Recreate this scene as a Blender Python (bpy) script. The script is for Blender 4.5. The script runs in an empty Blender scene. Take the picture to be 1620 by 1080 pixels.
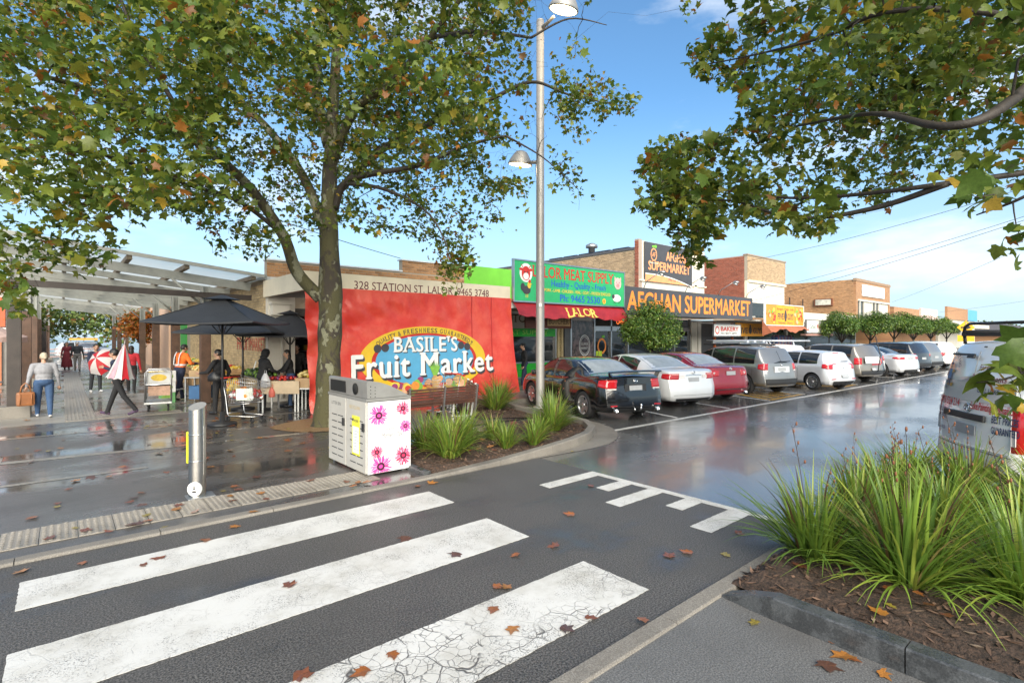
import bpy, bmesh, math, random
import numpy as np
from mathutils import Vector, Matrix
R = math.radians
rng = np.random.default_rng(7)
random.seed(7)
S = bpy.context.scene
COL = S.collection

# ------------------------------------------------------------------ camera
HZ, FPX, EYE = 530.0, 832.0, 2.05          # horizon row and focal length in photo pixels (1620 wide), eye height
cam_d = bpy.data.cameras.new('camera'); cam = bpy.data.objects.new('camera', cam_d); COL.objects.link(cam)
cam_d.sensor_width = 36.0; cam_d.lens = 36.0 * FPX / 1620.0
cam_d.shift_y = (HZ - 540.0) / 1620.0
cam_d.clip_start = 0.05; cam_d.clip_end = 3000
YAW = math.atan2(.7604, .6494)
cam.location = (0, 0, EYE); cam.rotation_euler = (R(90), 0, YAW - R(90))
S.camera = cam
FW, RT = (math.cos(YAW), math.sin(YAW)), (math.sin(YAW), -math.cos(YAW))
def P(px, py, d):
    """the point of the place that stands d metres ahead on the sight line of a photo pixel"""
    r = (px - 810) / FPX
    return Vector((d*(FW[0] + r*RT[0]), d*(FW[1] + r*RT[1]), EYE + (HZ - py)/FPX*d))
def depth_of(p):
    return p[0]*FW[0] + p[1]*FW[1]
def photo_px(p):
    d = depth_of(p)
    return (810 + FPX*(p[0]*RT[0] + p[1]*RT[1])/d, HZ - FPX*(p[2]-EYE)/d) if d > .05 else (-9999, -9999)

# ------------------------------------------------------------------ sky, sun, exposure
SUN_EL, SUN_AZ = 27.0, 238.0       # azimuth measured counter-clockwise from +X: the sun stands behind the camera
W = bpy.data.worlds.new('World'); S.world = W; W.use_nodes = True
nt = W.node_tree; N = nt.nodes; L = nt.links
bg = N['Background']
sky = N.new('ShaderNodeTexSky'); sky.sky_type = 'NISHITA'; sky.sun_disc = False
sky.sun_elevation = R(SUN_EL); sky.sun_rotation = R(90 - SUN_AZ)
sky.altitude = 50; sky.air_density = 1.0; sky.dust_density = .5; sky.ozone_density = 3.0
tc = N.new('ShaderNodeTexCoord')
mp = N.new('ShaderNodeMapping'); mp.inputs['Scale'].default_value = (1.0, 1.0, 3.2)
L.new(tc.outputs['Generated'], mp.inputs['Vector'])
cn = N.new('ShaderNodeTexNoise'); cn.inputs['Scale'].default_value = 2.3; cn.inputs['Detail'].default_value = 7; cn.inputs['Roughness'].default_value = .56
L.new(mp.outputs['Vector'], cn.inputs['Vector'])
cr = N.new('ShaderNodeMapRange'); cr.interpolation_type = 'SMOOTHSTEP'
cr.inputs['From Min'].default_value = .48; cr.inputs['From Max'].default_value = .74; cr.inputs['To Max'].default_value = .75
L.new(cn.outputs['Fac'], cr.inputs['Value'])
veil = N.new('ShaderNodeMath'); veil.operation = 'MAXIMUM'; veil.inputs[1].default_value = .03
L.new(cr.outputs['Result'], veil.inputs[0])
mxs = N.new('ShaderNodeMix'); mxs.data_type = 'RGBA'
tint = N.new('ShaderNodeVectorMath'); tint.operation = 'MULTIPLY'; tint.inputs[1].default_value = (.60, .90, 1.0); L.new(sky.outputs['Color'], tint.inputs[0])
sx = N.new('ShaderNodeSeparateXYZ'); L.new(tc.outputs['Generated'], sx.inputs[0])
hz = N.new('ShaderNodeMapRange'); hz.interpolation_type = 'SMOOTHSTEP'; L.new(sx.outputs['Z'], hz.inputs['Value'])
for k_, v_ in (('From Min', -.02), ('From Max', .42), ('To Min', .85), ('To Max', 0.)): hz.inputs[k_].default_value = v_
hm = N.new('ShaderNodeMix'); hm.data_type = 'RGBA'; L.new(hz.outputs['Result'], hm.inputs['Factor']); L.new(tint.outputs[0], hm.inputs['A']); hm.inputs['B'].default_value = (3.3, 4.1, 4.75, 1)     # pale air low over the horizon
L.new(veil.outputs[0], mxs.inputs['Factor']); L.new(hm.outputs['Result'], mxs.inputs['A'])
mxs.inputs['B'].default_value = (5.6, 5.9, 6.2, 1)
L.new(mxs.outputs['Result'], bg.inputs['Color'])
bg.inputs['Strength'].default_value = .10
sun_d = bpy.data.lights.new('sun', 'SUN'); sun = bpy.data.objects.new('sun', sun_d); COL.objects.link(sun)
sun_d.energy = 4.2; sun_d.angle = R(65); sun_d.color = (1, .90, .74)
sdir = Vector((math.cos(R(SUN_EL))*math.cos(R(SUN_AZ)), math.cos(R(SUN_EL))*math.sin(R(SUN_AZ)), math.sin(R(SUN_EL))))
sun.rotation_euler = (-sdir).to_track_quat('-Z', 'Y').to_euler(); sun.location = sdir*60
vs = S.view_settings; vs.view_transform = 'Standard'; vs.look = 'None'; vs.gamma = 1; vs.use_curve_mapping = False
vs.exposure = 1.18
cy = S.cycles
cy.use_denoising = True; cy.max_bounces = 8; cy.diffuse_bounces = 5; cy.glossy_bounces = 3; cy.transmission_bounces = 4
cy.transparent_max_bounces = 8; cy.caustics_reflective = False; cy.caustics_refractive = False; cy.sample_clamp_indirect = 6
cy.use_adaptive_sampling = True; cy.adaptive_threshold = .015
# ------------------------------------------------------------------ materials
MATS = {}
def mat(name, col, rough=.5, metal=0., var=.12, vs=6., bump=0., bs=60., spec=.5, coat=0., trans=0., emit=None, est=0., translucent=0., attr=None, rv=0.):
    """principled surface with a little colour variation; rv>0 varies brightness from piece to piece; attr reads a colour attribute"""
    if name in MATS: return MATS[name]
    m = bpy.data.materials.new(name); m.use_nodes = True; MATS[name] = m
    n = m.node_tree.nodes; l = m.node_tree.links; b = n['Principled BSDF']
    b.inputs['Roughness'].default_value = rough; b.inputs['Metallic'].default_value = metal
    b.inputs['Specular IOR Level'].default_value = spec; b.inputs['Coat Weight'].default_value = coat
    b.inputs['Coat Roughness'].default_value = .04
    if trans: b.inputs['Transmission Weight'].default_value = trans
    b.inputs['Base Color'].default_value = (*col, 1)
    src = None
    if attr:
        a = n.new('ShaderNodeAttribute'); a.attribute_name = attr; src = a.outputs['Color']
    if var or bump:
        t = n.new('ShaderNodeTexCoord')
    if var:
        no = n.new('ShaderNodeTexNoise'); no.inputs['Scale'].default_value = vs; no.inputs['Detail'].default_value = 5; no.inputs['Roughness'].default_value = .62
        l.new(t.outputs['Object'], no.inputs['Vector'])
        mr = n.new('ShaderNodeMapRange'); mr.inputs['From Min'].default_value = .3; mr.inputs['From Max'].default_value = .7
        mr.inputs['To Min'].default_value = 1 - var; mr.inputs['To Max'].default_value = 1 + var
        l.new(no.outputs['Fac'], mr.inputs['Value']); fac = mr.outputs['Result']
        if rv:
            oi = n.new('ShaderNodeObjectInfo'); at = n.new('ShaderNodeAttribute'); at.attribute_name = 'rv'
            ad = n.new('ShaderNodeMath'); ad.operation = 'ADD'; l.new(oi.outputs['Random'], ad.inputs[0]); l.new(at.outputs['Fac'], ad.inputs[1])
            fr = n.new('ShaderNodeMath'); fr.operation = 'FRACT'; l.new(ad.outputs[0], fr.inputs[0])
            m2 = n.new('ShaderNodeMapRange'); m2.inputs['To Min'].default_value = 1 - rv; m2.inputs['To Max'].default_value = 1 + rv*.7
            l.new(fr.outputs[0], m2.inputs['Value'])
            mu = n.new('ShaderNodeMath'); mu.operation = 'MULTIPLY'; l.new(fac, mu.inputs[0]); l.new(m2.outputs['Result'], mu.inputs[1]); fac = mu.outputs[0]
        vm = n.new('ShaderNodeVectorMath'); vm.operation = 'SCALE'
        if src is not None: l.new(src, vm.inputs[0])
        else: vm.inputs[0].default_value = col
        l.new(fac, vm.inputs['Scale']); src = vm.outputs['Vector']
    if src is not None: l.new(src, b.inputs['Base Color'])
    if bump:
        n2 = n.new('ShaderNodeTexNoise'); n2.inputs['Scale'].default_value = bs; n2.inputs['Detail'].default_value = 4
        l.new(t.outputs['Object'], n2.inputs['Vector'])
        bp = n.new('ShaderNodeBump'); bp.inputs['Strength'].default_value = bump; bp.inputs['Distance'].default_value = .01
        l.new(n2.outputs['Fac'], bp.inputs['Height']); l.new(bp.outputs['Normal'], b.inputs['Normal'])
    if emit:
        b.inputs['Emission Color'].default_value = (*emit, 1); b.inputs['Emission Strength'].default_value = est
    if translucent:
        tr = n.new('ShaderNodeBsdfTranslucent'); mix = n.new('ShaderNodeMixShader'); mix.inputs[0].default_value = translucent
        if src is not None: l.new(src, tr.inputs['Color'])
        else: tr.inputs['Color'].default_value = (*col, 1)
        l.new(b.outputs[0], mix.inputs[1]); l.new(tr.outputs[0], mix.inputs[2]); l.new(mix.outputs[0], n['Material Output'].inputs['Surface'])
    return m

class G:
    """tiny node-graph helper"""
    def __init__(s, name):
        s.m = bpy.data.materials.new(name); s.m.use_nodes = True; MATS[name] = s.m
        s.n = s.m.node_tree.nodes; s.l = s.m.node_tree.links; s.b = s.n['Principled BSDF']
        s.co = s.n.new('ShaderNodeTexCoord').outputs['Object']
    def noise(s, scale, detail=4, rough=.55, vec=None, dist=0.):
        k = s.n.new('ShaderNodeTexNoise'); k.inputs['Scale'].default_value = scale; k.inputs['Detail'].default_value = detail
        k.inputs['Roughness'].default_value = rough; k.inputs['Distortion'].default_value = dist
        s.l.new(vec or s.co, k.inputs['Vector']); return k.outputs['Fac']
    def vor(s, scale, feature='DISTANCE_TO_EDGE', vec=None, out='Distance'):
        k = s.n.new('ShaderNodeTexVoronoi'); k.feature = feature; k.inputs['Scale'].default_value = scale
        s.l.new(vec or s.co, k.inputs['Vector']); return k.outputs[out]
    def rng(s, v, a, b, c=0., d=1., smooth=True):
        k = s.n.new('ShaderNodeMapRange'); k.interpolation_type = 'SMOOTHSTEP' if smooth else 'LINEAR'
        for nm, x in (('From Min', a), ('From Max', b), ('To Min', c), ('To Max', d)): k.inputs[nm].default_value = x
        s.l.new(v, k.inputs['Value']); return k.outputs['Result']
    def math(s, op, a, b=None):
        k = s.n.new('ShaderNodeMath'); k.operation = op
        for i, x in enumerate((a, b)):
            if x is None: continue
            if isinstance(x, (int, float)): k.inputs[i].default_value = x
            else: s.l.new(x, k.inputs[i])
        return k.outputs[0]
    def mix(s, f, a, b):
        k = s.n.new('ShaderNodeMix'); k.data_type = 'RGBA'
        for nm, x in (('Factor', f), ('A', a), ('B', b)):
            if isinstance(x, (int, float)): k.inputs[nm].default_value = x
            elif isinstance(x, tuple): k.inputs[nm].default_value = (*x, 1)
            else: s.l.new(x, k.inputs[nm])
        return k.outputs['Result']
    def warp(s, amt, scale):
        k = s.n.new('ShaderNodeTexNoise'); k.inputs['Scale'].default_value = scale; s.l.new(s.co, k.inputs['Vector'])
        v = s.n.new('ShaderNodeVectorMath'); v.operation = 'SCALE'; s.l.new(k.outputs['Color'], v.inputs[0]); v.inputs['Scale'].default_value = amt
        a = s.n.new('ShaderNodeVectorMath'); a.operation = 'ADD'; s.l.new(s.co, a.inputs[0]); s.l.new(v.outputs[0], a.inputs[1]); return a.outputs[0]
    def set(s, **k):
        for nm, x in k.items():
            i = s.b.inputs[nm.replace('_', ' ')]
            if isinstance(x, (int, float)): i.default_value = x
            elif isinstance(x, tuple): i.default_value = (*x, 1)
            else: s.l.new(x, i)
    def bump(s, h, strength, dist=.01):
        k = s.n.new('ShaderNodeBump'); k.inputs['Distance'].default_value = dist
        if isinstance(strength, (int, float)): k.inputs['Strength'].default_value = strength
        else: s.l.new(strength, k.inputs['Strength'])
        s.l.new(h, k.inputs['Height']); s.l.new(k.outputs['Normal'], s.b.inputs['Normal'])

def wet_ground(name, c0, c1, wet_lo, wet_hi, rough_dry, rough_wet, grain=240., bump=.5, wscale=.55, stretch=(1, 1, 1), stain=None, coat=0.):
    g = G(name)
    mpn = g.n.new('ShaderNodeMapping'); mpn.inputs['Scale'].default_value = stretch; g.l.new(g.co, mpn.inputs['Vector'])
    w = g.rng(g.noise(wscale, 6, .6, mpn.outputs[0]), wet_lo, wet_hi)
    gr = g.noise(grain, 2, .7); big = g.noise(1.1, 5, .6)
    col = g.mix(g.rng(gr, .35, .68), c0, c1)
    col = g.mix(g.math('MULTIPLY', g.rng(big, .4, .7), .45), col, stain or c0)
    dk = g.n.new('ShaderNodeVectorMath'); dk.operation = 'SCALE'; g.l.new(col, dk.inputs[0]); g.l.new(g.rng(w, 0, 1, 1., .62, False), dk.inputs['Scale'])
    g.set(Base_Color=dk.outputs[0], Roughness=g.rng(w, 0, 1, rough_dry, rough_wet, False), Specular_IOR_Level=.5)
    fine = g.rng(g.noise(grain*3.1, 2, .8), .3, .7, .72, 1.3, False); fv = g.n.new('ShaderNodeVectorMath'); fv.operation = 'SCALE'; g.l.new(dk.outputs[0], fv.inputs[0]); g.l.new(fine, fv.inputs['Scale']); g.set(Base_Color=fv.outputs[0])
    h = g.math('ADD', g.math('MULTIPLY', gr, .5), g.math('MULTIPLY', g.noise(grain*2.2, 3), .6))
    g.set(Coat_Weight=g.rng(w, 0, 1, .15*coat, coat, False), Coat_Roughness=g.rng(w, 0, 1, .3, .05, False))
    g.bump(h, g.rng(w, .2, .95, bump, .025), .006)
    return g.m

def brick_mat(name, c, sat=.22):
    return mat(name, c, .8, var=.16, vs=9., bump=.35, bs=90., rv=sat, spec=.3)

# ------------------------------------------------------------------ mesh builder
class MB:
    def __init__(s): s.v = []; s.f = []; s.m = []; s.s = []; s.rv = None
    def add(s, verts, faces, mi=0, smooth=False, M=None):
        o = len(s.v)
        if M is not None: verts = [tuple(M @ Vector(p)) for p in verts]
        s.v.extend([tuple(p) for p in verts])
        for q in faces: s.f.append(tuple(i + o for i in q)); s.m.append(mi); s.s.append(smooth)
        return s
    def box(s, c, d, rz=0., mi=0, M=None, top=1.):
        x, y, z = d[0]/2, d[1]/2, d[2]/2
        vs = [(-x,-y,-z),(x,-y,-z),(x,y,-z),(-x,y,-z),(-x*top,-y*top,z),(x*top,-y*top,z),(x*top,y*top,z),(-x*top,y*top,z)]
        T = Matrix.Translation(c) @ Matrix.Rotation(rz, 4, 'Z')
        if M is not None: T = M @ T
        return s.add(vs, [(0,3,2,1),(4,5,6,7),(0,1,5,4),(1,2,6,5),(2,3,7,6),(3,0,4,7)], mi, False, T)
    def bbox(s, c, d, b=.01, mi=0, rz=0., M=None):
        """box with chamfered edges"""
        bm = bmesh.new(); bmesh.ops.create_cube(bm, size=1)
        bmesh.ops.scale(bm, vec=d, verts=bm.verts)
        bmesh.ops.bevel(bm, geom=bm.edges[:], offset=min(b, min(d)*.45), segments=2, affect='EDGES', profile=.6)
        T = Matrix.Translation(c) @ Matrix.Rotation(rz, 4, 'Z')
        if M is not None: T = M @ T
        bm.verts.index_update()
        s.add([v.co[:] for v in bm.verts], [[v.index for v in f.verts] for f in bm.faces], mi, False, T); bm.free(); return s
    def bar(s, a, b, w, h, mi=0, up=(0,0,1)):
        a, b = Vector(a), Vector(b); d = b - a; ln = d.length
        if ln < 1e-6: return s
        d.normalize(); u = Vector(up)
        if abs(d.dot(u)) > .98: u = Vector((0, 1, 0))
        x = d.cross(u).normalized(); y = x.cross(d).normalized()
        M = Matrix((( x.x, d.x, y.x, 0), (x.y, d.y, y.y, 0), (x.z, d.z, y.z, 0), (0, 0, 0, 1))); M.translation = (a + b)/2
        return s.box((0,0,0), (w, ln, h), 0, mi, M)
    def tube(s, pts, rad, n=8, mi=0, cap=True, smooth=True):
        pts = [Vector(p) for p in pts]; k = len(pts)
        if not hasattr(rad, '__len__'): rad = [rad]*k
        d0 = (pts[1]-pts[0]).normalized(); u = d0.orthogonal().normalized()
        vs = []
        for i, p in enumerate(pts):
            d = (pts[min(i+1, k-1)] - pts[max(i-1, 0)])
            d = d.normalized() if d.length > 1e-9 else d0
            u = u - d*u.dot(d); u = u.normalized() if u.length > 1e-6 else d.orthogonal().normalized()
            w = d.cross(u)
            for j in range(n):
                a = 2*math.pi*j/n; vs.append(p + (u*math.cos(a) + w*math.sin(a))*rad[i])
        fs = [(i*n+j, i*n+(j+1)%n, (i+1)*n+(j+1)%n, (i+1)*n+j) for i in range(k-1) for j in range(n)]
        s.add(vs, fs, mi, smooth)
        if cap:
            o = len(s.v) - k*n
            s.f.append(tuple(o + j for j in reversed(range(n)))); s.f.append(tuple(o + (k-1)*n + j for j in range(n)))
            s.m += [mi, mi]; s.s += [False, False]
        return s
    def lathe(s, prof, n=20, mi=0, M=None, smooth=True, cap=True):
        vs = []; k = len(prof)
        for r, z in prof:
            for j in range(n):
                a = 2*math.pi*j/n; vs.append((r*math.cos(a), r*math.sin(a), z))
        fs = [(i*n+j, i*n+(j+1)%n, (i+1)*n+(j+1)%n, (i+1)*n+j) for i in range(k-1) for j in range(n)]
        if cap and prof[0][0] > 1e-5: fs.append(tuple(reversed(range(n))))
        if cap and prof[-1][0] > 1e-5: fs.append(tuple((k-1)*n + j for j in range(n)))
        return s.add(vs, fs, mi, smooth, M)
    def prism(s, poly, h, mi=0, M=None, z0=0.):
        k = len(poly); vs = [(x, y, z0) for x, y in poly] + [(x, y, z0+h) for x, y in poly]
        fs = [tuple(reversed(range(k))), tuple(range(k, 2*k))] + [(i, (i+1)%k, k+(i+1)%k, k+i) for i in range(k)]
        return s.add(vs, fs, mi, False, M)
    def grid(s, A, mi=0, smooth=True, flip=False, M=None):
        A = np.asarray(A); nu, nv = A.shape[:2]
        fs = []
        for i in range(nu-1):
            for j in range(nv-1):
                q = (i*nv+j, (i+1)*nv+j, (i+1)*nv+j+1, i*nv+j+1)
                fs.append(q[::-1] if flip else q)
        return s.add([tuple(p) for p in A.reshape(-1, 3)], fs, mi, smooth, M)
    def sphere(s, c, r, n=10, m=6, mi=0, M=None):
        rr = r if hasattr(r, '__len__') else (r, r, r)
        vs = [(0,0,-1)]; 
        for i in range(1, m):
            t = -math.pi/2 + math.pi*i/m
            for j in range(n): a = 2*math.pi*j/n; vs.append((math.cos(t)*math.cos(a), math.cos(t)*math.sin(a), math.sin(t)))
        vs.append((0,0,1)); last = len(vs)-1
        fs = [(0, 1+(j+1)%n, 1+j) for j in range(n)]
        for i in range(m-2):
            for j in range(n): fs.append((1+i*n+j, 1+i*n+(j+1)%n, 1+(i+1)*n+(j+1)%n, 1+(i+1)*n+j))
        fs += [(last, 1+(m-2)*n+j, 1+(m-2)*n+(j+1)%n) for j in range(n)]
        vs = [(c[0]+x*rr[0], c[1]+y*rr[1], c[2]+z*rr[2]) for x, y, z in vs]
        return s.add(vs, fs, mi, True, M)
    def mesh(s, name, mats):
        me = bpy.data.meshes.new(name); me.from_pydata(s.v, [], s.f)
        for m in (mats if isinstance(mats, (list, tuple)) else [mats]): me.materials.append(m)
        me.polygons.foreach_set('material_index', s.m); me.polygons.foreach_set('use_smooth', s.s)
        if s.rv is not None:
            a = me.attributes.new('rv', 'FLOAT', 'FACE'); a.data.foreach_set('value', s.rv)
        me.update(); return me
    def build(s, name, mats, parent=None, **kw):
        return ob(name, s.mesh(name, mats), parent, **kw)

def ob(name, data, parent=None, label=None, cat=None, group=None, kind=None, loc=None, rot=None, scale=None):
    o = bpy.data.objects.new(name, data); COL.objects.link(o)
    if parent is not None: o.parent = parent
    if label: o['label'] = label
    if cat: o['category'] = cat
    if group: o['group'] = group
    if kind: o['kind'] = kind
    if loc is not None: o.location = loc
    if rot is not None: o.rotation_euler = rot if hasattr(rot, '__len__') else (0, 0, rot)
    if scale is not None: o.scale = scale if hasattr(scale, '__len__') else (scale,)*3
    return o
def thing(name, label, cat, loc=(0,0,0), rz=0., group=None, kind=None):
    o = ob(name, None, None, label, cat, group, kind, loc, rz); o.empty_display_size = .2; return o
def copy_tree(o, parent=None):
    c = o.copy(); COL.objects.link(c); c.parent = parent
    for ch in list(o.children): copy_tree(ch, c)
    return c
def relabel(c, label, loc=None, rz=None):
    c['label'] = label
    if loc is not None: c.location = loc
    if rz is not None: c.rotation_euler = (0, 0, rz)
    return c

def mesh_np(name, V, F, mats, mi=None, smooth=False, cols=None, colname='col'):
    """fast mesh of equal-sized faces; cols is one rgb per face"""
    me = bpy.data.meshes.new(name); V = np.asarray(V, np.float32); F = np.asarray(F, np.int32); k = F.shape[1]
    me.vertices.add(len(V)); me.vertices.foreach_set('co', V.ravel())
    me.loops.add(F.size); me.loops.foreach_set('vertex_index', F.ravel())
    me.polygons.add(len(F)); me.polygons.foreach_set('loop_start', np.arange(0, F.size, k, dtype=np.int32))
    for m in (mats if isinstance(mats, (list, tuple)) else [mats]): me.materials.append(m)
    if mi is not None: me.polygons.foreach_set('material_index', np.asarray(mi, np.int32))
    me.polygons.foreach_set('use_smooth', np.full(len(F), smooth))
    me.update(calc_edges=True)
    if cols is not None:
        a = me.attributes.new(colname, 'FLOAT_COLOR', 'FACE')
        c = np.ones((len(F), 4), np.float32); c[:, :3] = cols; a.data.foreach_set('color', c.ravel())
    return me

# ------------------------------------------------------------------ lettering
_tmp_cache = {}
def text_shape(body, weight=0., serif=0., shear=0., spacing=1., extrude=0.):
    """flat outline mesh of a word in the built-in face: vertices (x, y) with cap height 1 and triangles/ngons; serif adds slab feet"""
    key = (body, weight, serif, shear, spacing)
    if key in _tmp_cache: return _tmp_cache[key]
    cu = bpy.data.curves.new('t', 'FONT'); cu.body = body; cu.size = 1; cu.offset = weight; cu.shear = shear; cu.space_character = spacing
    cu.resolution_u = 3; cu.fill_mode = 'FRONT'
    o = bpy.data.objects.new('t', cu); COL.objects.link(o)
    dg = bpy.context.evaluated_depsgraph_get(); dg.update()
    me = bpy.data.meshes.new_from_object(o.evaluated_get(dg))
    V = [tuple(v.co[:2]) for v in me.vertices]; F = [tuple(p.vertices) for p in me.polygons]
    if serif:
        cnt = {}
        for q in F:
            for i in range(len(q)):
                e = tuple(sorted((q[i], q[(i+1) % len(q)]))); cnt[e] = cnt.get(e, 0) + 1
        merged = {}
        for (a, b), c in cnt.items():
            if c != 1: continue
            (x0, y0), (x1, y1) = V[a], V[b]
            if abs(y0-y1) > .004 or abs(x0-x1) < .03: continue
            merged.setdefault(round((y0+y1)/2, 2), []).append((min(x0, x1), max(x0, x1)))
        lv = lambda y: any(abs(y - t) < .025 for t in (0., .5, .52, .69, .7, .71))
        for y, segs in merged.items():
            if not lv(y): continue
            for x0, x1 in segs:
                if x1 - x0 > .3: continue
                up = y < .2; t = serif*.55; o2 = len(V)
                ya, yb = (y - abs(weight)*.2, y + t) if up else (y - t, y + abs(weight)*.2)
                sx = serif*(1 if x1-x0 < .2 else .5)
                V += [(x0-sx, ya), (x1+sx, ya), (x1+sx, yb), (x0-sx, yb)]; F.append((o2, o2+1, o2+2, o2+3))
    bpy.data.objects.remove(o); bpy.data.meshes.remove(me); bpy.data.curves.remove(cu)
    V = [(x/.7, y/.7) for x, y in V]
    _tmp_cache[key] = (V, F); return V, F
def text_on(mb, body, x, y, h, mi=0, width=None, off=0., weight=0., serif=0., shear=0., spacing=1., align='L', fn=None, thick=.004):
    """adds raised lettering to mb in sign coordinates (x right, y up, z out); fn maps sign coordinates into space; weight emboldens by overlaid strokes"""
    V, F = text_shape(body, 0., serif, shear, spacing)
    if not V: return
    xs = [p[0] for p in V]; x0, x1 = min(xs), max(xs); sy = h; sx = h if width is None else width/(x1-x0)
    shift = {'L': 0, 'C': -(x1-x0)*sx/2, 'R': -(x1-x0)*sx}[align]
    w = weight*1.5
    for n_, (bx, by) in enumerate([(0, 0)] if weight < .008 else [(0, 0), (w*sx, 0), (-w*sx, 0), (0, w*sy*.7), (0, -w*sy*.7)]):
        for q in F:
            z = off + thick + (.0006 if len(q) == 4 and serif else 0) - .00016*n_
            pts = [((V[i][0]-x0)*sx + shift + x + bx, V[i][1]*sy + y + by, z) for i in q]
            area = sum(pts[i][0]*pts[(i+1) % len(pts)][1] - pts[(i+1) % len(pts)][0]*pts[i][1] for i in range(len(pts)))
            if area < 0: pts.reverse()
            mb.add([fn(p) if fn else p for p in pts], [tuple(range(len(pts)))], mi)
    # edges of the lettering: a rim down to the board
    if thick > .002:
        cnt = {}
        for q in F:
            for i in range(len(q)):
                e = (q[i], q[(i+1) % len(q)]); k = tuple(sorted(e)); cnt.setdefault(k, []).append(e)
        for k, es in cnt.items():
            if len(es) != 1: continue
            a, b = es[0]
            pa = ((V[a][0]-x0)*sx + shift + x, V[a][1]*sy + y); pb = ((V[b][0]-x0)*sx + shift + x, V[b][1]*sy + y)
            q = [(*pa, off), (*pb, off), (*pb, off+thick), (*pa, off+thick)]
            mb.add([fn(p) if fn else p for p in q], [(0, 1, 2, 3)], mi)
def front_fn(X0, Y, Z0):
    """sign coordinates on a wall facing -Y"""
    return lambda p: (X0 + p[0], Y - p[2], Z0 + p[1])
def disc(mb, cx, cy, rx, ry, mi, off, fn, n=24, a0=0., a1=2*math.pi, rin=0.):
    if rin:
        pts = []; 
        for i in range(n+1):
            a = a0 + (a1-a0)*i/n; pts.append((math.cos(a), math.sin(a)))
        A = [[fn((cx+rx*x*rin, cy+ry*y*rin, off)), fn((cx+rx*x, cy+ry*y, off))] for x, y in pts]
        mb.grid(A, mi, False, flip=True)
    else:
        mb.add([fn((cx+rx*math.cos(2*math.pi*i/n), cy+ry*math.sin(2*math.pi*i/n), off)) for i in range(n)], [tuple(range(n))], mi)
# ------------------------------------------------------------------ leaves and trees
leafm = mat('plane leaf', (.1,.14,.03), .42, var=.22, vs=9., attr='col', translucent=.5, spec=.45)
barkm = None
g = G('mottled plane bark')
wv = g.warp(.25, 3.)
mp_ = g.n.new('ShaderNodeMapping'); mp_.inputs['Scale'].default_value = (1, 1, .45); g.l.new(wv, mp_.inputs['Vector'])
p1 = g.rng(g.noise(5.2, 4, .55, mp_.outputs[0]), .545, .58); p2 = g.rng(g.noise(3.4, 4, .6, mp_.outputs[0], .6), .50, .58)
base = g.mix(p2, (.075,.068,.026), (.042,.032,.022))
base = g.mix(p1, base, (.20,.195,.125))
base = g.mix(g.math('MULTIPLY', g.rng(g.noise(30, 4, .7), .5, .7), .5), base, (.03,.025,.02))
g.set(Base_Color=base, Roughness=.75); g.bump(g.math('ADD', g.math('MULTIPLY', p1, -.6), g.noise(26., 5, .7)), .9, .03)
trunkm = g.m
twigm = mat('dark wet branch bark', (.035,.027,.02), .6, var=.4, vs=12., bump=.5, bs=60)
LEAF2 = np.array([(0,0,0),(.24,-.05,-.02),(.50,.10,-.10),(.36,.26,-.03),(.60,.56,-.14),(.30,.55,-.04),(.22,.72,-.06),(0,1.02,-.16),
                  (-.22,.72,-.06),(-.30,.55,-.04),(-.60,.56,-.14),(-.36,.26,-.03),(-.50,.10,-.10),(-.24,-.05,-.02),(0,.36,.03)])
LF2 = np.array([(i, (i+1) % 14, 14) for i in range(14)])
LEAF1 = np.array([(0,0,0),(.48,.06,-.09),(.34,.28,-.02),(.56,.58,-.13),(.22,.62,-.04),(0,1.02,-.15),(-.22,.62,-.04),(-.56,.58,-.13),(-.34,.28,-.02),(-.48,.06,-.09),(0,.36,.03)])
LF1 = np.array([(i, (i+1) % 10, 10) for i in range(10)])
PAL = [((.118,.165,.024), .36), ((.078,.130,.022), .30), ((.17,.208,.030), .20), ((.27,.28,.04), .08), ((.38,.25,.03), .03), ((.28,.11,.02), .02), ((.15,.08,.03), .02)]
def palette(n, pal=PAL, r=rng):
    c = np.array([p[0] for p in pal]); w = np.array([p[1] for p in pal]); k = r.choice(len(pal), n, p=w/w.sum())
    return c[k]*r.uniform(.75, 1.3, (n, 1))
def rand_frames(n, up=.75, r=rng, droop=.0):
    """leaf frames: third axis is the blade's normal, second points to the tip"""
    nz = r.normal(size=(n, 3))*.62 + np.array([0, 0, up]); nz /= np.linalg.norm(nz, axis=1)[:, None]
    d = r.normal(size=(n, 3)) + np.array([0, 0, -droop]); d -= nz*(d*nz).sum(1)[:, None]; d /= np.linalg.norm(d, axis=1)[:, None]
    x = np.cross(d, nz); return np.stack([x, d, nz], 2)
def leaf_cloud(pos, size, base=LEAF1, F=LF1, up=.75, droop=.35, r=rng):
    n = len(pos); Rm = rand_frames(n, up, r, droop)
    shp = np.stack([r.uniform(.62, 1.08, n), np.ones(n), r.uniform(.3, 2.6, n)], 1); bb = base[None]*shp[:, None, :]; bb = bb + r.normal(size=bb.shape)*np.array([.035, .035, .02])
    V = np.einsum('nij,nvj->nvi', Rm, bb)*np.asarray(size).reshape(-1, 1, 1) + pos[:, None, :]
    Fa = (F[None] + (np.arange(n)*len(base))[:, None, None]).reshape(-1, 3)
    return V.reshape(-1, 3), Fa, Rm
def in_poly(px, py, poly):
    px, py = np.asarray(px), np.asarray(py); c = np.zeros(px.shape, bool); n = len(poly)
    for i in range(n):
        (x0, y0), (x1, y1) = poly[i], poly[i-1]
        k = ((y0 > py) != (y1 > py)) & (px < (x1-x0)*(py-y0)/((y1-y0) or 1e-9) + x0); c ^= k
    return c
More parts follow.
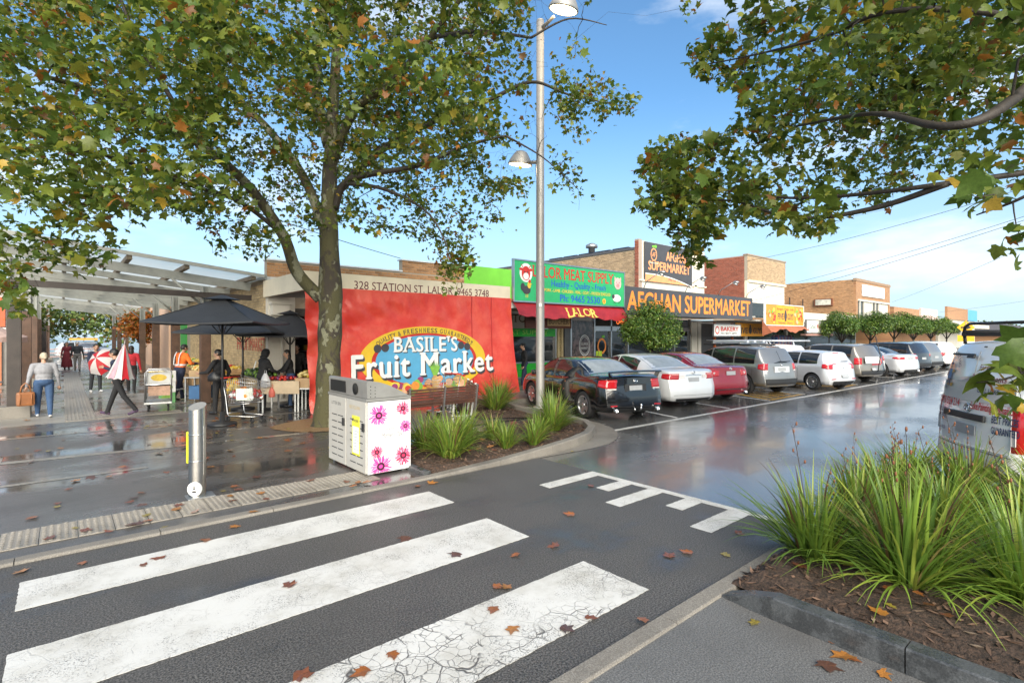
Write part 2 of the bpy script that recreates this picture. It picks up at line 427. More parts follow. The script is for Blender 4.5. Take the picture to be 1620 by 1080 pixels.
def project(A):
    A = np.asarray(A); d = A[:, 0]*FW[0] + A[:, 1]*FW[1]; l = A[:, 0]*RT[0] + A[:, 1]*RT[1]
    d = np.where(d < .2, .2, d); return 810 + FPX*l/d, HZ - FPX*(A[:, 2]-EYE)/d, d
def smooth_line(pts, n=6):
    pts = [Vector(p) for p in pts]; out = []
    for i in range(len(pts)-1):
        p0 = pts[max(i-1, 0)]; p1, p2 = pts[i], pts[i+1]; p3 = pts[min(i+2, len(pts)-1)]
        for k in range(n):
            t = k/n; out.append(.5*((2*p1) + (p2-p0)*t + (2*p0-5*p1+4*p2-p3)*t*t + (3*p1-p0-3*p2+p3)*t**3))
    out.append(pts[-1]); return out
def plane_tree(name, label, base, limbs, tips, leaf, per_tip, seed, trunk_pts, trunk_r, singles=300, detail=False, polys=(), thin=(), clear=(), dnear=2.3):
    r = np.random.default_rng(seed); root = thing(name, label, 'tree', base); O = np.array(base)
    mb = MB(); line = smooth_line(trunk_pts, 5)
    rad = np.interp(np.linspace(0, 1, len(line)), np.linspace(0, 1, len(trunk_r)), trunk_r)
    rad = [q*(1 + .05*math.sin(i*1.7)) for i, q in enumerate(rad)]
    mb.tube([p - Vector(base) for p in line], rad, 16); mb.build('trunk', trunkm, root)
    if polys:
        tx, ty, _ = project(tips); k = np.zeros(len(tips), bool)
        for q in polys: k |= in_poly(tx, ty, q)
        tips = tips[k]
    nodes, nr = [], []
    for p, q in zip(line, rad):
        if p.z > 3.4: nodes.append(p[:]); nr.append(q)
    for pts, r0, r1 in limbs:
        ln = smooth_line(pts, 6); rr = np.linspace(r0, r1, len(ln))
        mb = MB(); mb.tube([p - Vector(base) for p in ln], list(rr), 9); mb.build('limb', trunkm if r0 > .1 else twigm, root)
        nodes += [p[:] for p in ln[2:]]; nr += list(rr[2:])
    nodes = np.array(nodes); nr = np.array(nr)
    d0 = np.array([np.min(((nodes - t)**2).sum(1)) for t in tips]); order = np.argsort(d0)
    tw = MB(); LP, LC = [], []
    cap = len(nodes) + len(tips)*4; buf = np.zeros((cap, 3)); rb = np.zeros(cap); n = len(nodes); buf[:n] = nodes; rb[:n] = nr
    for ti in order:
        t = tips[ti]; dd = ((buf[:n]-t)**2).sum(1); dd = dd + .25*np.maximum(0, t[2]-buf[:n, 2]+.3)*0 ; k = int(np.argmin(dd)); a = buf[k]; dist = math.sqrt(dd[k])
        m1 = a + (t-a)*.35 + r.normal(size=3)*.05*dist + np.array([0, 0, .10*dist]); m2 = a + (t-a)*.7 + r.normal(size=3)*.05*dist + np.array([0, 0, .08*dist])
        q = min(rb[k]*.7, .006 + .012*dist)
        tw.tube([Vector(x - O) for x in (a, m1, m2, t)], [q, q*.8, q*.55, .003], 5 if q > .012 else 3, cap=False)
        for x, f in ((m1, .8), (m2, .6), (t, .35)):
            buf[n] = x; rb[n] = max(.004, q*f); n += 1
        cnt = r.poisson(per_tip); tt = r.random(cnt)**.6
        seg = (1-tt)[:, None]*(a*.5+m1*.5) + tt[:, None]*t
        LP.append(seg + r.normal(size=(cnt, 3))*np.array([.15, .15, .11]))
        tone = r.uniform(.72, 1.25); c = palette(cnt, r=r)*tone
        if r.random() < .035: c = palette(cnt, [((.27,.21,.03), .5), ((.26,.10,.02), .3), ((.12,.14,.02), .3)], r)
        LC.append(c)
    tw.build('branch_twigs', twigm, root, kind='stuff')
    LP = np.concatenate(LP); LC = np.concatenate(LC); sz = leaf*np.exp(r.normal(size=len(LP))*.28)
    px, py, d = project(LP)
    if polys:
        ok = np.zeros(len(LP), bool)
        for q in polys: ok |= in_poly(px + r.normal(size=len(LP))*6, py + r.normal(size=len(LP))*6, q)
        for q, keep in thin: ok &= ~(in_poly(px, py, q) & (r.random(len(LP)) > keep))
        ok &= (d > dnear)
        for q, dq in clear: ok &= ~(in_poly(px, py, q) & (d < dq))
        LP, LC, sz = LP[ok], LC[ok], sz[ok]; px, py, d = px[ok], py[ok], d[ok]
    seen = (px > -20) & (px < 1640) & (py > -20) & (py < 1000) & (d > 1.2)
    app = np.where(seen, sz/d, 0); big = np.argsort(-app)[:singles]; rest = np.ones(len(LP), bool); rest[big] = False
    B, F = (LEAF2, LF2) if detail else (LEAF1, LF1)
    V, Fa, _ = leaf_cloud(LP[rest] - O, sz[rest], B, F, r=r)
    ob('foliage', mesh_np('foliage', V, Fa, leafm, cols=np.repeat(LC[rest], len(F), 0), smooth=True), root, kind='stuff')
    vs = []
    for k in range(14):
        c = palette(1, PAL[:4] if k < 12 else [PAL[4 + k % 2]], r); vs.append(mesh_np('leaf', LEAF2*np.array([1, 1, r.uniform(.6, 2.2)]), LF2, leafm, cols=np.repeat(c, 14, 0), smooth=True))
    Rm = rand_frames(len(big), .75, r, .35)
    for i, k in enumerate(big):
        o = ob('leaf', vs[i % 14], root); Mx = Matrix(Rm[i].tolist()).to_4x4(); s = sz[k]
        o.matrix_basis = Matrix.Translation(LP[k]-O) @ Mx @ Matrix.Scale(s, 4)
    return root
def crown_tips(n, center, radii, poly, seed, dmin=2.2, clump=.9, zmin=2.4, power=.42, extra=()):
    r = np.random.default_rng(seed); out = []; tot = 0
    nb = 150; bl = r.normal(size=(nb, 3)); bl /= np.linalg.norm(bl, axis=1)[:, None]; bl *= (r.random((nb, 1))**power); bl = bl*np.array(radii) + np.array(center)
    while tot < n:
        b = bl[r.integers(0, nb, 4000)]; p = b + r.normal(size=(4000, 3))*clump*np.array([.62, .62, .42])
        px, py, d = project(p); ok = in_poly(px, py, poly) & (d > dmin) & (p[:, 2] > zmin)
        off = (px < -140) | (px > 1760) | (py < -160)
        ok &= ~(off & (r.random(4000) > .35))
        p = p[ok]; out.append(p); tot += len(p)
        if len(out) > 60: break
    out = np.concatenate(out)[:n]
    if len(extra): out = np.concatenate([out, np.array(extra)])
    return out

# ------------------------------------------------------------------ the ground
def sheet(name, poly, z, m, kind='structure', label=None):
    mb = MB(); mb.add([(x, y, 0) for x, y in poly], [tuple(range(len(poly)))])
    o = mb.build(name, m, None, kind=kind, loc=(0, 0, z)); 
    if label: o['label'] = label
    return o
asph_road = wet_ground('wet asphalt road', (.085,.084,.082), (.215,.211,.206), .20, .60, .38, .18, 70., .35, .30, (1, 1.6, 1), (.17,.168,.165), .38)
asph_cross = wet_ground('coarse asphalt crossing', (.026,.025,.024), (.150,.142,.134), .50, .72, .58, .27, 75., .75, .85, (1, 1.4, 1), (.060,.056,.052), .15)
asph_plaza = wet_ground('wet asphalt plaza', (.058,.055,.053), (.145,.138,.130), .40, .64, .40, .09, 75., .45, .5, (.55, 1.3, 1), (.045,.04,.036), .5)
asph_near = wet_ground('dry asphalt footpath', (.075,.074,.073), (.20,.197,.192), .62, .8, .58, .28, 90., .45, .6)
conc_mall = wet_ground('wet concrete mall', (.22,.205,.175), (.36,.335,.30), .36, .62, .42, .09, 60., .2, .5, (.7, 1, 1), (.10,.095,.08))
conc_path = wet_ground('shop footpath concrete', (.16,.15,.14), (.24,.23,.21), .4, .65, .5, .15, 60., .2)
conc_kerb = wet_ground('kerb concrete', (.15,.135,.115), (.27,.25,.22), .55, .8, .7, .3, 120., .5, 1.5, (1,1,1), (.09,.08,.07))
bluestone = wet_ground('bluestone kerb', (.055,.058,.061), (.105,.109,.113), .45, .6, .45, .16, 90., .25, 5.0)

sheet('ground', [(-300, -200), (900, -200), (900, 600), (-300, 600)], -.035, asph_road)
sheet('road', [(6.05, -60), (400, -60), (400, 12.0), (6.05, 12.0)], 0., asph_road)
sheet('road_crossing', [(-40, 2.2), (6.05, 2.2), (6.05, 7.2), (-40, 7.2)], .004, asph_cross)
sheet('plaza_pavement', [(-40, 6.58), (3.95, 6.58), (3.95, 9.6), (9.7, 9.6), (9.7, 17.4), (4.7, 17.4), (4.7, 16.1), (-40, 16.1)], .016, asph_plaza)
sheet('mall_pavement', [(-14, 16.1), (4.7, 16.1), (4.7, 74), (-14, 74)], .012, conc_mall)
sheet('near_footpath', [(-40, -20), (4.05, -20), (4.05, 2.08), (-40, 2.08)], .014, asph_near)
mb = MB(); mb.box((84.7, 14.7, .04), (150, 5.4, .14)); mb.build('shop_footpath', conc_path, kind='structure')

# painted markings
def white_paint(name, crack):
    g = G(name)
    wv = g.warp(.10, 6.)
    crk = g.rng(g.vor(3.6, vec=wv), .003, .022, 1., 0.); crk2 = g.rng(g.vor(13., vec=wv), .004, .045, 1., 0.)
    msk = g.math('MULTIPLY', g.rng(g.noise(.8, 3), .40, .54), g.rng(g.noise(6., 3), .36, .52))
    speck = g.rng(g.noise(95., 3, .75), .54, .64); wear = g.math('MULTIPLY', speck, g.rng(g.noise(2.2, 6, .7), .44, .62))
    dark = g.math('MAXIMUM', g.math('MULTIPLY', g.math('MULTIPLY', g.math('MAXIMUM', crk, g.math('MULTIPLY', crk2, .8)), crack), msk), wear)
    base = g.mix(g.math('MULTIPLY', g.rng(g.noise(1.7, 6, .7), .42, .75), .8), (.63,.62,.59), (.42,.40,.35))
    g.set(Base_Color=g.mix(dark, base, (.09,.085,.08)), Roughness=.48)
    g.bump(g.math('SUBTRACT', g.math('MULTIPLY', g.noise(190., 2, .7), .7), g.math('MULTIPLY', dark, 2.)), .5, .005)
    return g.m
paint = white_paint('worn white road paint', .25); paint_cracked = white_paint('cracked white road paint', 1.)
g = G('worn yellow road paint')
g.set(Base_Color=g.mix(g.rng(g.noise(40., 4, .7), .45, .62), (.55,.30,.04), (.12,.085,.04)), Roughness=.3); ypaint = g.m
def marking(name, poly, m=paint, z=.009):
    """thermoplastic paint: a real 3 mm layer"""
    out = []                                                       # edges of laid paint: ragged by a few millimetres
    for a, b in zip(poly, poly[1:] + poly[:1]):
        a, b = Vector(a), Vector(b); n = max(1, min(150, int((b-a).length/.028))); t = (b-a).normalized(); q = .0045 if (b-a).length > .3 else .002
        for i in range(n): p = a.lerp(b, i/n) + Vector((-t.y, t.x))*(random.uniform(-q, q*.6) if i else 0); out.append((p.x, p.y))
    mb = MB(); mb.prism(out, .003); mb.build(name, m, kind='structure', loc=(0, 0, z-.003+.0005))
def rect(x0, x1, y0, y1): return [(x0, y0), (x1, y0), (x1, y1), (x0, y1)]
marking('crossing_stripe', rect(-.27, 3.64, 5.35, 5.94)); marking('crossing_stripe', rect(-.27, 3.6, 3.95, 4.65)); marking('crossing_stripe', rect(-.27, 3.58, 2.50, 3.20), paint_cracked)
for x0, y0, y1 in ((4.95, 5.02, 5.22), (5.44, 4.42, 4.63), (5.05, 3.93, 4.15), (5.5, 3.38, 3.60), (5.1, 2.80, 3.04)):
    marking('give_way_marking', rect(x0, 5.93, y0, y1))
marking('give_way_line', rect(5.935, 6.045, 2.3, 5.22))
marking('parking_line', [(8.5, 7.13), (40, 6.55), (40, 6.65), (8.5, 7.24)], z=.005)
ca, sa = math.cos(R(74)), math.sin(R(74))
def bay_line(x, m=paint, w=.09, y0=7.26, ln=4.7, nm='bay_line'):
    marking(nm, [(x, y0), (x+w, y0), (x+w+ca*ln, y0+sa*ln), (x+ca*ln, y0+sa*ln)], m, .005)
for x in (8.9, 11.55, 14.15, 16.75, 19.5, 22.3, 25.0, 27.7, 30.4, 33.1, 35.8): bay_line(x)
for x0 in (16.95, 22.5):
    for k in range(5):
        marking('hatch_marking', [(x0+.1+k*.5, 7.5+k*.03), (x0+.32+k*.5, 7.5+k*.03), (x0+1.5+k*.5, 9.6), (x0+1.28+k*.5, 9.6)], ypaint, .005)
marking('hatch_marking', rect(17.0, 19.4, 7.28, 7.42), ypaint, .005); marking('hatch_marking', rect(22.5, 24.9, 7.28, 7.40), ypaint, .005)

# kerbs: swept segment by segment with open joints
def kerb(name, pts, heights, m, w=.15, seg=1.1, label=None, r=.02):
    pts = [Vector((x, y)) for x, y in pts]; ds = [0]
    for a, b in zip(pts, pts[1:]): ds.append(ds[-1] + (b-a).length)
    tot = ds[-1]
    X = lambda s: np.interp(s, ds, [p.x for p in pts]); Y = lambda s: np.interp(s, ds, [p.y for p in pts]); H = lambda s: np.interp(s, ds, heights)
    root = thing(name, None, None, kind='structure'); 
    n = max(1, round(tot/seg))
    for k in range(n):
        a, b = tot*k/n + .004, tot*(k+1)/n - .004; rows = []
        for i in range(7):
            s = a + (b-a)*i/6; e = .05
            t = Vector((X(min(s+e, tot)) - X(max(s-e, 0)), Y(min(s+e, tot)) - Y(max(s-e, 0)))).normalized(); nn = Vector((-t.y, t.x)); h = H(s)
            rows.append([(X(s)+nn.x*o, Y(s)+nn.y*o, z) for o, z in ((0, -.03), (.004, h-r), (r*.4, h-r*.3), (r, h), (w-r*.6, h), (w, h-r*.5), (w, -.03))])
        mb = MB(); mb.grid(rows, 0, False, flip=True)
        for row in (rows[0], rows[-1]): mb.add(row, [tuple(range(7))])
        mb.build('kerb_segment', m, root)
    return root
kerb('far_kerb', [(-8, 6.42), (4.05, 6.43)], [.03, .035], conc_kerb)
BEDK = [(4.05, 6.43), (5.3, 6.41), (6.4, 6.45), (7.2, 6.58), (7.9, 6.84), (8.5, 7.25), (8.95, 7.8), (9.15, 8.5), (9.2, 9.5), (9.35, 10.6), (9.9, 11.9)]
kerb('garden_kerb', BEDK, [.035, .08, .14]+[.16]*8, conc_kerb, .16, 1.25)
kerb('near_kerb', [(-8, 2.05), (8.3, 2.05)], [.03, .03], conc_kerb, .15, 1.3)
kerb('footpath_kerb', [(10.0, 11.86), (150, 11.86)], [.13, .13], conc_kerb, .16, 7.)
kerb('planter_kerb', [(4.05, 2.04), (4.01, 1.70), (4.0, .8), (4.0, -5.)][::-1], [.17, .17, .17, .03], bluestone, -.15 if False else .15, 1.15)
kerb('bed_edging', [(3.96, 8.5), (3.96, 6.6)], [.08, .08], bluestone, .12, 1.)
# gutter apron round the nose of the garden bed
apr = []
for i in range(20):
    t = i/19*(len(BEDK)-1); k = min(int(t), len(BEDK)-2); f = t-k
    p = Vector(BEDK[k]).lerp(Vector(BEDK[k+1]), f); d = (Vector(BEDK[k+1])-Vector(BEDK[k])).normalized(); wd = .05 + .42*min(1, max(0, (p.x-6.2)/1.6))
    apr.append([(p.x, p.y, .006), (p.x+d.y*wd, p.y-d.x*wd, .006)])
mb = MB(); mb.grid(apr, 0, False); mb.build('gutter', conc_kerb, kind='structure')
# pale plaza bands: concrete strips that also paint in wet-ground reflections
for pl in ([(-9, 14.1), (9.6, 14.1), (9.6, 14.28), (-9, 14.28)], [(-9, 12.35), (3.9, 11.0), (3.9, 11.18), (-9, 12.55)], [(-9, 9.75), (1.0, 9.75), (1.0, 9.87), (-9, 9.87)]):
    sheet('paving_reflection_band', pl, .0195, conc_mall)
sheet('paving_reflection_band', [(-.9, 12.2), (-.75, 12.2), (-.75, 9.8), (-.9, 9.8)], .0225, conc_mall)

# tactile paving
tact = wet_ground('tactile tile', (.20,.18,.15), (.33,.30,.26), .5, .75, .5, .2, 70., .2, 2.)
t = MB(); t.bbox((0, 0, .006), (.294, .594, .012), .004)
for i in range(5):
    for j in range(10):
        t.lathe([(.021, .012), (.013, .0175)], 8, 0, Matrix.Translation(((i-2)*.058, (j-4.5)*.058 + (.014 if i % 2 else -.014), 0)), False)
tile_me = t.mesh('tactile_tile', tact)
root = thing('tactile_strip', None, None, kind='structure')
for k in range(17): ob('tactile_tile', tile_me, root, loc=(-1.68 + .3*k + .15, 7.16, .0165))
t = MB(); t.bbox((0, 0, .006), (.594, .594, .012), .004)
for i in range(8): t.bbox(((i-3.5)*.074, 0, .0135), (.03, .56, .009), .004)
tile_me = t.mesh('guide_tile', tact)
root = thing('guide_strip', None, None, kind='structure')
for k in range(36): ob('guide_tile', tile_me, root, loc=(.33, 16.5 + .6*k, .0125))
for k in range(3): ob('guide_tile', tile_me, root, loc=(.33+.6*(k+1)*.0 + .6*(k+1), 16.5, .0125))

# garden beds: mulch with loose bark chips
g = G('bark mulch'); g.set(Base_Color=g.mix(g.rng(g.noise(38., 5, .7), .35, .68), (.026,.017,.012), (.11,.066,.044)), Roughness=.75)
g.bump(g.noise(45., 5, .7), 1., .03); mulch = g.m
chipm = mat('bark chip', (.085,.05,.033), .7, var=.5, vs=14., attr='col')
def bed(name, poly, z, nchip):
    mb = MB(); bm = bmesh.new()
    f = bm.faces.new([bm.verts.new((x, y, z)) for x, y in poly]); bmesh.ops.triangulate(bm, faces=[f])
    for _ in range(4): bmesh.ops.subdivide_edges(bm, edges=[e for e in bm.edges if e.calc_length() > .22], cuts=1, use_grid_fill=True)
    bmesh.ops.triangulate(bm, faces=bm.faces[:])
    for v in bm.verts:
        if v.is_boundary: v.co.z = .03
        else: v.co.z += .02*math.sin(v.co.x*5.1+v.co.y*2)*math.sin(v.co.y*4.3) + random.uniform(-.008, .02)
    tris = [(f.calc_area(), [v.co.copy() for v in f.verts]) for f in bm.faces]
    me = bpy.data.meshes.new(name); bm.to_mesh(me); bm.free(); me.materials.append(mulch)
    root = ob(name, me, None, kind='structure')
    A = np.array([t[0] for t in tris]); idx = rng.choice(len(tris), nchip, p=A/A.sum())
    V, F, C = [], [], []
    for i in idx:
        u, v = sorted(rng.random(2)); a, b, c = tris[i][1]; p = a*u + b*(v-u) + c*(1-v)
        ang = rng.random()*6.28; ln = rng.uniform(.015, .06); w = rng.uniform(.006, .018); e = rng.uniform(-.4, .4)
        dx, dy = math.cos(ang), math.sin(ang); o = len(V); zz = p.z + rng.uniform(.003, .018)
        V += [(p.x-dx*ln, p.y-dy*ln, zz-e*ln), (p.x+dy*w, p.y-dx*w, zz), (p.x+dx*ln, p.y+dy*ln, zz+e*ln), (p.x-dy*w, p.y+dx*w, zz), (p.x, p.y, zz-.012)]
        F += [(o, o+1, o+3), (o+1, o+2, o+3), (o+1, o, o+4), (o+2, o+1, o+4), (o+3, o+2, o+4), (o, o+3, o+4)]
        c = np.array([.10,.06,.04])*rng.uniform(.35, 1.9) if rng.random() > .08 else np.array([.28,.2,.14]); C += [c]*6
    ob('bark_chips', mesh_np('bark_chips', V, F, chipm, cols=np.array(C)), root, kind='stuff')
    return root
inner = [(x - .16*0, y) for x, y in BEDK]
bed('garden_bed', [(4.1, 6.56), (5.3, 6.55), (6.4, 6.59), (7.15, 6.72), (7.8, 6.96), (8.36, 7.35), (8.79, 7.87), (8.99, 8.5), (8.3, 9.0), (6.2, 8.6), (4.1, 8.4)], .085, 1800)
bed('garden_bed', [(7.7, 10.2), (9.05, 9.4), (9.2, 10.6), (9.74, 11.8), (10.2, 12.9), (8.2, 12.9)], .085, 1200)
bed('planter_bed', [(4.07, -5), (8.6, -5), (7.9, 0), (8.3, 2.10), (4.14, 2.10), (4.09, 1.7)], .105, 5200)
g = G('sandy tree pit'); g.set(Base_Color=g.mix(g.rng(g.noise(30., 5, .7), .35, .68), (.20,.12,.055), (.34,.22,.11)), Roughness=.7); g.bump(g.noise(60., 4, .7), .8, .02)
mb = MB(); mb.add([(4.7+1.25*math.cos(a)*(1+.05*math.sin(5*a)), 11.9+1.0*math.sin(a), .026) for a in np.linspace(0, 2*math.pi, 25)[:-1]], [tuple(range(24))]); mb.build('tree_pit', g.m, kind='structure')
# ------------------------------------------------------------------ buildings
cream = mat('cream render', (.74,.66,.50), .75, var=.10, vs=1.3, bump=.1, bs=40)
creamw = mat('pale painted panel', (.62,.59,.52), .6, var=.08, vs=1.5)
greyr = mat('grey render', (.34,.33,.31), .75, var=.12, vs=2.)
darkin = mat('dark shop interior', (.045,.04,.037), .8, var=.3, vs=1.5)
mortar_t = mat('pale mortar', (.36,.31,.24), .9, var=.1, vs=20); mortar_o = mat('warm mortar', (.40,.33,.25), .9, var=.1, vs=20); mortar_r = mat('red wall mortar', (.34,.27,.22), .9, var=.1, vs=20)
br_cream = brick_mat('cream brick', (.47,.355,.20)); br_or = brick_mat('orange brick', (.42,.225,.105), .28); br_red = brick_mat('red brick', (.29,.085,.05), .25); br_tan = brick_mat('tan brick', (.42,.30,.185), .25)
glass = mat('shop glass', (.02,.024,.026), .04, spec=.6, var=0)
alu = mat('brushed aluminium', (.52,.52,.52), .35, 1., var=.08, vs=8)
white = mat('white painted metal', (.70,.70,.68), .4, var=.06, vs=3)
black = mat('black plastic', (.018,.018,.019), .45, var=.15, vs=12)
steel = mat('galvanised steel', (.40,.40,.39), .42, .85, var=.18, vs=10)
roofm = mat('dark metal roofing', (.10,.10,.11), .5, .3, var=.15, vs=2)
def wpart(mb, name, mats, root, **kw):
    """a part modelled in place: its coordinates are the street's"""
    base = Vector(root.location); p = root.parent
    while p is not None: base += Vector(p.location); p = p.parent
    o = mb.build(name, mats, root, **kw); o.location = -base; return o
def wbox(x0, x1, y0, y1, z0, z1, mb=None, mi=0):
    mb = mb or MB(); mb.box(((x0+x1)/2, (y0+y1)/2, (z0+z1)/2), (x1-x0, y1-y0, z1-z0), 0, mi); return mb
BR = {}
def bricks(root, wall, O, U, Nn, Wd, Hh, bm_, singles=300, holes=(), depth=.012, pu=.24, pv=.086, umin=0.):
    """lays every brick of a wall face proud of its mortar; the largest in view are objects of their own"""
    O, U, Nn = Vector(O), Vector(U), Vector(Nn); base = Vector(root.location); w, h = pu-.011, pv-.011
    lst = []; nv = int(Hh/pv)
    for j in range(nv):
        u = -pu/2 if j % 2 else 0.
        while u < Wd:
            a, b = max(u, 0.), min(u+w, Wd); v0 = j*pv + .006; u += pu
            if b-a < .03: continue
            if any(a < q[1] and b > q[0] and v0 < q[3] and v0+h > q[2] for q in holes): continue
            lst.append((a, b, v0))
    ctr = np.array([O + U*((a+b)/2) + Vector((0, 0, v+h/2)) for a, b, v in lst])
    px, py, d = project(ctr); vis = (px > 0) & (px < 1620) & (py > 0) & (py < 1080)
    key = np.where(vis, d, d+1e4); order = np.argsort(key)[:singles] if singles else []
    one = np.zeros(len(lst), bool); one[order] = True
    key_ = (tuple(U), tuple(Nn), bm_.name)
    if key_ not in BR:
        mb = MB(); q = [(-.5, 0), (.5, 0), (.5, 1), (-.5, 1)]; f0 = [U*x*1 + Vector((0, 0, y)) for x, y in q]; 
        BR[key_] = True
    def verts(a, b, v, dp):
        p = [O + U*a + Vector((0,0,v)), O + U*b + Vector((0,0,v)), O + U*b + Vector((0,0,v+h)), O + U*a + Vector((0,0,v+h))]
        e = .004; qn = [p[0]+U*e+Vector((0,0,e)), p[1]-U*e+Vector((0,0,e)), p[2]-U*e-Vector((0,0,e)), p[3]+U*e-Vector((0,0,e))]
        return p + [x + Nn*dp for x in qn]
    flip = U.cross(Vector((0,0,1))).dot(Nn) < 0
    FS = [(4,5,6,7), (0,1,5,4), (1,2,6,5), (2,3,7,6), (3,0,4,7)]
    if flip: FS = [q[::-1] for q in FS]
    shared = {}
    mb = MB(); rv = []
    for i, (a, b, v) in enumerate(lst):
        dp = depth*random.uniform(.7, 1.25)
        if one[i]:
            k = round((b-a)*1000)
            if k not in shared:
                m1 = MB(); vv = verts(a, b, v, depth); c = O + U*((a+b)/2) + Vector((0,0,v)); m1.add([x-c for x in vv], FS); shared[k] = m1.mesh('brick', bm_)
            c = O + U*((a+b)/2) + Vector((0,0,v)) - base + Nn*random.uniform(-.002, .003)
            ob('brick', shared[k], wall, loc=c - Vector(wall.location))
        else:
            mb.add([x - base - Vector(wall.location) for x in verts(a, b, v, dp)], FS); rv += [random.random()]*5
    if mb.v: mb.rv = rv; mb.build('brickwork', bm_, wall, kind='stuff')

# --- the corner fruit shop
FM = thing('corner_shop', 'low cream and orange brick corner shop with a lettered cream verandah fascia', 'shop building', (4.7, 17.2, 0))
w = wpart(wbox(4.74, 5.0, 17.22, 34.6, 0, 3.72), 'side_wall', mortar_t, FM); w.location = (0, 0, 0)
me = w.data
for v in me.vertices: v.co -= Vector((4.7, 17.2, 0))
bricks(FM, w, (4.74, 17.22, .02), (0, 1, 0), (-1, 0, 0), 12.5, 3.68, br_cream, 300)
wpart(wbox(4.66, 5.1, 17.1, 34.7, 3.725, 3.84), 'gutter', white, FM)
pw = wpart(wbox(4.78, 12.2, 17.24, 17.5, 2.9, 4.35), 'parapet', mortar_o, FM); pw.location = (0, 0, 0)
for v in pw.data.vertices: v.co -= Vector((4.7, 17.2, 0))
wbox(9.45, 12.2, 17.245, 17.5, 4.352, 4.78).build('parapet_step', mortar_o, FM, loc=(-4.7, -17.2, 0))
bricks(FM, pw, (4.78, 17.24, 3.7), (1, 0, 0), (0, -1, 0), 7.42, .66, br_or, 210)
st = [o for o in FM.children if o.name.startswith('parapet_step')][0]; st.location = (0, 0, 0)
for v in st.data.vertices: v.co -= Vector((4.7, 17.2, 0))
bricks(FM, st, (9.45, 17.245, 4.35), (1, 0, 0), (0, -1, 0), 2.75, .43, br_or, 90)
wpart(wbox(4.75, 9.44, 17.2, 17.55, 4.36, 4.41), 'parapet_cap', white, FM); wpart(wbox(9.40, 12.2, 17.2, 17.55, 4.785, 4.83), 'parapet_cap', white, FM)
mb = wbox(4.65, 11.62, 13.7, 13.86, 3.20, 3.70); wbox(4.652, 4.80, 13.862, 17.15, 3.20, 3.70, mb); wpart(mb, 'verandah_fascia', cream, FM)
mb = MB()
text_on(mb, '328 STATION ST. LALOR  9465 3748', 0, 0, .225, 0, 4.65, serif=.055, weight=.0, fn=front_fn(6.04, 13.698, 3.31), thick=.004)
wpart(mb, 'lettering', mat('maroon sign paint', (.13,.025,.03), .6), FM)
wpart(wbox(4.80, 11.62, 13.87, 17.2, 3.24, 3.30), 'verandah_soffit', greyr, FM)
wpart(wbox(4.742, 5.55, 17.0, 17.218, 0.016, 3.23), 'corner_pier', creamw, FM)
mb = wbox(4.80, 5.30, 16.72, 16.99, 2.66, 2.98); wbox(4.76, 5.34, 16.68, 16.995, 2.985, 3.05, mb); mb.tube([(5.1, 16.86, 2.655), (5.1, 16.9, 2.45), (5.16, 16.96, 2.2), (5.16, 16.96, .1)], .05, 8); wpart(mb, 'rain_head', creamw, FM)
mb = MB(); wbox(5.56, 11.6, 22, 22.1, 0.03, 3.2, mb); wbox(11.5, 11.6, 17.3, 21.9, .03, 3.2, mb); wbox(5.56, 11.49, 17.5, 21.9, 3.12, 3.2, mb); wbox(5.56, 11.6, 17.25, 17.5, 2.66, 3.23, mb)
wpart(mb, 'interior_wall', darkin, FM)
mb = MB(); mb.box((7.2, 16.4, 3.13), (2.6, .12, .06)); wpart(mb, 'lamp_tube', mat('lit tube', (.8,.8,.8), .4, var=0, emit=(1,.95,.85), est=5.), FM)
wpart(wbox(4.75, 12.2, 17.55, 34.6, 3.6, 3.7), 'roof', roofm, FM)
mb = MB(); text_on(mb, 'FRUIT', 0, 0, .42, 0, 1.75, weight=.02, fn=lambda p: (4.722-p[2], 20.6-p[0], 1.55+p[1]), thick=.003); text_on(mb, 'MARKET', 0, 0, .42, 0, 1.7, weight=.02, fn=lambda p: (4.722-p[2], 18.9-p[0], 1.55+p[1]), thick=.003)
wpart(mb, 'wall_lettering', mat('faded red wall paint', (.40,.10,.06), .8, var=.3, vs=14), FM)
# old signs and a green door farther down the side wall
mb = MB(); wbox(4.68, 4.735, 30.6, 32.2, .02, 3.1, mb); wpart(mb, 'door', mat('green painted door', (.05,.34,.06), .5), FM)
FW2 = thing('rendered_side_building', 'peach rendered low building beyond the green door, behind the mall posts', 'building', (4.6, 34.7, 0))
wpart(wbox(4.5, 11, 34.75, 48, 0, 4.3), 'wall', mat('peach render', (.62,.42,.30), .8, var=.08, vs=1.), FW2); wpart(wbox(4.4, 11.1, 34.7, 48.1, 4.302, 4.42), 'roof', white, FW2)

# --- the red tarpaulin
TX0, TX1, TZ0, TZ1 = 4.69, 11.64, .03, 3.30
def tarp_y(x, z):
    u = (x-TX0)/(TX1-TX0); t = 1 - z/TZ1
    inside = max(0., 1 - (((x-8.3)/4.0)**2 + ((z-1.25)/1.35)**2)**1.5)
    amp = .085*(1-.90*min(1, inside*2.2))
    y = amp*math.sin(3.2*(x*.9 - z*1.9) + .8*math.sin(x*1.3))*(.3+t)*max(0, 1-u*1.15) + .55*amp*math.sin(9*x + 1.5*math.sin(z*2.2) + z*5*(1-u))*(.25+.75*t)
    y += .022*max(0, 1-u*1.9)*math.sin(16*(x*.62 + z*.9) + 2*math.sin(x*2.2)) *max(0, 1-t*.9) + .014*math.sin(22*x + 3*z)*math.exp(-((z-3.3)/.35)**2)
    y += .03*math.sin(2.1*x+1)*t + .02*math.exp(-((u-.97)/.05)**2)*t
    y *= min(1., max(0., (3.26-z)/.30))
    return 13.665 - y - .10*t*t*(.4+u*1.2)
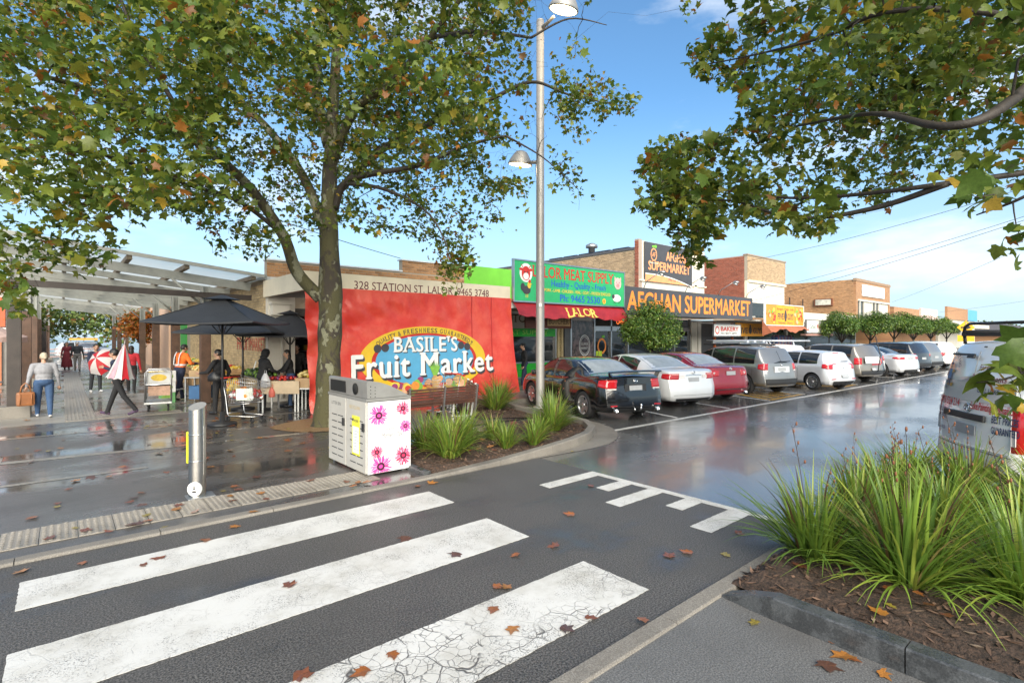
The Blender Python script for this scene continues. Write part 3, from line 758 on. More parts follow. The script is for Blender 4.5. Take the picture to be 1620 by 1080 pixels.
def tarp_pt(x, z, off=0.): 
    u = (x-TX0)/(TX1-TX0); t = 1-z/TZ1
    xx = x + .30*t*t*max(0, u-.85)/.15 + .16*t*max(0, .1-u)/.1
    return (xx, tarp_y(x, z) - off, z + .10*(1-u)*0)
g = G('wet red tarpaulin')
g.set(Base_Color=g.mix(g.rng(g.noise(1.4, 5, .6), .35, .7), (.62,.045,.030), (.70,.11,.07)), Roughness=.33, Specular_IOR_Level=.5)
g.bump(g.noise(7., 5, .65, g.warp(.3, 2.)), .35, .05); tarpm = g.m
TP = thing('tarpaulin', 'big wet red tarpaulin hung under the verandah, printed with a fruit market oval', 'tarpaulin', (8.1, 13.6, 0))
nx, nz = 210, 84
mb = MB(); mb.grid([[tarp_pt(TX0+(TX1-TX0)*i/(nx-1), TZ0+(TZ1-TZ0)*j/(nz-1)) for j in range(nz)] for i in range(nx)], 0, True)
wpart(mb, 'sheet', tarpm, TP)
mb = MB()
for x in (5.15, 9.95, 10.75): mb.grid([[tarp_pt(x+dx, TZ0+(TZ1-TZ0)*j/30, .004) for j in range(31)] for dx in (0, .035)], 0, True)
wpart(mb, 'seam', mat('tarpaulin seam', (.42,.02,.016), .4), TP)
tf = lambda p: tarp_pt(8.30 + p[0], 1.33 + p[1], .030 + p[2])
def tdisc(mb, cx, cy, rx, ry, off, mi, rin=0., rings=5, n=72):
    A = [[tf((cx + rx*q*math.cos(a), cy + ry*q*math.sin(a), off)) for q in np.linspace(rin, 1, rings+1)] for a in np.linspace(0, 2*math.pi, n+1)]
    mb.grid(A, mi, False, True)
pyel = mat('print yellow', (.72,.47,.03), .45, var=.05); pblu = mat('print blue', (.10,.36,.58), .45, var=.05); pred = mat('print red', (.50,.03,.02), .45); pwh = mat('print white', (.78,.77,.74), .45, var=.04); pdk = mat('print dark grey', (.055,.05,.055), .45)
mb = MB(); tdisc(mb, 0, 0, 2.16, .98, 0, 0, .80, 2); wpart(mb, 'oval_border', pyel, TP)
mb = MB(); tdisc(mb, 0, -.02, 1.80, .80, .003, 0, .90, 2); wpart(mb, 'oval_outline', pred, TP)
mb = MB(); tdisc(mb, 0, -.02, 1.68, .735, .005, 0, 0, 8); wpart(mb, 'oval_field', pblu, TP)
mb = MB(); s_ = 'QUALITY & FRESHNESS GUARANTEED !!'
wid = [(.36 if c in " I!" else (.95 if c in 'QGMNUHDR&' else .82)) for c in s_]; tot = sum(wid); acc = 0
for c, wd in zip(s_, wid):
    q = (acc + wd/2)/tot; acc += wd
    if c == ' ': continue
    a = R(148) - q*R(116); ca_, sa_ = math.cos(a), math.sin(a); X, Y = 1.935*ca_, .865*sa_; dx, dy = 1.935*sa_, -.865*ca_; l_ = math.hypot(dx, dy); dx, dy = dx/l_, dy/l_
    text_on(mb, c, 0, 0, .135, 0, None if c in 'I!' else .092, align='C', serif=.05, weight=.012, fn=lambda p, X=X, Y=Y, dx=dx, dy=dy: tf((X + p[0]*dx - (p[1]-.065)*dy, Y + p[0]*dy + (p[1]-.065)*dx, .007+p[2])), thick=.001)
wpart(mb, 'arched_lettering', pdk, TP)
def tword(word, x, y, h, wd, m, off, dx=0., dy=0., nm='lettering', weight=.0, serif=.07, drop=0.):
    mb = MB(); text_on(mb, word, 0, 0, h, 0, wd, weight=weight, serif=serif, spacing=1.12, fn=lambda p: tf((x+dx+p[0], y+dy+p[1]+drop*p[0], off+p[2])), thick=.001); wpart(mb, nm, m, TP)
tword("BASILE'S", -1.13, .24, .43, 2.18, pdk, .009, .03, -.03, 'lettering_shadow', .02); tword("BASILE'S", -1.13, .24, .43, 2.18, pwh, .013, weight=.02)
for k in range(4): tword('Fruit Market', -2.42, -.48, .66, 4.85, pdk, .011+k*.0009, .011*(k+1), -.017*(k+1), 'lettering_shadow', .026, .05, .012)
tword('Fruit Market', -2.42, -.48, .66, 4.85, pwh, .019, weight=.026, serif=.05, drop=.012)
mb = MB()
for cx, cy in ((-1.62, .34), (-1.38, .36), (1.20, .40), (1.44, .36)): tdisc(mb, cx, cy, .12, .12, .010, 0, 0, 1, 20)
wpart(mb, 'dot_print', pdk, TP)
pf = [mat('print fruit %d' % i, c, .5, var=.2, vs=9) for i, c in enumerate(((.75,.28,.05), (.72,.55,.08), (.55,.06,.04), (.20,.42,.06), (.75,.42,.25), (.62,.35,.10), (.30,.05,.15)))]
mb = MB(); rr = random.Random(5)
for k in range(46):
    x = rr.uniform(-1.2, 1.3); y = -.62 - .34*rr.random() + .05*math.cos(x); q = rr.uniform(.07, .15); tdisc(mb, x, y, q, q*rr.uniform(.8, 1.05), .0215+k*.0004, rr.choice([0,0,1,1,2,3,4,4,5,6]), 0, 1, 16)
for k in range(9):                                                 # a pineapple with its leaves
    a = R(50 + k*10); tip = (.22+.34*math.cos(a), -.40+.34*math.sin(a)); mb.add([tf((.16, -.50, .042)), tf((.28, -.50, .042)), tf((*tip, .042))], [(0, 1, 2)], 3)
tdisc(mb, .22, -.68, .13, .20, .044, 5, 0, 1, 20)
wpart(mb, 'fruit_print', pf, TP)

# --- the meat shop
MS = thing('meat_shop', 'butcher shop with green painted parapet and green window bands beneath a maroon awning', 'shop building', (14.7, 17.2, 0))
gpar = mat('bright green paint', (.17,.52,.045), .5, var=.1, vs=1.5); gsh = mat('green window vinyl', (.02,.42,.03), .4)
wpart(wbox(12.21, 17.9, 17.24, 17.5, 3.3, 4.86), 'parapet', gpar, MS)
wpart(wbox(12.21, 17.9, 17.55, 34, 3.6, 3.7), 'roof', roofm, MS)
wpart(wbox(11.7, 17.9, 17.25, 17.45, 2.35, 3.2), 'header_wall', creamw, MS)
mb = MB(); text_on(mb, 'BUTCHER', 0, 0, .34, 0, 2.4, serif=.06, weight=.01, fn=front_fn(14.1, 17.248, 2.62)); wpart(mb, 'header_lettering', mat('brown lettering', (.12,.07,.03), .6), MS)
wpart(wbox(11.7, 17.35, 17.3, 17.33, .75, 2.0), 'window_glass', glass, MS)
mb = wbox(11.7, 17.35, 17.22, 17.29, 1.99, 2.34); wbox(11.7, 17.35, 17.22, 17.29, .22, .80, mb); wpart(mb, 'window_band', gsh, MS)
mb = MB(); text_on(mb, 'LALOR MEAT SUPPLY', 0, 0, .2, 0, 4.6, serif=.05, fn=front_fn(12.3, 17.218, 2.08)); wpart(mb, 'band_lettering', mat('pale green lettering', (.30,.62,.10), .5), MS)
mb = MB()
for x in (11.66, 14.55, 17.38): wbox(x-.035, x+.035, 17.2, 17.34, .11, 2.36, mb)
wbox(11.7, 17.35, 17.19, 17.34, .81, .87, mb); wbox(11.7, 17.35, 17.19, 17.34, .14, .215, mb); wpart(mb, 'window_frame', alu, MS)
tile = mat('green wall tile', (.03,.12,.07), .25, var=.2, vs=3); mb = MB()
for i in range(38): mb.bbox((11.8+i*.15, 17.27, .06), (.142, .06, .142), .006)
wpart(mb, 'tile_row', tile, MS, kind='stuff')
meat = mat('meat display', (.35,.05,.04), .5, var=.5, vs=8.); mb = MB(); rr = random.Random(2)
for k in range(34): mb.sphere((12+rr.random()*5.2, 17.55+rr.random()*.5, .86+rr.random()*.55), (.12,.1,.07), 8, 5)
wpart(mb, 'meat_display', meat, MS, kind='stuff')
mb = wbox(11.7, 17.4, 18.3, 18.4, .1, 3.2); wpart(mb, 'interior_wall', mat('pink interior wall', (.42,.26,.25), .7, var=.3, vs=2.), MS)  # plain pink wall colour, mottled by noise
mb = MB()
for x in (17.5, 17.75): wbox(x-.06, x+.06, 17.15, 17.3, .11, 2.95, mb)
for j in range(20): wbox(17.58, 17.68, 17.2, 17.23, .2+j*.13, .24+j*.13, mb)
wpart(mb, 'side_pillar', mat('cream pillar', (.50,.40,.22), .6), MS)
wpart(wbox(11.66, 30.2, 13.87, 17.2, 3.06, 3.14), 'verandah_soffit', greyr, MS)
wpart(wbox(11.66, 17.75, 13.72, 13.86, 2.98, 3.22), 'verandah_fascia', white, MS)
AW = thing('awning', 'sagging maroon awning with yellow letters under the green meat sign', 'awning', (14.7, 13.6, 0))
awm = mat('maroon awning cloth', (.30,.018,.022), .4, var=.2, vs=3., bump=.4, bs=9.)
def aw_pt(x, t, off=0.):
    return (x, 13.68 - .30*math.sin(t*1.5)*(1+.12*math.sin(2.3*x)) - off, 3.20 - .52*t + .05*math.sin(1.7*x+1)*t + .025*math.sin(9*x+3*t)*t)
mb = MB(); mb.grid([[aw_pt(11.7+6.0*i/90, j/10) for j in range(11)] for i in range(91)][::-1], 0, True); wpart(mb, 'cloth', awm, AW)
mb = MB(); text_on(mb, 'LALOR', 0, 0, .34, 0, 1.75, serif=.07, weight=.02, fn=lambda p: aw_pt(14.1+p[0], max(.06, .93-p[1]/.52), .025+p[2])); wpart(mb, 'lettering', mat('yellow awning letters', (.70,.52,.10), .5), AW)

def board(name, label, X0, X1, Z0, Z1, Y, m, th=.08, frame=None, base=None):
    root = thing(name, label, 'sign', ((X0+X1)/2, Y, Z0)); wpart(wbox(X0, X1, Y, Y+th, Z0, Z1), 'board', m, root)
    if frame:
        mb = MB(); e = .05
        wbox(X0-e, X1+e, Y-.02, Y+th, Z1+.002, Z1+e, mb); wbox(X0-e, X1+e, Y-.02, Y+th, Z0-e, Z0-.002, mb); wbox(X0-e, X0-.002, Y-.02, Y+th, Z0, Z1, mb); wbox(X1+.002, X1+e, Y-.02, Y+th, Z0, Z1, mb)
        wpart(mb, 'frame', frame, root)
    return root
def words(root, lines, nm='lettering'):
    """lines: (text, X, Z, height, width, material, weight, serif)"""
    for t, X, Z, h, wd, m, wt, sf in lines:
        mb = MB(); text_on(mb, t, 0, 0, h, 0, wd, weight=wt, serif=sf, fn=front_fn(X, root.location.y - .001, Z)); wpart(mb, nm, m, root)
# green meat sign
sgreen = mat('sign green', (.03,.40,.14), .4, var=.12, vs=1.2); sred = mat('sign red', (.55,.03,.02), .45); sblue = mat('sign blue', (.02,.11,.45), .45); syel = mat('sign yellow', (.75,.50,.05), .45); swh = mat('sign white', (.78,.78,.75), .45, var=.03); sor = mat('sign orange', (.80,.26,.04), .45, var=.05)
s1 = board('shop_sign', 'green meat shop sign board with red lettering and farm animals', 11.72, 17.72, 3.24, 4.62, 13.60, sgreen, .09, alu)
words(s1, [('LALOR MEAT SUPPLY', 12.55, 4.12, .40, 4.5, sred, .012, .06), ('Healthy - Quality - Fresh', 13.5, 3.82, .23, 3.05, sblue, .018, 0), ('BEEF - PORK - LAMB - CHICKEN - VEAL - GOAT - FROZEN SEAFOOD', 12.75, 3.62, .115, 4.1, syel, .01, 0), ('Ph: 9465 2530', 13.95, 3.30, .25, 2.25, sblue, .022, 0)])
def print_part(root, nm, mats, fnc):
    mb = MB(); fnc(mb); wpart(mb, nm, mats, root)
f1 = front_fn(0, 13.598, 0)
def animals(mb):
    disc(mb, 12.25, 4.22, .30, .33, 0, .004, f1); disc(mb, 12.25, 4.20, .20, .25, 1, .006, f1); disc(mb, 12.25, 4.10, .13, .12, 0, .008, f1)      # cow's head in a white round
    for s in (-1, 1): disc(mb, 12.25+.22*s, 4.33, .09, .05, 1, .007, f1); disc(mb, 12.25+.07*s, 4.24, .025, .03, 2, .009, f1); mb.add([f1((12.25+.12*s, 4.40, .0075)), f1((12.25+.18*s, 4.40, .0075)), f1((12.25+.24*s, 4.52, .0075))][::s], [(0, 1, 2)], 1)
    disc(mb, 12.28, 3.62, .19, .15, 2, .005, f1); disc(mb, 12.40, 3.80, .08, .12, 3, .006, f1); disc(mb, 12.42, 3.93, .06, .06, 1, .0075, f1); disc(mb, 12.10, 3.72, .10, .14, 2, .0065, f1)   # rooster
    mb.add([f1((12.47, 3.86, .008)), f1((12.54, 3.84, .008)), f1((12.47, 3.82, .008))], [(0, 2, 1)], 3)
    for x in (12.24, 12.32): mb.add([f1((x, 3.36, .005)), f1((x+.025, 3.36, .005)), f1((x+.025, 3.50, .005)), f1((x, 3.50, .005))], [(0, 1, 2, 3)], 3)
    disc(mb, 17.32, 4.16, .22, .24, 4, .005, f1); disc(mb, 17.32, 4.08, .10, .08, 5, .007, f1)                                              # pig
    for s in (-1, 1): disc(mb, 17.32+.09*s, 4.2, .02, .025, 2, .008, f1); mb.add([f1((17.32+.10*s, 4.33, .006)), f1((17.32+.22*s, 4.30, .006)), f1((17.32+.20*s, 4.45, .006))][::s], [(0, 1, 2)], 4)
    disc(mb, 17.25, 3.56, .27, .15, 0, .005, f1); disc(mb, 17.03, 3.62, .09, .09, 2, .0065, f1)                                              # sheep
    for x in (17.08, 17.18, 17.34, 17.44): mb.add([f1((x, 3.34, .004)), f1((x+.03, 3.34, .004)), f1((x+.03, 3.48, .004)), f1((x, 3.48, .004))], [(0, 1, 2, 3)], 2)
    disc(mb, 16.45, 3.40, .11, .11, 3, .005, f1); disc(mb, 16.45, 3.40, .07, .07, 6, .007, f1)
print_part(s1, 'animal_print', [swh, sred, pdk, syel, mat('print pink', (.72,.45,.42), .5), mat('print rose', (.55,.25,.25), .5), sor], animals)
brn = mat('brown sign board', (.10,.035,.022), .5, var=.15, vs=4)
hs = thing('hanging_sign', 'small brown hanging butcher sign under the maroon awning, behind the lamp post', 'sign', (15.0, 14.9, 2.32))
wpart(wbox(13.4, 15.95, 14.9, 14.96, 2.32, 2.88), 'board', brn, hs); wpart(wbox(14.55, 15.85, 14.88, 14.899, 2.42, 2.78), 'name_panel', mat('tan sign panel', (.36,.25,.13), .5), hs)
mb = MB(); text_on(mb, 'BUTCHER', 0, 0, .22, 0, 1.15, serif=.06, weight=.01, fn=front_fn(14.62, 14.879, 2.49)); text_on(mb, 'MEAT', 0, 0, .15, 0, .7, serif=.05, fn=front_fn(13.6, 14.899, 2.62)); wpart(mb, 'lettering', mat('dark brown letters', (.06,.03,.02), .5), hs)
mb = MB()
for x in (13.6, 15.7): mb.tube([(x, 14.93, 2.88), (x, 14.93, 3.06)], .012, 6)
wpart(mb, 'hanger', steel, hs)

# --- the supermarket
SM = thing('supermarket', 'tan brick supermarket with cream front parapet rising behind its dark verandah sign', 'shop building', (24, 17.2, 0))
w = wbox(23.74, 24.0, 17.46, 36, 3.3, 6.72); w = w.build('side_wall', mortar_t, SM); 
for v in w.data.vertices: v.co -= Vector((24, 17.2, 0))
bricks(SM, w, (23.74, 17.46, 3.4), (0, 1, 0), (-1, 0, 0), 12., 3.3, br_tan, 0)
wpart(wbox(23.68, 24.05, 17.46, 36, 6.725, 6.85), 'gutter', mat('dark gutter', (.09,.09,.1), .5), SM)
p_ = wbox(23.70, 24.0, 17.2, 17.458, 3.3, 7.27).build('corner_pier', mortar_r, SM)
for v in p_.data.vertices: v.co -= Vector((24, 17.2, 0))
bricks(SM, p_, (23.70, 17.2, 3.4), (0, 1, 0), (-1, 0, 0), .258, 3.8, br_red, 0)
wpart(wbox(24.002, 30.5, 17.2, 17.46, 3.3, 7.2), 'front_parapet', creamw, SM)
wpart(wbox(24.0, 30.5, 17.5, 36, 6.5, 6.6), 'roof', roofm, SM)
mb = wbox(23.75, 30.6, 17.1, 17.198, 5.0, 5.08); wbox(29.2, 29.5, 17.1, 17.198, 3.4, 7.15, mb); wpart(mb, 'cornice', cream, SM)
mb = MB(); mb.lathe([(.2, 0), (.2, .65), (.36, .68), (.36, .84), (.14, .95), (0, .97)], 14, 0, Matrix.Translation((24.6, 21.3, 6.7))); wpart(mb, 'roof_vent', steel, SM)
mb = MB()
for k in range(5): mb.bar((24.6, 18.2+k*1.3, 6.98), (24.6, 19.3+k*1.3, 6.98), 1.0, .05)
wpart(mb, 'solar_panel', mat('solar panel', (.015,.02,.035), .15), SM)
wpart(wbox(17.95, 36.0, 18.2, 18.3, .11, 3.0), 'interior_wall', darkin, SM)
marb = G('marbled window vinyl'); marb.set(Base_Color=marb.mix(marb.rng(marb.noise(2.2, 7, .7, marb.warp(.8, 1.5)), .42, .62), (.035,.03,.032), (.22,.16,.16)), Roughness=.15)
wpart(wbox(17.95, 18.35, 17.2, 17.4, .11, 3.05), 'tiled_pier', mat('dark grey tile', (.10,.10,.10), .35, var=.2, vs=3), SM)
wpart(wbox(18.45, 20.05, 17.25, 17.30, .2, 2.75), 'window', marb.m, SM)
mb = MB(); fW = front_fn(0, 17.249, 0); disc(mb, 19.4, 1.55, .40, .52, 0, .003, fW, 32, rin=.9); disc(mb, 19.4, 1.55, .32, .42, 0, .003, fW, 32, rin=.93)
text_on(mb, 'SUPER', 0, 0, .14, 0, .5, align='C', fn=front_fn(19.4, 17.248, 1.55)); text_on(mb, 'MARKET', 0, 0, .12, 0, .5, align='C', fn=front_fn(19.4, 17.248, 1.36)); wpart(mb, 'window_emblem', swh, SM)
mb = MB()
for x in (18.4, 20.1, 21.4, 22.8, 25., 27.2, 28.9): wbox(x-.045, x+.045, 17.2, 17.36, .11, 3.0, mb)
wbox(20.15, 28.85, 17.2, 17.36, 2.26, 2.5, mb); wpart(mb, 'window_frame', alu, SM)
mb = wbox(20.15, 21.35, 17.3, 17.32, .15, 2.25); wbox(21.45, 22.75, 17.3, 17.32, .15, 2.25, mb); wbox(22.85, 28.85, 17.3, 17.32, .3, 2.25, mb); wpart(mb, 'shop_glass', glass, SM)
mb = MB(); fD = front_fn(0, 17.298, 0); disc(mb, 20.75, 1.5, .34, .40, 0, .004, fD, 28, rin=.72); disc(mb, 20.85, 1.98, .13, .07, 1, .005, fD, 16); wbox(20.3, 20.75, 17.285, 17.297, .7, 1.25, mb, 2); wbox(20.2, 21.3, 17.285, 17.297, .55, .64, mb, 0); wpart(mb, 'door_print', [sor, gpar, mat('lime print', (.45,.62,.03), .5)], SM)
mb = wbox(20.2, 22.7, 17.28, 17.36, 2.52, 2.98); wpart(mb, 'header', darkin, SM)
mb = MB(); text_on(mb, 'OPEN', 0, 0, .25, 0, .8, fn=front_fn(21.9, 17.279, 2.62)); wpart(mb, 'open_sign', mat('orange neon', (.6,.12,.03), .5, var=0, emit=(1,.2,.04), est=.8), SM)
shut = mat('charcoal roller shutter', (.06,.06,.063), .45, .2, var=.1, vs=3)
for x0, x1 in ((30.1, 31.7), (31.85, 34.0), (34.15, 35.7)):
    mb = MB()
    for j in range(28): mb.bar((x0, 17.25, .16+j*.095), (x1, 17.25, .16+j*.095), .03, .088)
    wpart(mb, 'roller_shutter', shut, SM)
mb = MB()
for x in (31.78, 34.07): wbox(x-.06, x+.06, 17.14, 17.28, .11, 2.85, mb)
wpart(mb, 'shutter_rail', mat('orange shutter rail', (.62,.15,.04), .5), SM)
mb = wbox(28.95, 29.6, 17.15, 17.4, .11, 2.85); wbox(29.7, 30.05, 17.15, 17.4, .11, 2.85, mb); wbox(35.75, 36.15, 17.15, 17.4, .11, 2.85, mb); wpart(mb, 'pier', creamw, SM)
s2c = mat('charcoal sign panel', (.062,.062,.068), .45, var=.1, vs=1.5)
s2 = board('shop_sign', 'long charcoal verandah sign with tall orange supermarket lettering', 17.80, 29.3, 2.92, 4.10, 13.62, s2c, .22)
words(s2, [('AFGHAN SUPERMARKET', 18.0, 3.12, .80, 11.0, sor, .028, 0)])
for k, x in enumerate((19.2, 22.5, 25.6, 28.6)):
    mb = MB(); mb.tube([(x, 13.66, 4.1), (x-.05, 13.5, 4.35), (x-.1, 12.75, 4.72)], .018, 6); mb.sphere((x-.1, 12.68, 4.68), (.12,.16,.08), 10, 6); mb.tube([(x-.1, 12.68, 4.64), (x-.1, 12.72, 4.56)], [.09, .12], 10); wpart(mb, 'spotlight', steel, s2)
s3 = board('shop_sign', 'tall dark sign on the parapet with orange lettering, round emblem and white swoosh', 24.15, 28.9, 5.0, 7.16, 17.09, s2c, .1)
s3y = mat('pale orange print', (.80,.33,.14), .45)
words(s3, [('AFGHAN', 26.15, 6.30, .50, 2.3, s3y, .03, 0), ('SUPERMARKET', 24.45, 5.66, .50, 4.2, s3y, .03, 0), ('PH: 03 9077 0467', 26.4, 5.14, .16, 2.1, s2c, .02, 0)])
f3 = front_fn(0, 17.088, 0)
def swoosh(mb):
    n = 26; lo = [5.02 + 0*i for i in range(n+1)]
    cv = lambda u: 5.02 + .44*(1-u) + .14*math.sin(u*3.4) - .06
    A = [[f3((24.16+4.73*i/n, 5.005, .002)), f3((24.16+4.73*i/n, cv(i/n), .002))] for i in range(n+1)]; mb.grid(A, 0, False, True)
    A = [[f3((24.16+4.73*i/n, cv(i/n), .003)), f3((24.16+4.73*i/n, cv(i/n)+.05, .003))] for i in range(n+1)]; mb.grid(A, 1, False, True)
    disc(mb, 24.95, 6.52, .30, .36, 0, .003, f3, 32, rin=.78); disc(mb, 25.1, 6.98, .14, .08, 2, .004, f3, 16); disc(mb, 24.88, 6.96, .10, .06, 2, .0045, f3, 16)
    text_on(mb, 'AF', 0, 0, .24, 0, .3, align='C', weight=.02, fn=front_fn(24.95, 17.086, 6.40)); text_on(mb, 'Fresh Food Good Price', 0, 0, .07, 1, .8, align='C', fn=front_fn(24.95, 17.086, 6.02))
print_part(s3, 'emblem_print', [s3y, swh, gpar], swoosh)
bk = board('hanging_sign', 'white bakery sign with red lettering hung under the verandah', 26.9, 29.9, 2.02, 2.62, 14.6, swh, .06, steel)
words(bk, [('BAKERY', 27.65, 2.28, .24, 2.0, sred, .03, 0), ('PH: 8077 6899', 27.65, 2.10, .10, 1.8, pdk, .02, 0)]); print_part(bk, 'emblem_print', [sred], lambda mb: disc(mb, 27.25, 2.32, .22, .22, 0, .003, front_fn(0, 14.598, 0), 20, rin=.7))

# --- red brick two-storey shop with the orange food sign
RBD = thing('red_brick_building', 'two-storey building with red brick side and tan brick front over cream panels', 'building', (39.3, 17.2, 0))
w = wbox(36.22, 36.5, 17.42, 34, 3.2, 7.62).build('side_wall', mortar_r, RBD)
for v in w.data.vertices: v.co -= Vector((39.3, 17.2, 0))
bricks(RBD, w, (36.22, 17.42, 3.6), (0, 1, 0), (-1, 0, 0), 6.5, 4.0, br_red, 0)
w = wbox(36.24, 42.5, 17.2, 17.40, 5.92, 7.62).build('front_wall', mortar_t, RBD)
for v in w.data.vertices: v.co -= Vector((39.3, 17.2, 0))
bricks(RBD, w, (36.24, 17.2, 5.93), (1, 0, 0), (0, -1, 0), 6.26, 1.68, br_tan, 0)
wpart(wbox(36.18, 42.56, 17.15, 17.5, 7.625, 7.72), 'coping', mat('brick coping', (.30,.22,.15), .8), RBD); wpart(wbox(36.5, 42.5, 17.6, 34, 7.3, 7.4), 'roof', roofm, RBD)
for x0, x1 in ((36.5, 39.3), (39.5, 42.4)): wpart(wbox(x0, x1, 17.24, 17.38, 4.35, 5.75), 'cream_panel', creamw, RBD)
mb = wbox(36.3, 42.5, 17.12, 17.4, 5.76, 5.91); wbox(39.32, 39.48, 17.2, 17.38, 3.1, 5.75, mb); wbox(36.24, 36.48, 17.2, 17.4, 3.1, 5.75, mb); wpart(mb, 'panel_frame', cream, RBD)
wpart(wbox(36.5, 42.4, 17.26, 17.36, 3.3, 4.34), 'upstairs_window', glass, RBD)
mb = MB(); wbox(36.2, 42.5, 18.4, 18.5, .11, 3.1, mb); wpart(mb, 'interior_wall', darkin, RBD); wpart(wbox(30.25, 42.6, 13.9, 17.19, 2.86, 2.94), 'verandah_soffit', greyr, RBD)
wpart(wbox(36.6, 42.4, 17.3, 17.33, .3, 2.6), 'shop_glass', glass, RBD)
s5 = board('shop_sign', 'orange and yellow burger shop sign with food pictures at both ends, above the rust awning', 30.9, 36.35, 2.66, 3.86, 13.60, sor, .1, white)
s5y = mat('amber sign print', (.78,.36,.03), .45)
print_part(s5, 'centre_panel', [s5y], lambda mb: wbox(32.3, 34.9, 13.5968, 13.5998, 2.68, 3.84, mb))
words(s5, [('FIVE', 32.5, 3.0, .36, .85, pdk, .03, .04), ('GUYS', 33.9, 3.0, .36, .85, pdk, .03, .04), ('Burgers  Chips  Grill', 32.45, 3.56, .13, 2.3, sred, .02, 0), ('Takeaway - Dine in', 32.55, 2.74, .13, 2.1, pdk, .02, 0)])
f5 = front_fn(0, 13.588, 0)
def food(mb):
    r = random.Random(4)
    for k in range(40):
        x = r.choice([r.uniform(31.0, 32.15), r.uniform(35.0, 36.25)]); disc(mb, x, r.uniform(2.8, 3.72), r.uniform(.08, .17), r.uniform(.06, .13), r.randrange(5), .002+k*.0004, f5, 12)
    disc(mb, 33.6, 3.22, .19, .26, 5, .006, f5, 20); disc(mb, 33.6, 3.46, .10, .12, 5, .007, f5, 16); disc(mb, 33.6, 2.96, .14, .06, 5, .007, f5, 16)
print_part(s5, 'food_print', pf[:5] + [pdk], food)
aw5 = thing('awning', 'ragged rust coloured awning under the burger shop sign', 'awning', (33.6, 13.6, 0))
def aw5p(x, t): return (x, 13.66 - .55*t, 2.62 - .42*t*(.75+.25*math.sin(x*2.1)) + .03*math.sin(x*7)*t)
mb = MB(); mb.grid([[aw5p(30.6+6.*i/50, j/6) for j in range(7)] for i in range(51)][::-1], 0, True); mb.add([(30.6, 13.66, 2.9), (30.6, 13.1, 2.2), (30.6, 13.66, 2.0)], [(0, 1, 2)]); wpart(mb, 'cloth', mat('rust awning cloth', (.36,.12,.06), .7, var=.2, vs=3), aw5)
s5b = board('hanging_sign', 'orange burger sign hung under the verandah beside the roller shutters', 30.6, 34.3, 1.98, 2.78, 15.2, s5y, .06)
words(s5b, [('FIVE', 30.9, 2.16, .34, 1.15, pdk, .03, .04), ('GUYS', 32.8, 2.16, .34, 1.2, pdk, .03, .04)]); print_part(s5b, 'figure_print', [pdk], lambda mb: (disc(mb, 32.4, 2.36, .2, .24, 0, .003, front_fn(0, 15.198, 0), 16), disc(mb, 32.4, 2.6, .1, .1, 0, .004, front_fn(0, 15.198, 0), 16)))
s6 = board('shop_sign', 'long white gift shop sign with script and grey capitals', 36.75, 41.6, 2.22, 3.02, 13.55, swh, .1, steel)
words(s6, [('Grand', 37.3, 2.48, .30, .95, mat('sign dark green', (.03,.10,.06), .5), .01, 0), ('Wishes', 38.4, 2.48, .30, .95, sred, .01, 0), ('GIFT SHOP', 39.5, 2.48, .32, 1.95, mat('sign grey', (.12,.12,.13), .5), .02, 0)])
print_part(s6, 'tick_print', [mat('sign plum', (.20,.02,.08), .5)], lambda mb: mb.add([front_fn(0, 13.546, 0)(p) for p in ((36.9, 2.6, 0), (36.98, 2.62, 0), (37.03, 2.42, 0), (37.25, 2.9, 0), (37.04, 2.30, 0))], [(0, 4, 2, 1), (4, 3, 2)]))
wpart(wbox(36.7, 41.65, 13.6, 13.9, 2.02, 2.15), 'valance', mat('faded pink valance', (.42,.24,.20), .7), s6)
# goods standing before the gift shop
rk = thing('clothes_rack', 'rack of blue and plum clothes before the gift shop window', 'clothes rack', (38.0, 15.6, .11)); mb = MB(); r = random.Random(8)
for k in range(16): mb.bbox((36.8+k*.17, 15.6, 1.55), (.13, .42, r.uniform(.7, 1.0)), .03, k % 3)
wpart(mb, 'garment', [mat('blue cloth', (.05,.09,.22), .8), mat('plum cloth', (.16,.05,.09), .8), mat('grey cloth', (.2,.2,.23), .8)], rk, kind='stuff')
mb = MB(); mb.tube([(36.7, 15.6, .11), (36.7, 15.6, 2.05), (39.6, 15.6, 2.05), (39.6, 15.6, .11)], .02, 6); wpart(mb, 'rail', steel, rk)

# --- the row farther along
LS = thing('low_shop_row', 'low row of shops with a cream fascia between the two tall brick buildings', 'shop building', (50.6, 17.2, 0))
wpart(wbox(42.6, 58.7, 17.2, 17.5, .1, 3.9), 'wall', creamw, LS); mb = wbox(42.6, 58.7, 13.75, 13.9, 2.7, 3.3); wpart(mb, 'verandah_fascia', mat('dark shop fascia', (.04,.045,.06), .5), LS); wpart(wbox(42.6, 58.7, 13.91, 17.19, 2.75, 2.84), 'verandah_soffit', greyr, LS)
wpart(wbox(43, 58.3, 17.12, 17.18, .5, 2.6), 'shop_glass', glass, LS)
mb = MB(); disc(mb, 49.5, 3.0, .4, .4, 0, .01, front_fn(0, 13.74, 0), 20); wpart(mb, 'round_emblem', swh, LS)
TB2 = thing('tan_brick_building', 'orange brick two-storey building with a white sign high on its front', 'building', (64.4, 17.2, 0))
g = G('far orange brickwork'); bt = g.n.new('ShaderNodeTexBrick'); mpb = g.n.new('ShaderNodeMapping'); mpb.inputs['Rotation'].default_value = (R(90), 0, R(90)); g.l.new(g.co, mpb.inputs['Vector']); g.l.new(mpb.outputs[0], bt.inputs['Vector'])
for k, v in (('Scale', 1.), ('Brick Width', .24), ('Row Height', .086), ('Mortar Size', .008)): bt.inputs[k].default_value = v
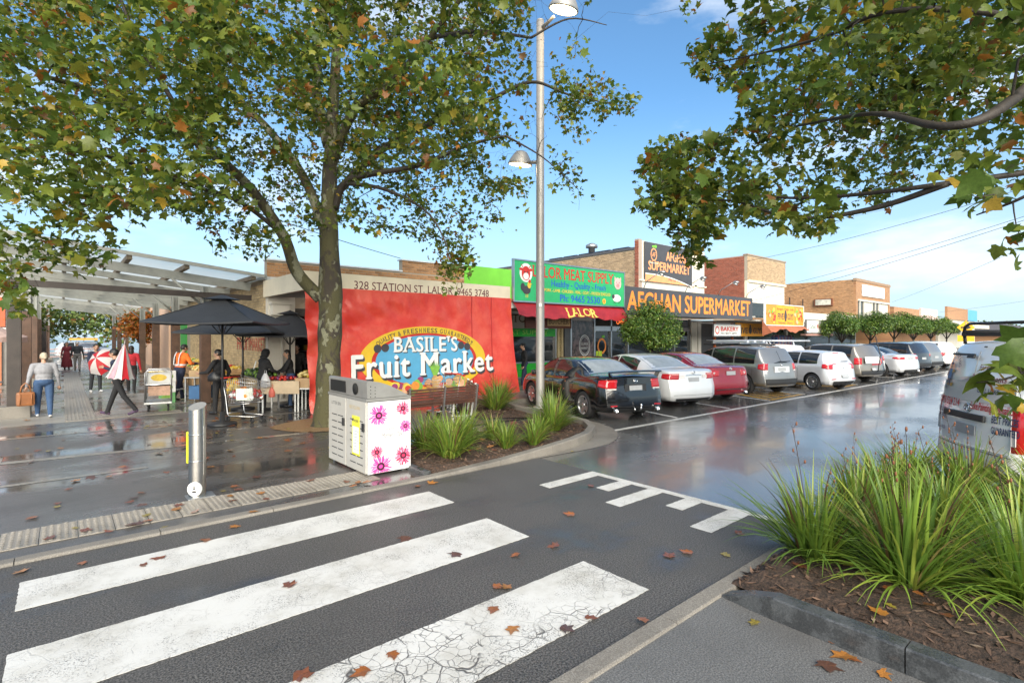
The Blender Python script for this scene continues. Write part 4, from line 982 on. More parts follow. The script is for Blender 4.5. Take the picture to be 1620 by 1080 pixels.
bt.inputs['Color1'].default_value = (.40,.21,.095,1); bt.inputs['Color2'].default_value = (.27,.125,.06,1); bt.inputs['Mortar'].default_value = (.36,.27,.19,1)
g.set(Base_Color=bt.outputs['Color'], Roughness=.8); farbrick = g.m
w = wbox(58.8, 59.1, 17.45, 32, 2.9, 7.5).build('side_wall', mortar_o, TB2)
for v in w.data.vertices: v.co -= Vector((64.4, 17.2, 0))
bricks(TB2, w, (58.8, 17.45, 3.0), (0, 1, 0), (-1, 0, 0), 12., 4.5, br_or, 0)
wpart(wbox(58.7, 70.1, 17.15, 17.449, 7.35, 7.62), 'coping', mat('coping', (.3,.2,.13), .8), TB2); wpart(wbox(59.1, 70, 17.5, 32, 7.2, 7.3), 'roof', roofm, TB2)
mb = wbox(58.8, 70., 17.2, 17.44, 5.6, 7.34); wbox(58.8, 59.3, 17.2, 17.44, 2.9, 5.598, mb); wbox(69.5, 70., 17.2, 17.44, 2.9, 5.598, mb); wpart(mb, 'front_wall', farbrick, TB2)
for x0, x1, m in ((59.35, 61.1, glass), (61.2, 63.6, creamw), (63.7, 65.9, glass), (66., 69.45, creamw)): wpart(wbox(x0, x1, 17.26, 17.40, 2.9, 5.4), 'window' if m is glass else 'cream_panel', m, TB2)
mb = wbox(59.3, 69.5, 17.1, 17.42, 5.42, 5.59)
for x in (59.9, 61.15, 63.65, 64.8, 65.95): wbox(x-.05, x+.05, 17.14, 17.25, 2.9, 5.41, mb)
wpart(mb, 'window_frame', creamw, TB2)
s7 = board('shop_sign', 'white sign panel high on the orange brick front', 60.4, 67.6, 5.95, 7.1, 17.09, swh, .08)
words(s7, [('LALOR SPORT', 61.9, 6.55, .34, 4.8, mat('faded grey lettering', (.30,.31,.33), .6), .01, 0), ('Clinic & Rehabilitation', 61.9, 6.15, .24, 5.0, MATS['faded grey lettering'], .0, 0)])
mb = wbox(58.55, 58.79, 19.2, 20.9, 5.0, 5.75); lb = thing('box_sign', 'rusty framed light box on the orange brick side wall', 'sign', (58.6, 20, 5)); wpart(mb, 'case', mat('rusty case', (.16,.06,.03), .7), lb); wpart(wbox(58.52, 58.549, 19.35, 20.75, 5.1, 5.65), 'face', mat('mottled light box face', (.5,.48,.4), .6, var=.4, vs=3), lb)
mb = MB(); mb.tube([(58.4, 23.2, 3.4), (58.4, 23.2, 6.)], .06, 6); mb.tube([(58.4, 21.9, 3.4), (58.4, 21.9, 5.8)], .05, 6); wpart(mb, 'downpipe', black, TB2)
FB = thing('far_shop', 'low far shop of orange brick with a pale pink front end', 'building', (81, 17.2, 0))
wpart(wbox(72, 92, 17.3, 30, .1, 5.3), 'wall', farbrick, FB); wpart(wbox(83, 92.1, 17.1, 17.29, 3., 5.5), 'front_panel', mat('pale pink paint', (.60,.42,.38), .7), FB); mb = MB(); mb.prism([(72, 18), (92, 18), (92, 30), (72, 30)], .12, 0, None, 5.301); wpart(mb, 'roof', roofm, FB)
wpart(wbox(72, 92, 13.8, 17.0, 3.0, 3.5), 'verandah', creamw, FB)
FB2 = thing('far_shop', 'farthest shop block beyond the pink fronted one, with a red and blue sign', 'building', (104, 17.2, 0))
wpart(wbox(93, 120, 17.2, 30, .1, 4.4), 'wall', creamw, FB2); wpart(wbox(97, 112, 16.9, 17.19, 4.402, 6.2), 'front_panel', farbrick, FB2); wpart(wbox(112.01, 120, 16.9, 17.19, 4.402, 6.2), 'sign_panel', pblu, FB2)
wpart(wbox(93, 108, 13.8, 16.8, 3.0, 3.5), 'verandah', cream, FB2)
HS = thing('far_house', 'far house with a grey hipped roof beyond the van', 'house', (148, 18, 0))
wpart(wbox(138, 158, 10, 26, 0, 2.6), 'wall', farbrick, HS); mb = MB(); mb.add([(136.5, 8.5, 2.6), (159.5, 8.5, 2.6), (159.5, 27.5, 2.6), (136.5, 27.5, 2.6), (144, 18, 4.6), (152, 18, 4.6)], [(0, 1, 5, 4), (1, 2, 5), (2, 3, 4, 5), (3, 0, 4), (0, 3, 2, 1)]); wpart(mb, 'roof', mat('grey roof tile', (.11,.10,.10), .7), HS)
# a belt of trees closing the view
def far_belt(name, x0, x1, y0, y1, h, n, seed):
    r = np.random.default_rng(seed); k = r.integers(0, 60, n); cx = np.stack([r.uniform(x0, x1, 60), r.uniform(y0, y1, 60), r.uniform(.3, .85, 60)*h], 1)
    v = r.normal(size=(n, 3)); v /= np.linalg.norm(v, axis=1)[:, None]; p = cx[k] + v*np.array([2.6, 2.6, 1.9])*(r.random((n, 1))**.4)*(h/7)
    V, F, _ = leaf_cloud(p, r.uniform(.35, .8, n), np.array([(0,0,0),(.4,.5,.05),(0,1,-.1),(-.4,.5,.05)]), np.array([(0,1,2),(0,2,3)]), r=r)
    cc = palette(n, [((.10,.155,.035), .5), ((.15,.20,.05), .3), ((.28,.24,.06), .12), ((.28,.13,.04), .05)], r)*r.uniform(.7, 1.2, 60)[k][:, None]
    return mesh_np(name, V, F, bush0, cols=np.repeat(cc, 2, 0))
bush0 = mat('distant foliage', (.07,.12,.02), .6, var=.2, vs=.5, attr='col', translucent=.25)
# ------------------------------------------------------------------ mall canopies
post_rust = mat('rust brown timber', (.085,.045,.028), .55, var=.35, vs=5., bump=.3, bs=30)
post_grey = mat('grey painted steel', (.30,.31,.29), .45, var=.12, vs=4)
post_dark = mat('dark brown steel', (.035,.026,.022), .45, var=.3, vs=5)
sheetm = mat('translucent roof sheet', (.93,.91,.82), .6, var=.04, vs=2., translucent=.9, spec=.2)
_n = sheetm.node_tree.nodes; _l = sheetm.node_tree.links; _o = _n['Material Output']; _t = _n.new('ShaderNodeBsdfTransparent'); _t.inputs['Color'].default_value = (.95,.94,.90,1); _m = _n.new('ShaderNodeMixShader'); _m.inputs[0].default_value = .42
_s = _o.inputs['Surface'].links[0].from_socket; _l.new(_s, _m.inputs[1]); _l.new(_t.outputs[0], _m.inputs[2]); _l.new(_m.outputs[0], _o.inputs['Surface'])      # twin-wall sheet: part scattering, part clear
purl = mat('purlin timber', (.20,.16,.11), .6, var=.25, vs=4)
def canopy(label, XL, XR, Y0, Y1, frames, zl, zr, front_truss=True):
    cn_ = thing('mall_canopy', label, 'canopy', ((XL+XR)/2, Y0, 0))
    zt = lambda x: zl + (zr-zl)*(x-XL)/(XR-XL)
    for y in frames:
        for x, m0 in ((XL, post_dark), (XR, post_rust)):
            mb = MB(); mb.bbox((x, y, 1.42), (.27, .27, 2.80), .01); wpart(mb, 'post', m0 if y == frames[0] else post_rust, cn_)
            mb = MB(); mb.box((x-.09, y, (2.7+zt(x)-.18)/2), (.05, .26, zt(x)-2.9)); mb.box((x+.09, y, (2.7+zt(x)-.18)/2), (.05, .26, zt(x)-2.9)); mb.box((x, y, (2.84+zt(x)-.2)/2), (.12, .04, zt(x)-3.05)); wpart(mb, 'post_head', post_grey, cn_)
            if x == XL:
                mb = MB(); mb.bbox((x, y, .15), (.62, .62, .30), .02); wpart(mb, 'plinth', conc_kerb, cn_)
        mb = MB(); mb.bar((XL-.5, y, zt(XL-.5)), (XR+1.25, y, zt(XR+1.25)), .09, .24); wpart(mb, 'beam', post_grey, cn_)
        mb = MB()
        for s in (-1, 1): mb.tube([(XR - .1, y+s*.04, zt(XR)-.75), (XR-.85, y+s*.04, zt(XR-.85)-.1)], .028, 6)
        wpart(mb, 'brace', post_grey, cn_)
        mb = MB(); mb.bar((XL-.5, y+2.7, zt(XL-.5)), (XR+1.25, y+2.7, zt(XR+1.25)), .08, .18)
        if y + 2.7 < Y1: wpart(mb, 'beam', post_grey, cn_)
    xs = [XL-.3, XL+.95, XL+2.25, XL+3.55, XR+1.1]
    for x in xs:
        mb = MB(); mb.bar((x, Y0+.1, zt(x)+.19), (x, Y1-.1, zt(x)+.19), .12, .12); wpart(mb, 'purlin', purl, cn_)
    ny = max(2, int((Y1-Y0)/2.9)); dy = (Y1-Y0)/ny
    for i in range(len(xs)-1):
        a, b = xs[i] - (.25 if i == 0 else 0), xs[i+1] + (.25 if i == 3 else 0)
        for j in range(ny):
            y0, y1 = Y0 + dy*j + .004, Y0 + dy*(j+1) - .004; n = 18; A = []
            for q in range(n*2+1):
                y = y0 + (y1-y0)*q/(n*2); zz = .272 + (.022 if q % 2 else 0) + (.004 if j % 2 else 0)
                A.append([(x, y, zt(x) + zz) for x in (a+.004, b-.004)])
            mb = MB(); mb.grid(A, 0, False); wpart(mb, 'roof_sheet', sheetm, cn_)
    mb = MB(); mb.bar((xs[0]-.27, Y0-.03, zt(xs[0]-.27)+.27), (xs[-1]+.27, Y0-.03, zt(xs[-1]+.27)+.27), .05, .10); mb.bar((xs[-1]+.30, Y0, zt(xs[-1]+.3)+.25), (xs[-1]+.30, Y1, zt(xs[-1]+.3)+.25), .10, .14); wpart(mb, 'gutter', post_grey, cn_)
    if front_truss:
        y = frames[0]-.32; mb = MB(); mb.bar((XL-.6, y, 3.36), (XR+1.2, y, 3.20), .10, .16); mb.bar((XL-.6, y+.12, 3.42), (XR+1.2, y+.12, 3.26), .06, .05)
        for k in range(9): mb.box((XL + .2 + k*.5, y+.06, 3.40-.016*k), (.05, .16, .03))
        wpart(mb, 'front_rail', post_dark, cn_)
    return cn_
canopy('nearest mall canopy of translucent sheets on brown posts and grey beams, beside the brick wall', -.92, 3.25, 16.9, 35.6, (18.0, 23.5, 29.0, 34.4), 4.16, 3.70)
canopy('farther mall canopy, its pale roof seen beyond the first one', -.92, 3.25, 43., 60., (44., 49.5, 55.), 4.35, 3.9, False)
ob_ = [o for o in COL.objects if o.name.startswith('mall_canopy')]

# left side of the mall
LB = thing('cafe_building', 'dim building on the far left of the mall with red and orange shop signs', 'building', (-4, 30, 0))
wpart(wbox(-9, -1.75, 30, 46, 0, 3.9), 'wall', greyr, LB); wpart(wbox(-8, -1.8, 29.9, 29.99, 2.4, 3.6), 'sign_panel', mat('orange red panel', (.55,.09,.03), .5), LB); wpart(wbox(-2.6, -1.78, 29.85, 29.898, 1.9, 2.35), 'sign_panel', swh, LB)
mb = MB(); text_on(mb, 'CAFE', 0, 0, .35, 0, 1.2, weight=.02, fn=front_fn(-3.2, 29.898, 2.8)); wpart(mb, 'lettering', syel, LB)
wpart(wbox(-2.25, -1.9, 29.8, 29.98, 0.02, 1.85), 'pillar', mat('terracotta paint', (.36,.13,.06), .6), LB)

# far end of the mall: trees, a low white fence, a yellow shelter
FT = thing('far_tree_belt', 'mass of green trees closing the far end of the mall', 'trees', (0, 92, 0), kind='stuff')
ob('foliage', far_belt('foliage', -14, 16, -6, 6, 7.5, 9000, 4), FT, kind='stuff')
FT2 = thing('far_tree_belt', 'far line of trees beyond the end of the street', 'trees', (172, 0, 0), kind='stuff')
ob('foliage', far_belt('foliage', -10, 10, -60, 34, 5.0, 9000, 5), FT2, kind='stuff')
def small_tree(loc, h, rad, label, seed, pal=None):
    o = thing('small_tree', label, 'tree', loc); r = np.random.default_rng(seed)
    mb = MB(); mb.tube([(0,0,0), (.04,.03,h*.4), (-.03,0,h*.75)], [.09,.07,.03], 8)
    for a in range(6): mb.tube([(0,.02,h*.42), (rad*.5*math.cos(a), rad*.5*math.sin(a), h*.65), (rad*.85*math.cos(a+.2), rad*.85*math.sin(a+.2), h*.8)], [.035,.02,.008], 5)
    mb.build('trunk', twigm, o)
    n = 2200; c = r.normal(size=(26, 3)); c /= np.linalg.norm(c, axis=1)[:, None]; c = c*np.array([rad, rad, h*.28])*(r.random((26, 1))**.4) + np.array([0, 0, h*.72]); k = r.integers(0, 26, n)
    p = c[k] + r.normal(size=(n, 3))*rad*.22; V, F, _ = leaf_cloud(p, .16*r.uniform(.7, 1.3, n), r=r)
    cc = palette(n, pal or PAL, r); ob('foliage', mesh_np('foliage', V, F, leafm, cols=np.repeat(cc, len(LF1), 0)), o, kind='stuff'); return o
small_tree((-1.6, 37.5, 0), 4.0, 1.5, 'small green and orange tree past the left mall posts', 71)
small_tree((3.6, 39.5, 0), 3.6, .9, 'small tree turning orange beside the peach wall', 72, [((.45,.16,.03), .5), ((.30,.10,.02), .25), ((.14,.15,.03), .25)])
sh = thing('bus_shelter', 'yellow roofed shelter at the far end of the mall', 'shelter', (1.5, 70, 0)); wpart(wbox(.5, 2.7, 68, 71, 1.55, 1.75), 'roof', mat('yellow orange roof', (.65,.30,.04), .5), sh)
for x in (.6, 2.6): wpart(wbox(x-.06, x+.06, 69, 69.12, 0, 1.545), 'post', steel, sh)
fe = thing('railing', 'pale pink low railing across the far end of the mall', 'fence', (0, 56.5, 0))
for k in range(8): wpart(wbox(-3+k*.7, -2.94+k*.7, 56.5, 56.56, 0, .95), 'post', white, fe)
for z in (.3, .6, .9): wpart(wbox(-3.1, 2.0, 56.47, 56.498, z-.04, z+.04), 'rail', mat('pale pink rail', (.55,.38,.36), .5), fe)

# overhead wires and the pole they run to, out of sight on the near side
pole = thing('power_pole', 'timber power pole on the near side of the street carrying the wires', 'pole', (30, -4, 0))
mb = MB(); mb.tube([(30, -4, 0), (30, -4, 10)], [.16, .11], 10); wpart(mb, 'post', twigm, pole); wpart(wbox(29.92, 30.08, -5.1, -2.9, 8.9, 9.05), 'crossarm', twigm, pole)
def wire(a, b, sag, label, group='wires crossing the sky on the right'):
    a, b = Vector(a), Vector(b); mb = MB(); mb.tube([a.lerp(b, t) + Vector((0, 0, -sag*4*t*(1-t))) for t in np.linspace(0, 1, 20)], .011, 5)
    o = mb.build('power_line', black, None, label=label, cat='wire', group=group); return o
wire((42.3, 17.1, 5.9), (30, -4.6, 9.1), .35, 'upper of the two wires leaving the red brick building')
wire((36.4, 17.0, 4.4), (30, -4.2, 8.95), .35, 'lower of the two wires leaving the red brick building')
wire((70, 17.0, 5.7), (30, -3.6, 9.0), .3, 'thin wire running from the white-signed brick building')
wire((36.3, 17.4, 7.2), (30, -3.2, 9.6), .5, 'highest wire crossing behind the plane leaves')
wire((92, 16.9, 5.2), (50, -9, 7.2), .4, 'lowest wire above the van, ending at the pink fronted shop')
wire((9.4, 17.3, 4.86), tuple(P(-60, 160, 9)), .15, 'dark cable passing behind the plane tree trunk', 'cable above the corner shop')
# the big plane tree on the plaza
TB = Vector((4.51, 11.72, 0))
polyL = [(-900,-1500),(960,-1500),(965,-20),(905,30),(940,95),(985,150),(930,185),(920,250),(942,300),(918,335),(870,290),(838,345),(805,385),(752,392),(742,436),(712,452),(676,392),(640,372),(600,382),(558,352),
         (505,372),(458,392),(432,372),(410,402),(362,392),(318,372),(300,345),(255,335),(215,345),(205,388),(165,425),(128,430),(92,415),(70,440),(48,505),(22,515),(-60,520),(-900,520)]
tipsL = crown_tips(1750, (4.2, 11.2, 7.9), (6.6, 6.6, 4.0), polyL, 11, dmin=4.6, clump=.85, zmin=2.6)
ex = []
r_ = np.random.default_rng(3)
for _ in range(520):
    ex.append(np.array(P(r_.uniform(-120, 360), r_.uniform(-60, 345), r_.uniform(5.4, 11.0))))
for _ in range(220):
    ex.append(np.array(P(r_.uniform(300, 860), r_.uniform(-40, 330), r_.uniform(7.5, 12.5))))
for (x, y, d, s, n) in ((725, 425, 10.6, .28, 12), (700, 405, 10.8, .35, 12), (50, 440, 6.4, .34, 14), (20, 480, 6.0, .22, 8), (110, 400, 6.6, .40, 16), (180, 385, 7.0, .30, 10), (150, 420, 6.8, .2, 5), (15, 400, 6.2, .4, 12), (385, 395, 9.6, .4, 14), (340, 380, 9.4, .3, 8),
                        (935, 170, 11.5, .35, 12), (985, 165, 11.6, .18, 5), (900, 320, 11.3, .35, 12), (925, 255, 11.4, .35, 10), (560, 360, 10.5, .4, 12), (480, 380, 10.2, .3, 10), (950, 60, 11.8, .4, 10), (1090, 12, 9.0, .12, 4)):
    c = np.array(P(x, y, d)); ex += list(c + r_.normal(size=(n, 3))*s)
tipsL = np.concatenate([tipsL, np.array(ex)])
L_ = lambda *a: [P(*q) for q in a]
limbsL = [
    (L_((508, 472, 11.8), (470, 430, 11.6), (448, 372, 11.2), (398, 300, 10.6), (345, 250, 9.8), (262, 195, 8.8), (165, 150, 7.8), (60, 118, 7.0)), .15, .025),
    (L_((345, 250, 9.8), (300, 200, 9.6), (255, 130, 9.2), (215, 60, 8.8), (170, -60, 8.4)), .06, .02),
    (L_((448, 372, 11.2), (380, 320, 10.4), (290, 290, 9.0), (180, 250, 7.4), (80, 230, 6.4)), .05, .012),
    (L_((512, 360, 11.9), (480, 280, 12.2), (425, 205, 12.4), (372, 150, 12.6), (320, 60, 12.8), (260, -80, 13)), .12, .03),
    (L_((530, 330, 11.8), (545, 290, 11.6), (590, 275, 11.3), (660, 262, 11.0), (740, 230, 10.8), (800, 215, 10.6)), .09, .02),
    (L_((525, 260, 11.9), (560, 175, 11.4), (620, 130, 10.8), (680, 60, 10.2), (760, -40, 9.6)), .12, .03),
    (L_((528, 310, 12), (600, 240, 12.4), (690, 190, 12.6), (770, 160, 12.4), (840, 130, 12.2), (900, 150, 11.8), (985, 168, 11.6)), .10, .008),
    (L_((520, 230, 11.9), (500, 140, 12.6), (510, 40, 13.2), (520, -100, 13.6)), .14, .06),
    (L_((545, 290, 11.6), (610, 300, 10.9), (680, 340, 10.6), (715, 410, 10.6)), .05, .008),
    (L_((800, 215, 10.6), (860, 250, 11.0), (915, 300, 11.3)), .022, .006),
    (L_((840, 60, 12.), (900, 30, 11.9), (960, 40, 11.8)), .03, .008), (L_((680, 60, 10.2), (760, 50, 11), (840, 60, 12.)), .05, .03),
]
plane_tree('plane_tree', 'large plane tree with mottled trunk standing in the plaza before the red tarpaulin', TB, limbsL, tipsL, .096, 18, 5,
           [(4.51, 11.72, -.05), (4.52, 11.7, .35), (4.56, 11.68, 1.6), (4.58, 11.65, 2.9), P(520, 340, 11.8), P(524, 230, 11.9), P(530, 120, 12.2), P(540, -60, 12.5)], [.36, .275, .25, .26, .18, .145, .11, .07], polys=[polyL, [(1075,-60),(1110,-60),(1105,34),(1080,30)], [(900,120),(1012,130),(1012,205),(900,215)], [(640,330),(770,330),(752,440),(708,470),(690,430)], [(318,345),(460,345),(450,400),(400,415),(330,400)]], thin=[([(-200,395),(240,380),(240,560),(-200,560)], .8)], clear=[([(838,-20),(870,-20),(870,600),(838,600)], 14.4), ([(850,-20),(930,-20),(930,52),(850,52)], 14.4), ([(775,228),(850,228),(850,280),(775,280)], 14.4)], dnear=4.6)
# the tree whose boughs reach in over the near planter
RB = Vector((7.6, -1.0, .1))
polyR = [(1145,-1500),(1140,10),(1085,100),(1105,128),(1165,150),(1160,200),(1112,215),(1080,205),(1028,215),(1018,270),(1018,330),(1068,372),(1098,395),(1130,372),(1180,350),(1235,366),(1255,372),(1300,372),(1318,392),(1332,340),(1400,335),(1440,310),(1482,265),(1545,330),(1600,290),(2400,280),(2400,-1500)]
tipsR = crown_tips(980, (10.2, .9, 6.2), (6.2, 6.2, 3.4), polyR, 23, dmin=3.4, clump=.8, zmin=2.6)
ex = []
for (x, y, d, s, n) in ((1060, 290, 8.6, .4, 22), (1040, 240, 8.7, .3, 12), (1100, 320, 8.2, .4, 20), (1095, 395, 8.6, .18, 7), (1150, 330, 7.6, .4, 18), (1095, 110, 8.8, .3, 12), (1120, 70, 8.6, .35, 12), (1318, 372, 6.6, .18, 6), (1250, 352, 6.6, .3, 12),
                        (1545, 345, 4.0, .12, 4), (1600, 300, 3.6, .2, 8), (1596, 405, 3.6, .06, 2), (1612, 425, 3.6, .08, 2), (1606, 575, 3.5, .10, 3), (1575, 615, 3.5, .10, 3), (1600, 640, 3.5, .09, 2), (1612, 605, 3.4, .08, 3), (1545, 605, 3.5, .05, 2)):
    c = np.array(P(x, y, d)); ex += list(c + r_.normal(size=(n, 3))*s)
tipsR = np.concatenate([tipsR, np.array(ex)])
limbsR = [
    (L_((1830, 120, 6.2), (1700, 60, 5.6), (1560, 20, 5.2), (1400, 20, 5.4), (1300, 60, 6.2), (1180, 90, 7.6), (1100, 105, 8.6)), .045, .006),
    (L_((1830, 200, 6.4), (1680, 260, 5.9), (1500, 290, 6.0), (1330, 310, 6.9), (1230, 312, 7.6), (1120, 296, 8.2), (1040, 270, 8.7)), .042, .006),
    (L_((1500, 290, 6.0), (1380, 330, 6.6), (1260, 345, 7.2), (1160, 318, 7.8), (1090, 318, 8.4)), .04, .008),
    (L_((1700, 60, 5.6), (1600, 160, 4.6), (1500, 200, 4.6), (1380, 180, 5.6), (1260, 200, 6.8)), .06, .012),
    (L_((1900, 300, 4.6), (1790, 420, 4.0), (1700, 520, 3.7), (1615, 590, 3.5), (1545, 605, 3.5)), .02, .004),
    (L_((1850, 100, 5.4), (1720, 220, 4.0), (1640, 300, 3.6), (1545, 340, 4.0)), .03, .005),
]
plane_tree('plane_tree', 'leafy plane tree reaching in from the side over the planter, trunk out of sight', RB, limbsR, tipsR, .110, 18, 9,
           [(7.6, -1.0, 0), (7.7, -1.0, 1.5), (8.2, -.9, 2.8), P(1830, 150, 6.3), P(1820, -100, 6.6)], [.26, .2, .18, .16, .10], detail=True, polys=[polyR, [(1524,600),(1560,570),(1585,535),(1700,520),(1700,670),(1600,665),(1560,640)], [(1580,370),(1650,340),(1650,450),(1600,440),(1585,410)], [(1010,250),(1120,250),(1120,425),(1085,425),(1000,330)]], thin=[([(1500,500),(1720,500),(1720,700),(1500,700)], .32)])

# clipped evergreen shrubs along the shops
bushm = mat('glossy evergreen leaf', (.07,.13,.02), .34, var=.2, vs=5., attr='col', translucent=.3, spec=.5)
def bush_mesh(rad, n, seed, size=.085, blobs=34):
    r = np.random.default_rng(seed); c = r.normal(size=(blobs, 3)); c /= np.linalg.norm(c, axis=1)[:, None]; c *= (.55 + .45*r.random((blobs, 1)))
    c[:, 2] = np.abs(c[:, 2])*1.3 - .45
    k = r.integers(0, blobs, n); v = r.normal(size=(n, 3)); v /= np.linalg.norm(v, axis=1)[:, None]
    p = (c[k]*.80 + v*(r.random((n, 1))**.35)*.34)*np.array(rad)
    DB = np.array([(0,0,0),(.26,.42,.04),(0,1,-.08),(-.26,.42,.04)]); DF = np.array([(0,1,2),(0,2,3)])
    nz = v*.7 + np.array([0,0,.6]) + r.normal(size=(n, 3))*.45; nz /= np.linalg.norm(nz, axis=1)[:, None]
    d = r.normal(size=(n, 3)) + np.array([0,0,.3]); d -= nz*(d*nz).sum(1)[:, None]; d /= np.linalg.norm(d, axis=1)[:, None]
    Rm = np.stack([np.cross(d, nz), d, nz], 2); sz = size*r.uniform(.7, 1.4, n)
    V = np.einsum('nij,vj->nvi', Rm, DB)*sz[:, None, None] + p[:, None, :]; F = (DF[None] + (np.arange(n)*4)[:, None, None]).reshape(-1, 3)
    cc = palette(n, [((.075,.14,.02), .4), ((.05,.11,.018), .3), ((.14,.21,.03), .25), ((.22,.27,.05), .06)], r)*r.uniform(.8, 1.2, blobs)[k][:, None]
    return mesh_np('foliage', V.reshape(-1, 3), F, bushm, cols=np.repeat(cc, 2, 0))
bm_a = bush_mesh((1.28, 1.28, 1.22), 12000, 1, .085, 26); bm_b = bush_mesh((1.5, 1.25, 1.15), 8000, 2, .10, 18)
tk = MB(); tk.tube([(0,0,0), (.03,.02,.6), (0,0,1.3), (-.04,.05,2.0)], [.07,.06,.055,.03], 8)
for a in range(6): tk.tube([(0,0,1.1), (.35*math.cos(a), .35*math.sin(a), 1.6), (.8*math.cos(a), .8*math.sin(a), 2.1)], [.035,.025,.01], 6)
tk_me = tk.mesh('trunk', twigm)
def shrub(loc, sc, rz, label, me):
    o = thing('clipped_shrub', label, 'shrub', loc, rz, 'clipped shrubs along the shop footpath'); o.scale = sc
    ob('foliage', me, o, kind='stuff', loc=(0, 0, 1.95)); ob('trunk', tk_me, o); return o
shrub((18.1, 12.5, .11), (1.12, 1.12, 1.16), .3, 'round bright green shrub on the footpath before the supermarket, behind the black sedan', bm_a)
for k, (x, s, lab) in enumerate(((40.2, 1.15, 'clipped green shrub beside the gift shop sign, first of the far row'), (46.3, 1.2, 'clipped green shrub second in the far row, under the upstairs windows'), (52.5, 1.25, 'clipped green shrub third in the far row'),
                                 (58.5, 1.2, 'clipped green shrub fourth in the far row'), (65., 1.25, 'clipped green shrub fifth in the far row'), (72., 1.2, 'smallest looking clipped green shrub at the far end of the row'))):
    shrub((x, 12.6, .11), (s*1.12, s, s*1.13), k*1.3, lab, bm_b)

# strap-leaved plants
strapm = mat('strap leaf', (.12,.2,.03), .38, var=.16, vs=4., attr='col', translucent=.32, spec=.5)
stalkm = mat('dry flower stalk', (.05,.03,.018), .7, var=.3, vs=20.); seedm = mat('dry seed head', (.19,.07,.03), .7, var=.4, vs=30.)
def blade(L0, w, lean, curve, seed):
    n = 7; V = []; a = lean; p = np.array([0., 0., 0.])
    for i in range(n):
        t = i/(n-1); ww = w*(1-t**2.2)*(.7+.6*t*(1-t)*2) if i < n-1 else 0.0008
        nx, nz = math.cos(a), math.sin(a)
        V += [(p[0]-nx*0, -ww, p[2]+.25*ww), (p[0]+nz*.3*ww, 0, p[2]-.25*ww*nx), (p[0], ww, p[2]+.25*ww)]
        p = p + np.array([math.sin(a), 0, math.cos(a)])*L0/(n-1); a += curve/(n-1)*(.4+1.3*t)
    F = []
    for i in range(n-1):
        for j in (0, 1): o = i*3+j; F.append((o, o+1, o+4, o+3))
    return np.array(V), np.array(F)
def stalk_mesh(h, seed):
    r = random.Random(seed); mb = MB(); pts = [(0,0,0), (.03*h, 0, h*.4), (.10*h, .02*h, h*.8), (.15*h, .03*h, h)]
    mb.tube(pts, [.004,.0035,.003,.002], 4, 0, False)
    for k in range(5):
        z = h*(.68 + .075*k); x = .15*(z/h)**2*h; s = 1 if k % 2 else -1
        a = (x, .02*h, z); b = (x+s*.04, .02*h+r.uniform(-.03,.03), z+.05); mb.tube([a, b], [.002,.002], 3, 0, False)
        mb.sphere(b, (.009,.009,.019), 6, 4, 1)
    return mb.mesh('flower_stalk', [stalkm, seedm])
stalks = [stalk_mesh(h, i) for i, h in enumerate((.95, 1.1, .85, 1.0))]
def tuft(loc, h, n, label, seed, single=False, width=.010, dark=1., stalk=0, spread=1., group='strap-leaved plants in the garden beds'):
    r = np.random.default_rng(seed); root = thing('strap_leaf_plant', label, 'plant', loc, 0, group)
    var = []
    for k in range(10):
        lean = .08 + .09*k*spread; cv = r.uniform(.25, 1.15) + .06*k
        var.append(blade(h*r.uniform(.8, 1.12)*(1-.02*k), width*r.uniform(.8, 1.25), lean, cv, k))
    pal = [((.165,.25,.036), .42), ((.11,.19,.030), .30), ((.26,.31,.05), .18), ((.27,.21,.08), .07), ((.11,.065,.03), .05)]
    if single:
        mes = []
        for k in range(10):
            for q in range(2):
                c = palette(1, pal, r)*dark if q else palette(1, pal[:2], r)*dark
                mes.append(mesh_np('leaf', var[k][0], var[k][1], strapm, cols=np.repeat(c, len(var[k][1]), 0), smooth=True))
        for i in range(n):
            k = r.integers(0, 20); a = r.random()*6.283; rr = .13*math.sqrt(r.random())*(h/.8)
            ob('leaf', mes[k], root, loc=(rr*math.cos(a), rr*math.sin(a), r.uniform(-.03, .02)), rot=(0, 0, a + r.normal()*.5), scale=r.uniform(.75, 1.12))
    else:
        V, F, C = [], [], []; o = 0
        for i in range(n):
            v, f = var[r.integers(0, 10)]; a = r.random()*6.283; rr = .13*math.sqrt(r.random())*(h/.8); b = a + r.normal()*.5; s = r.uniform(.75, 1.12)
            ca_, sa_ = math.cos(b), math.sin(b); q = v*s
            V.append(np.stack([q[:, 0]*ca_ - q[:, 1]*sa_ + rr*math.cos(a), q[:, 0]*sa_ + q[:, 1]*ca_ + rr*math.sin(a), q[:, 2]], 1)); F.append(f + o); o += len(v)
            C.append(np.repeat(palette(1, pal, r)*dark, len(f), 0))
        ob('foliage', mesh_np('foliage', np.concatenate(V), np.concatenate(F), strapm, cols=np.concatenate(C), smooth=True), root, kind='stuff')
    for k in range(stalk):
        a = r.random()*6.283; ob('flower_stalk', stalks[k % 4], root, loc=(.08*math.cos(a), .08*math.sin(a), 0), rot=(0, 0, a), scale=h*r.uniform(.85, 1.15))
    return root
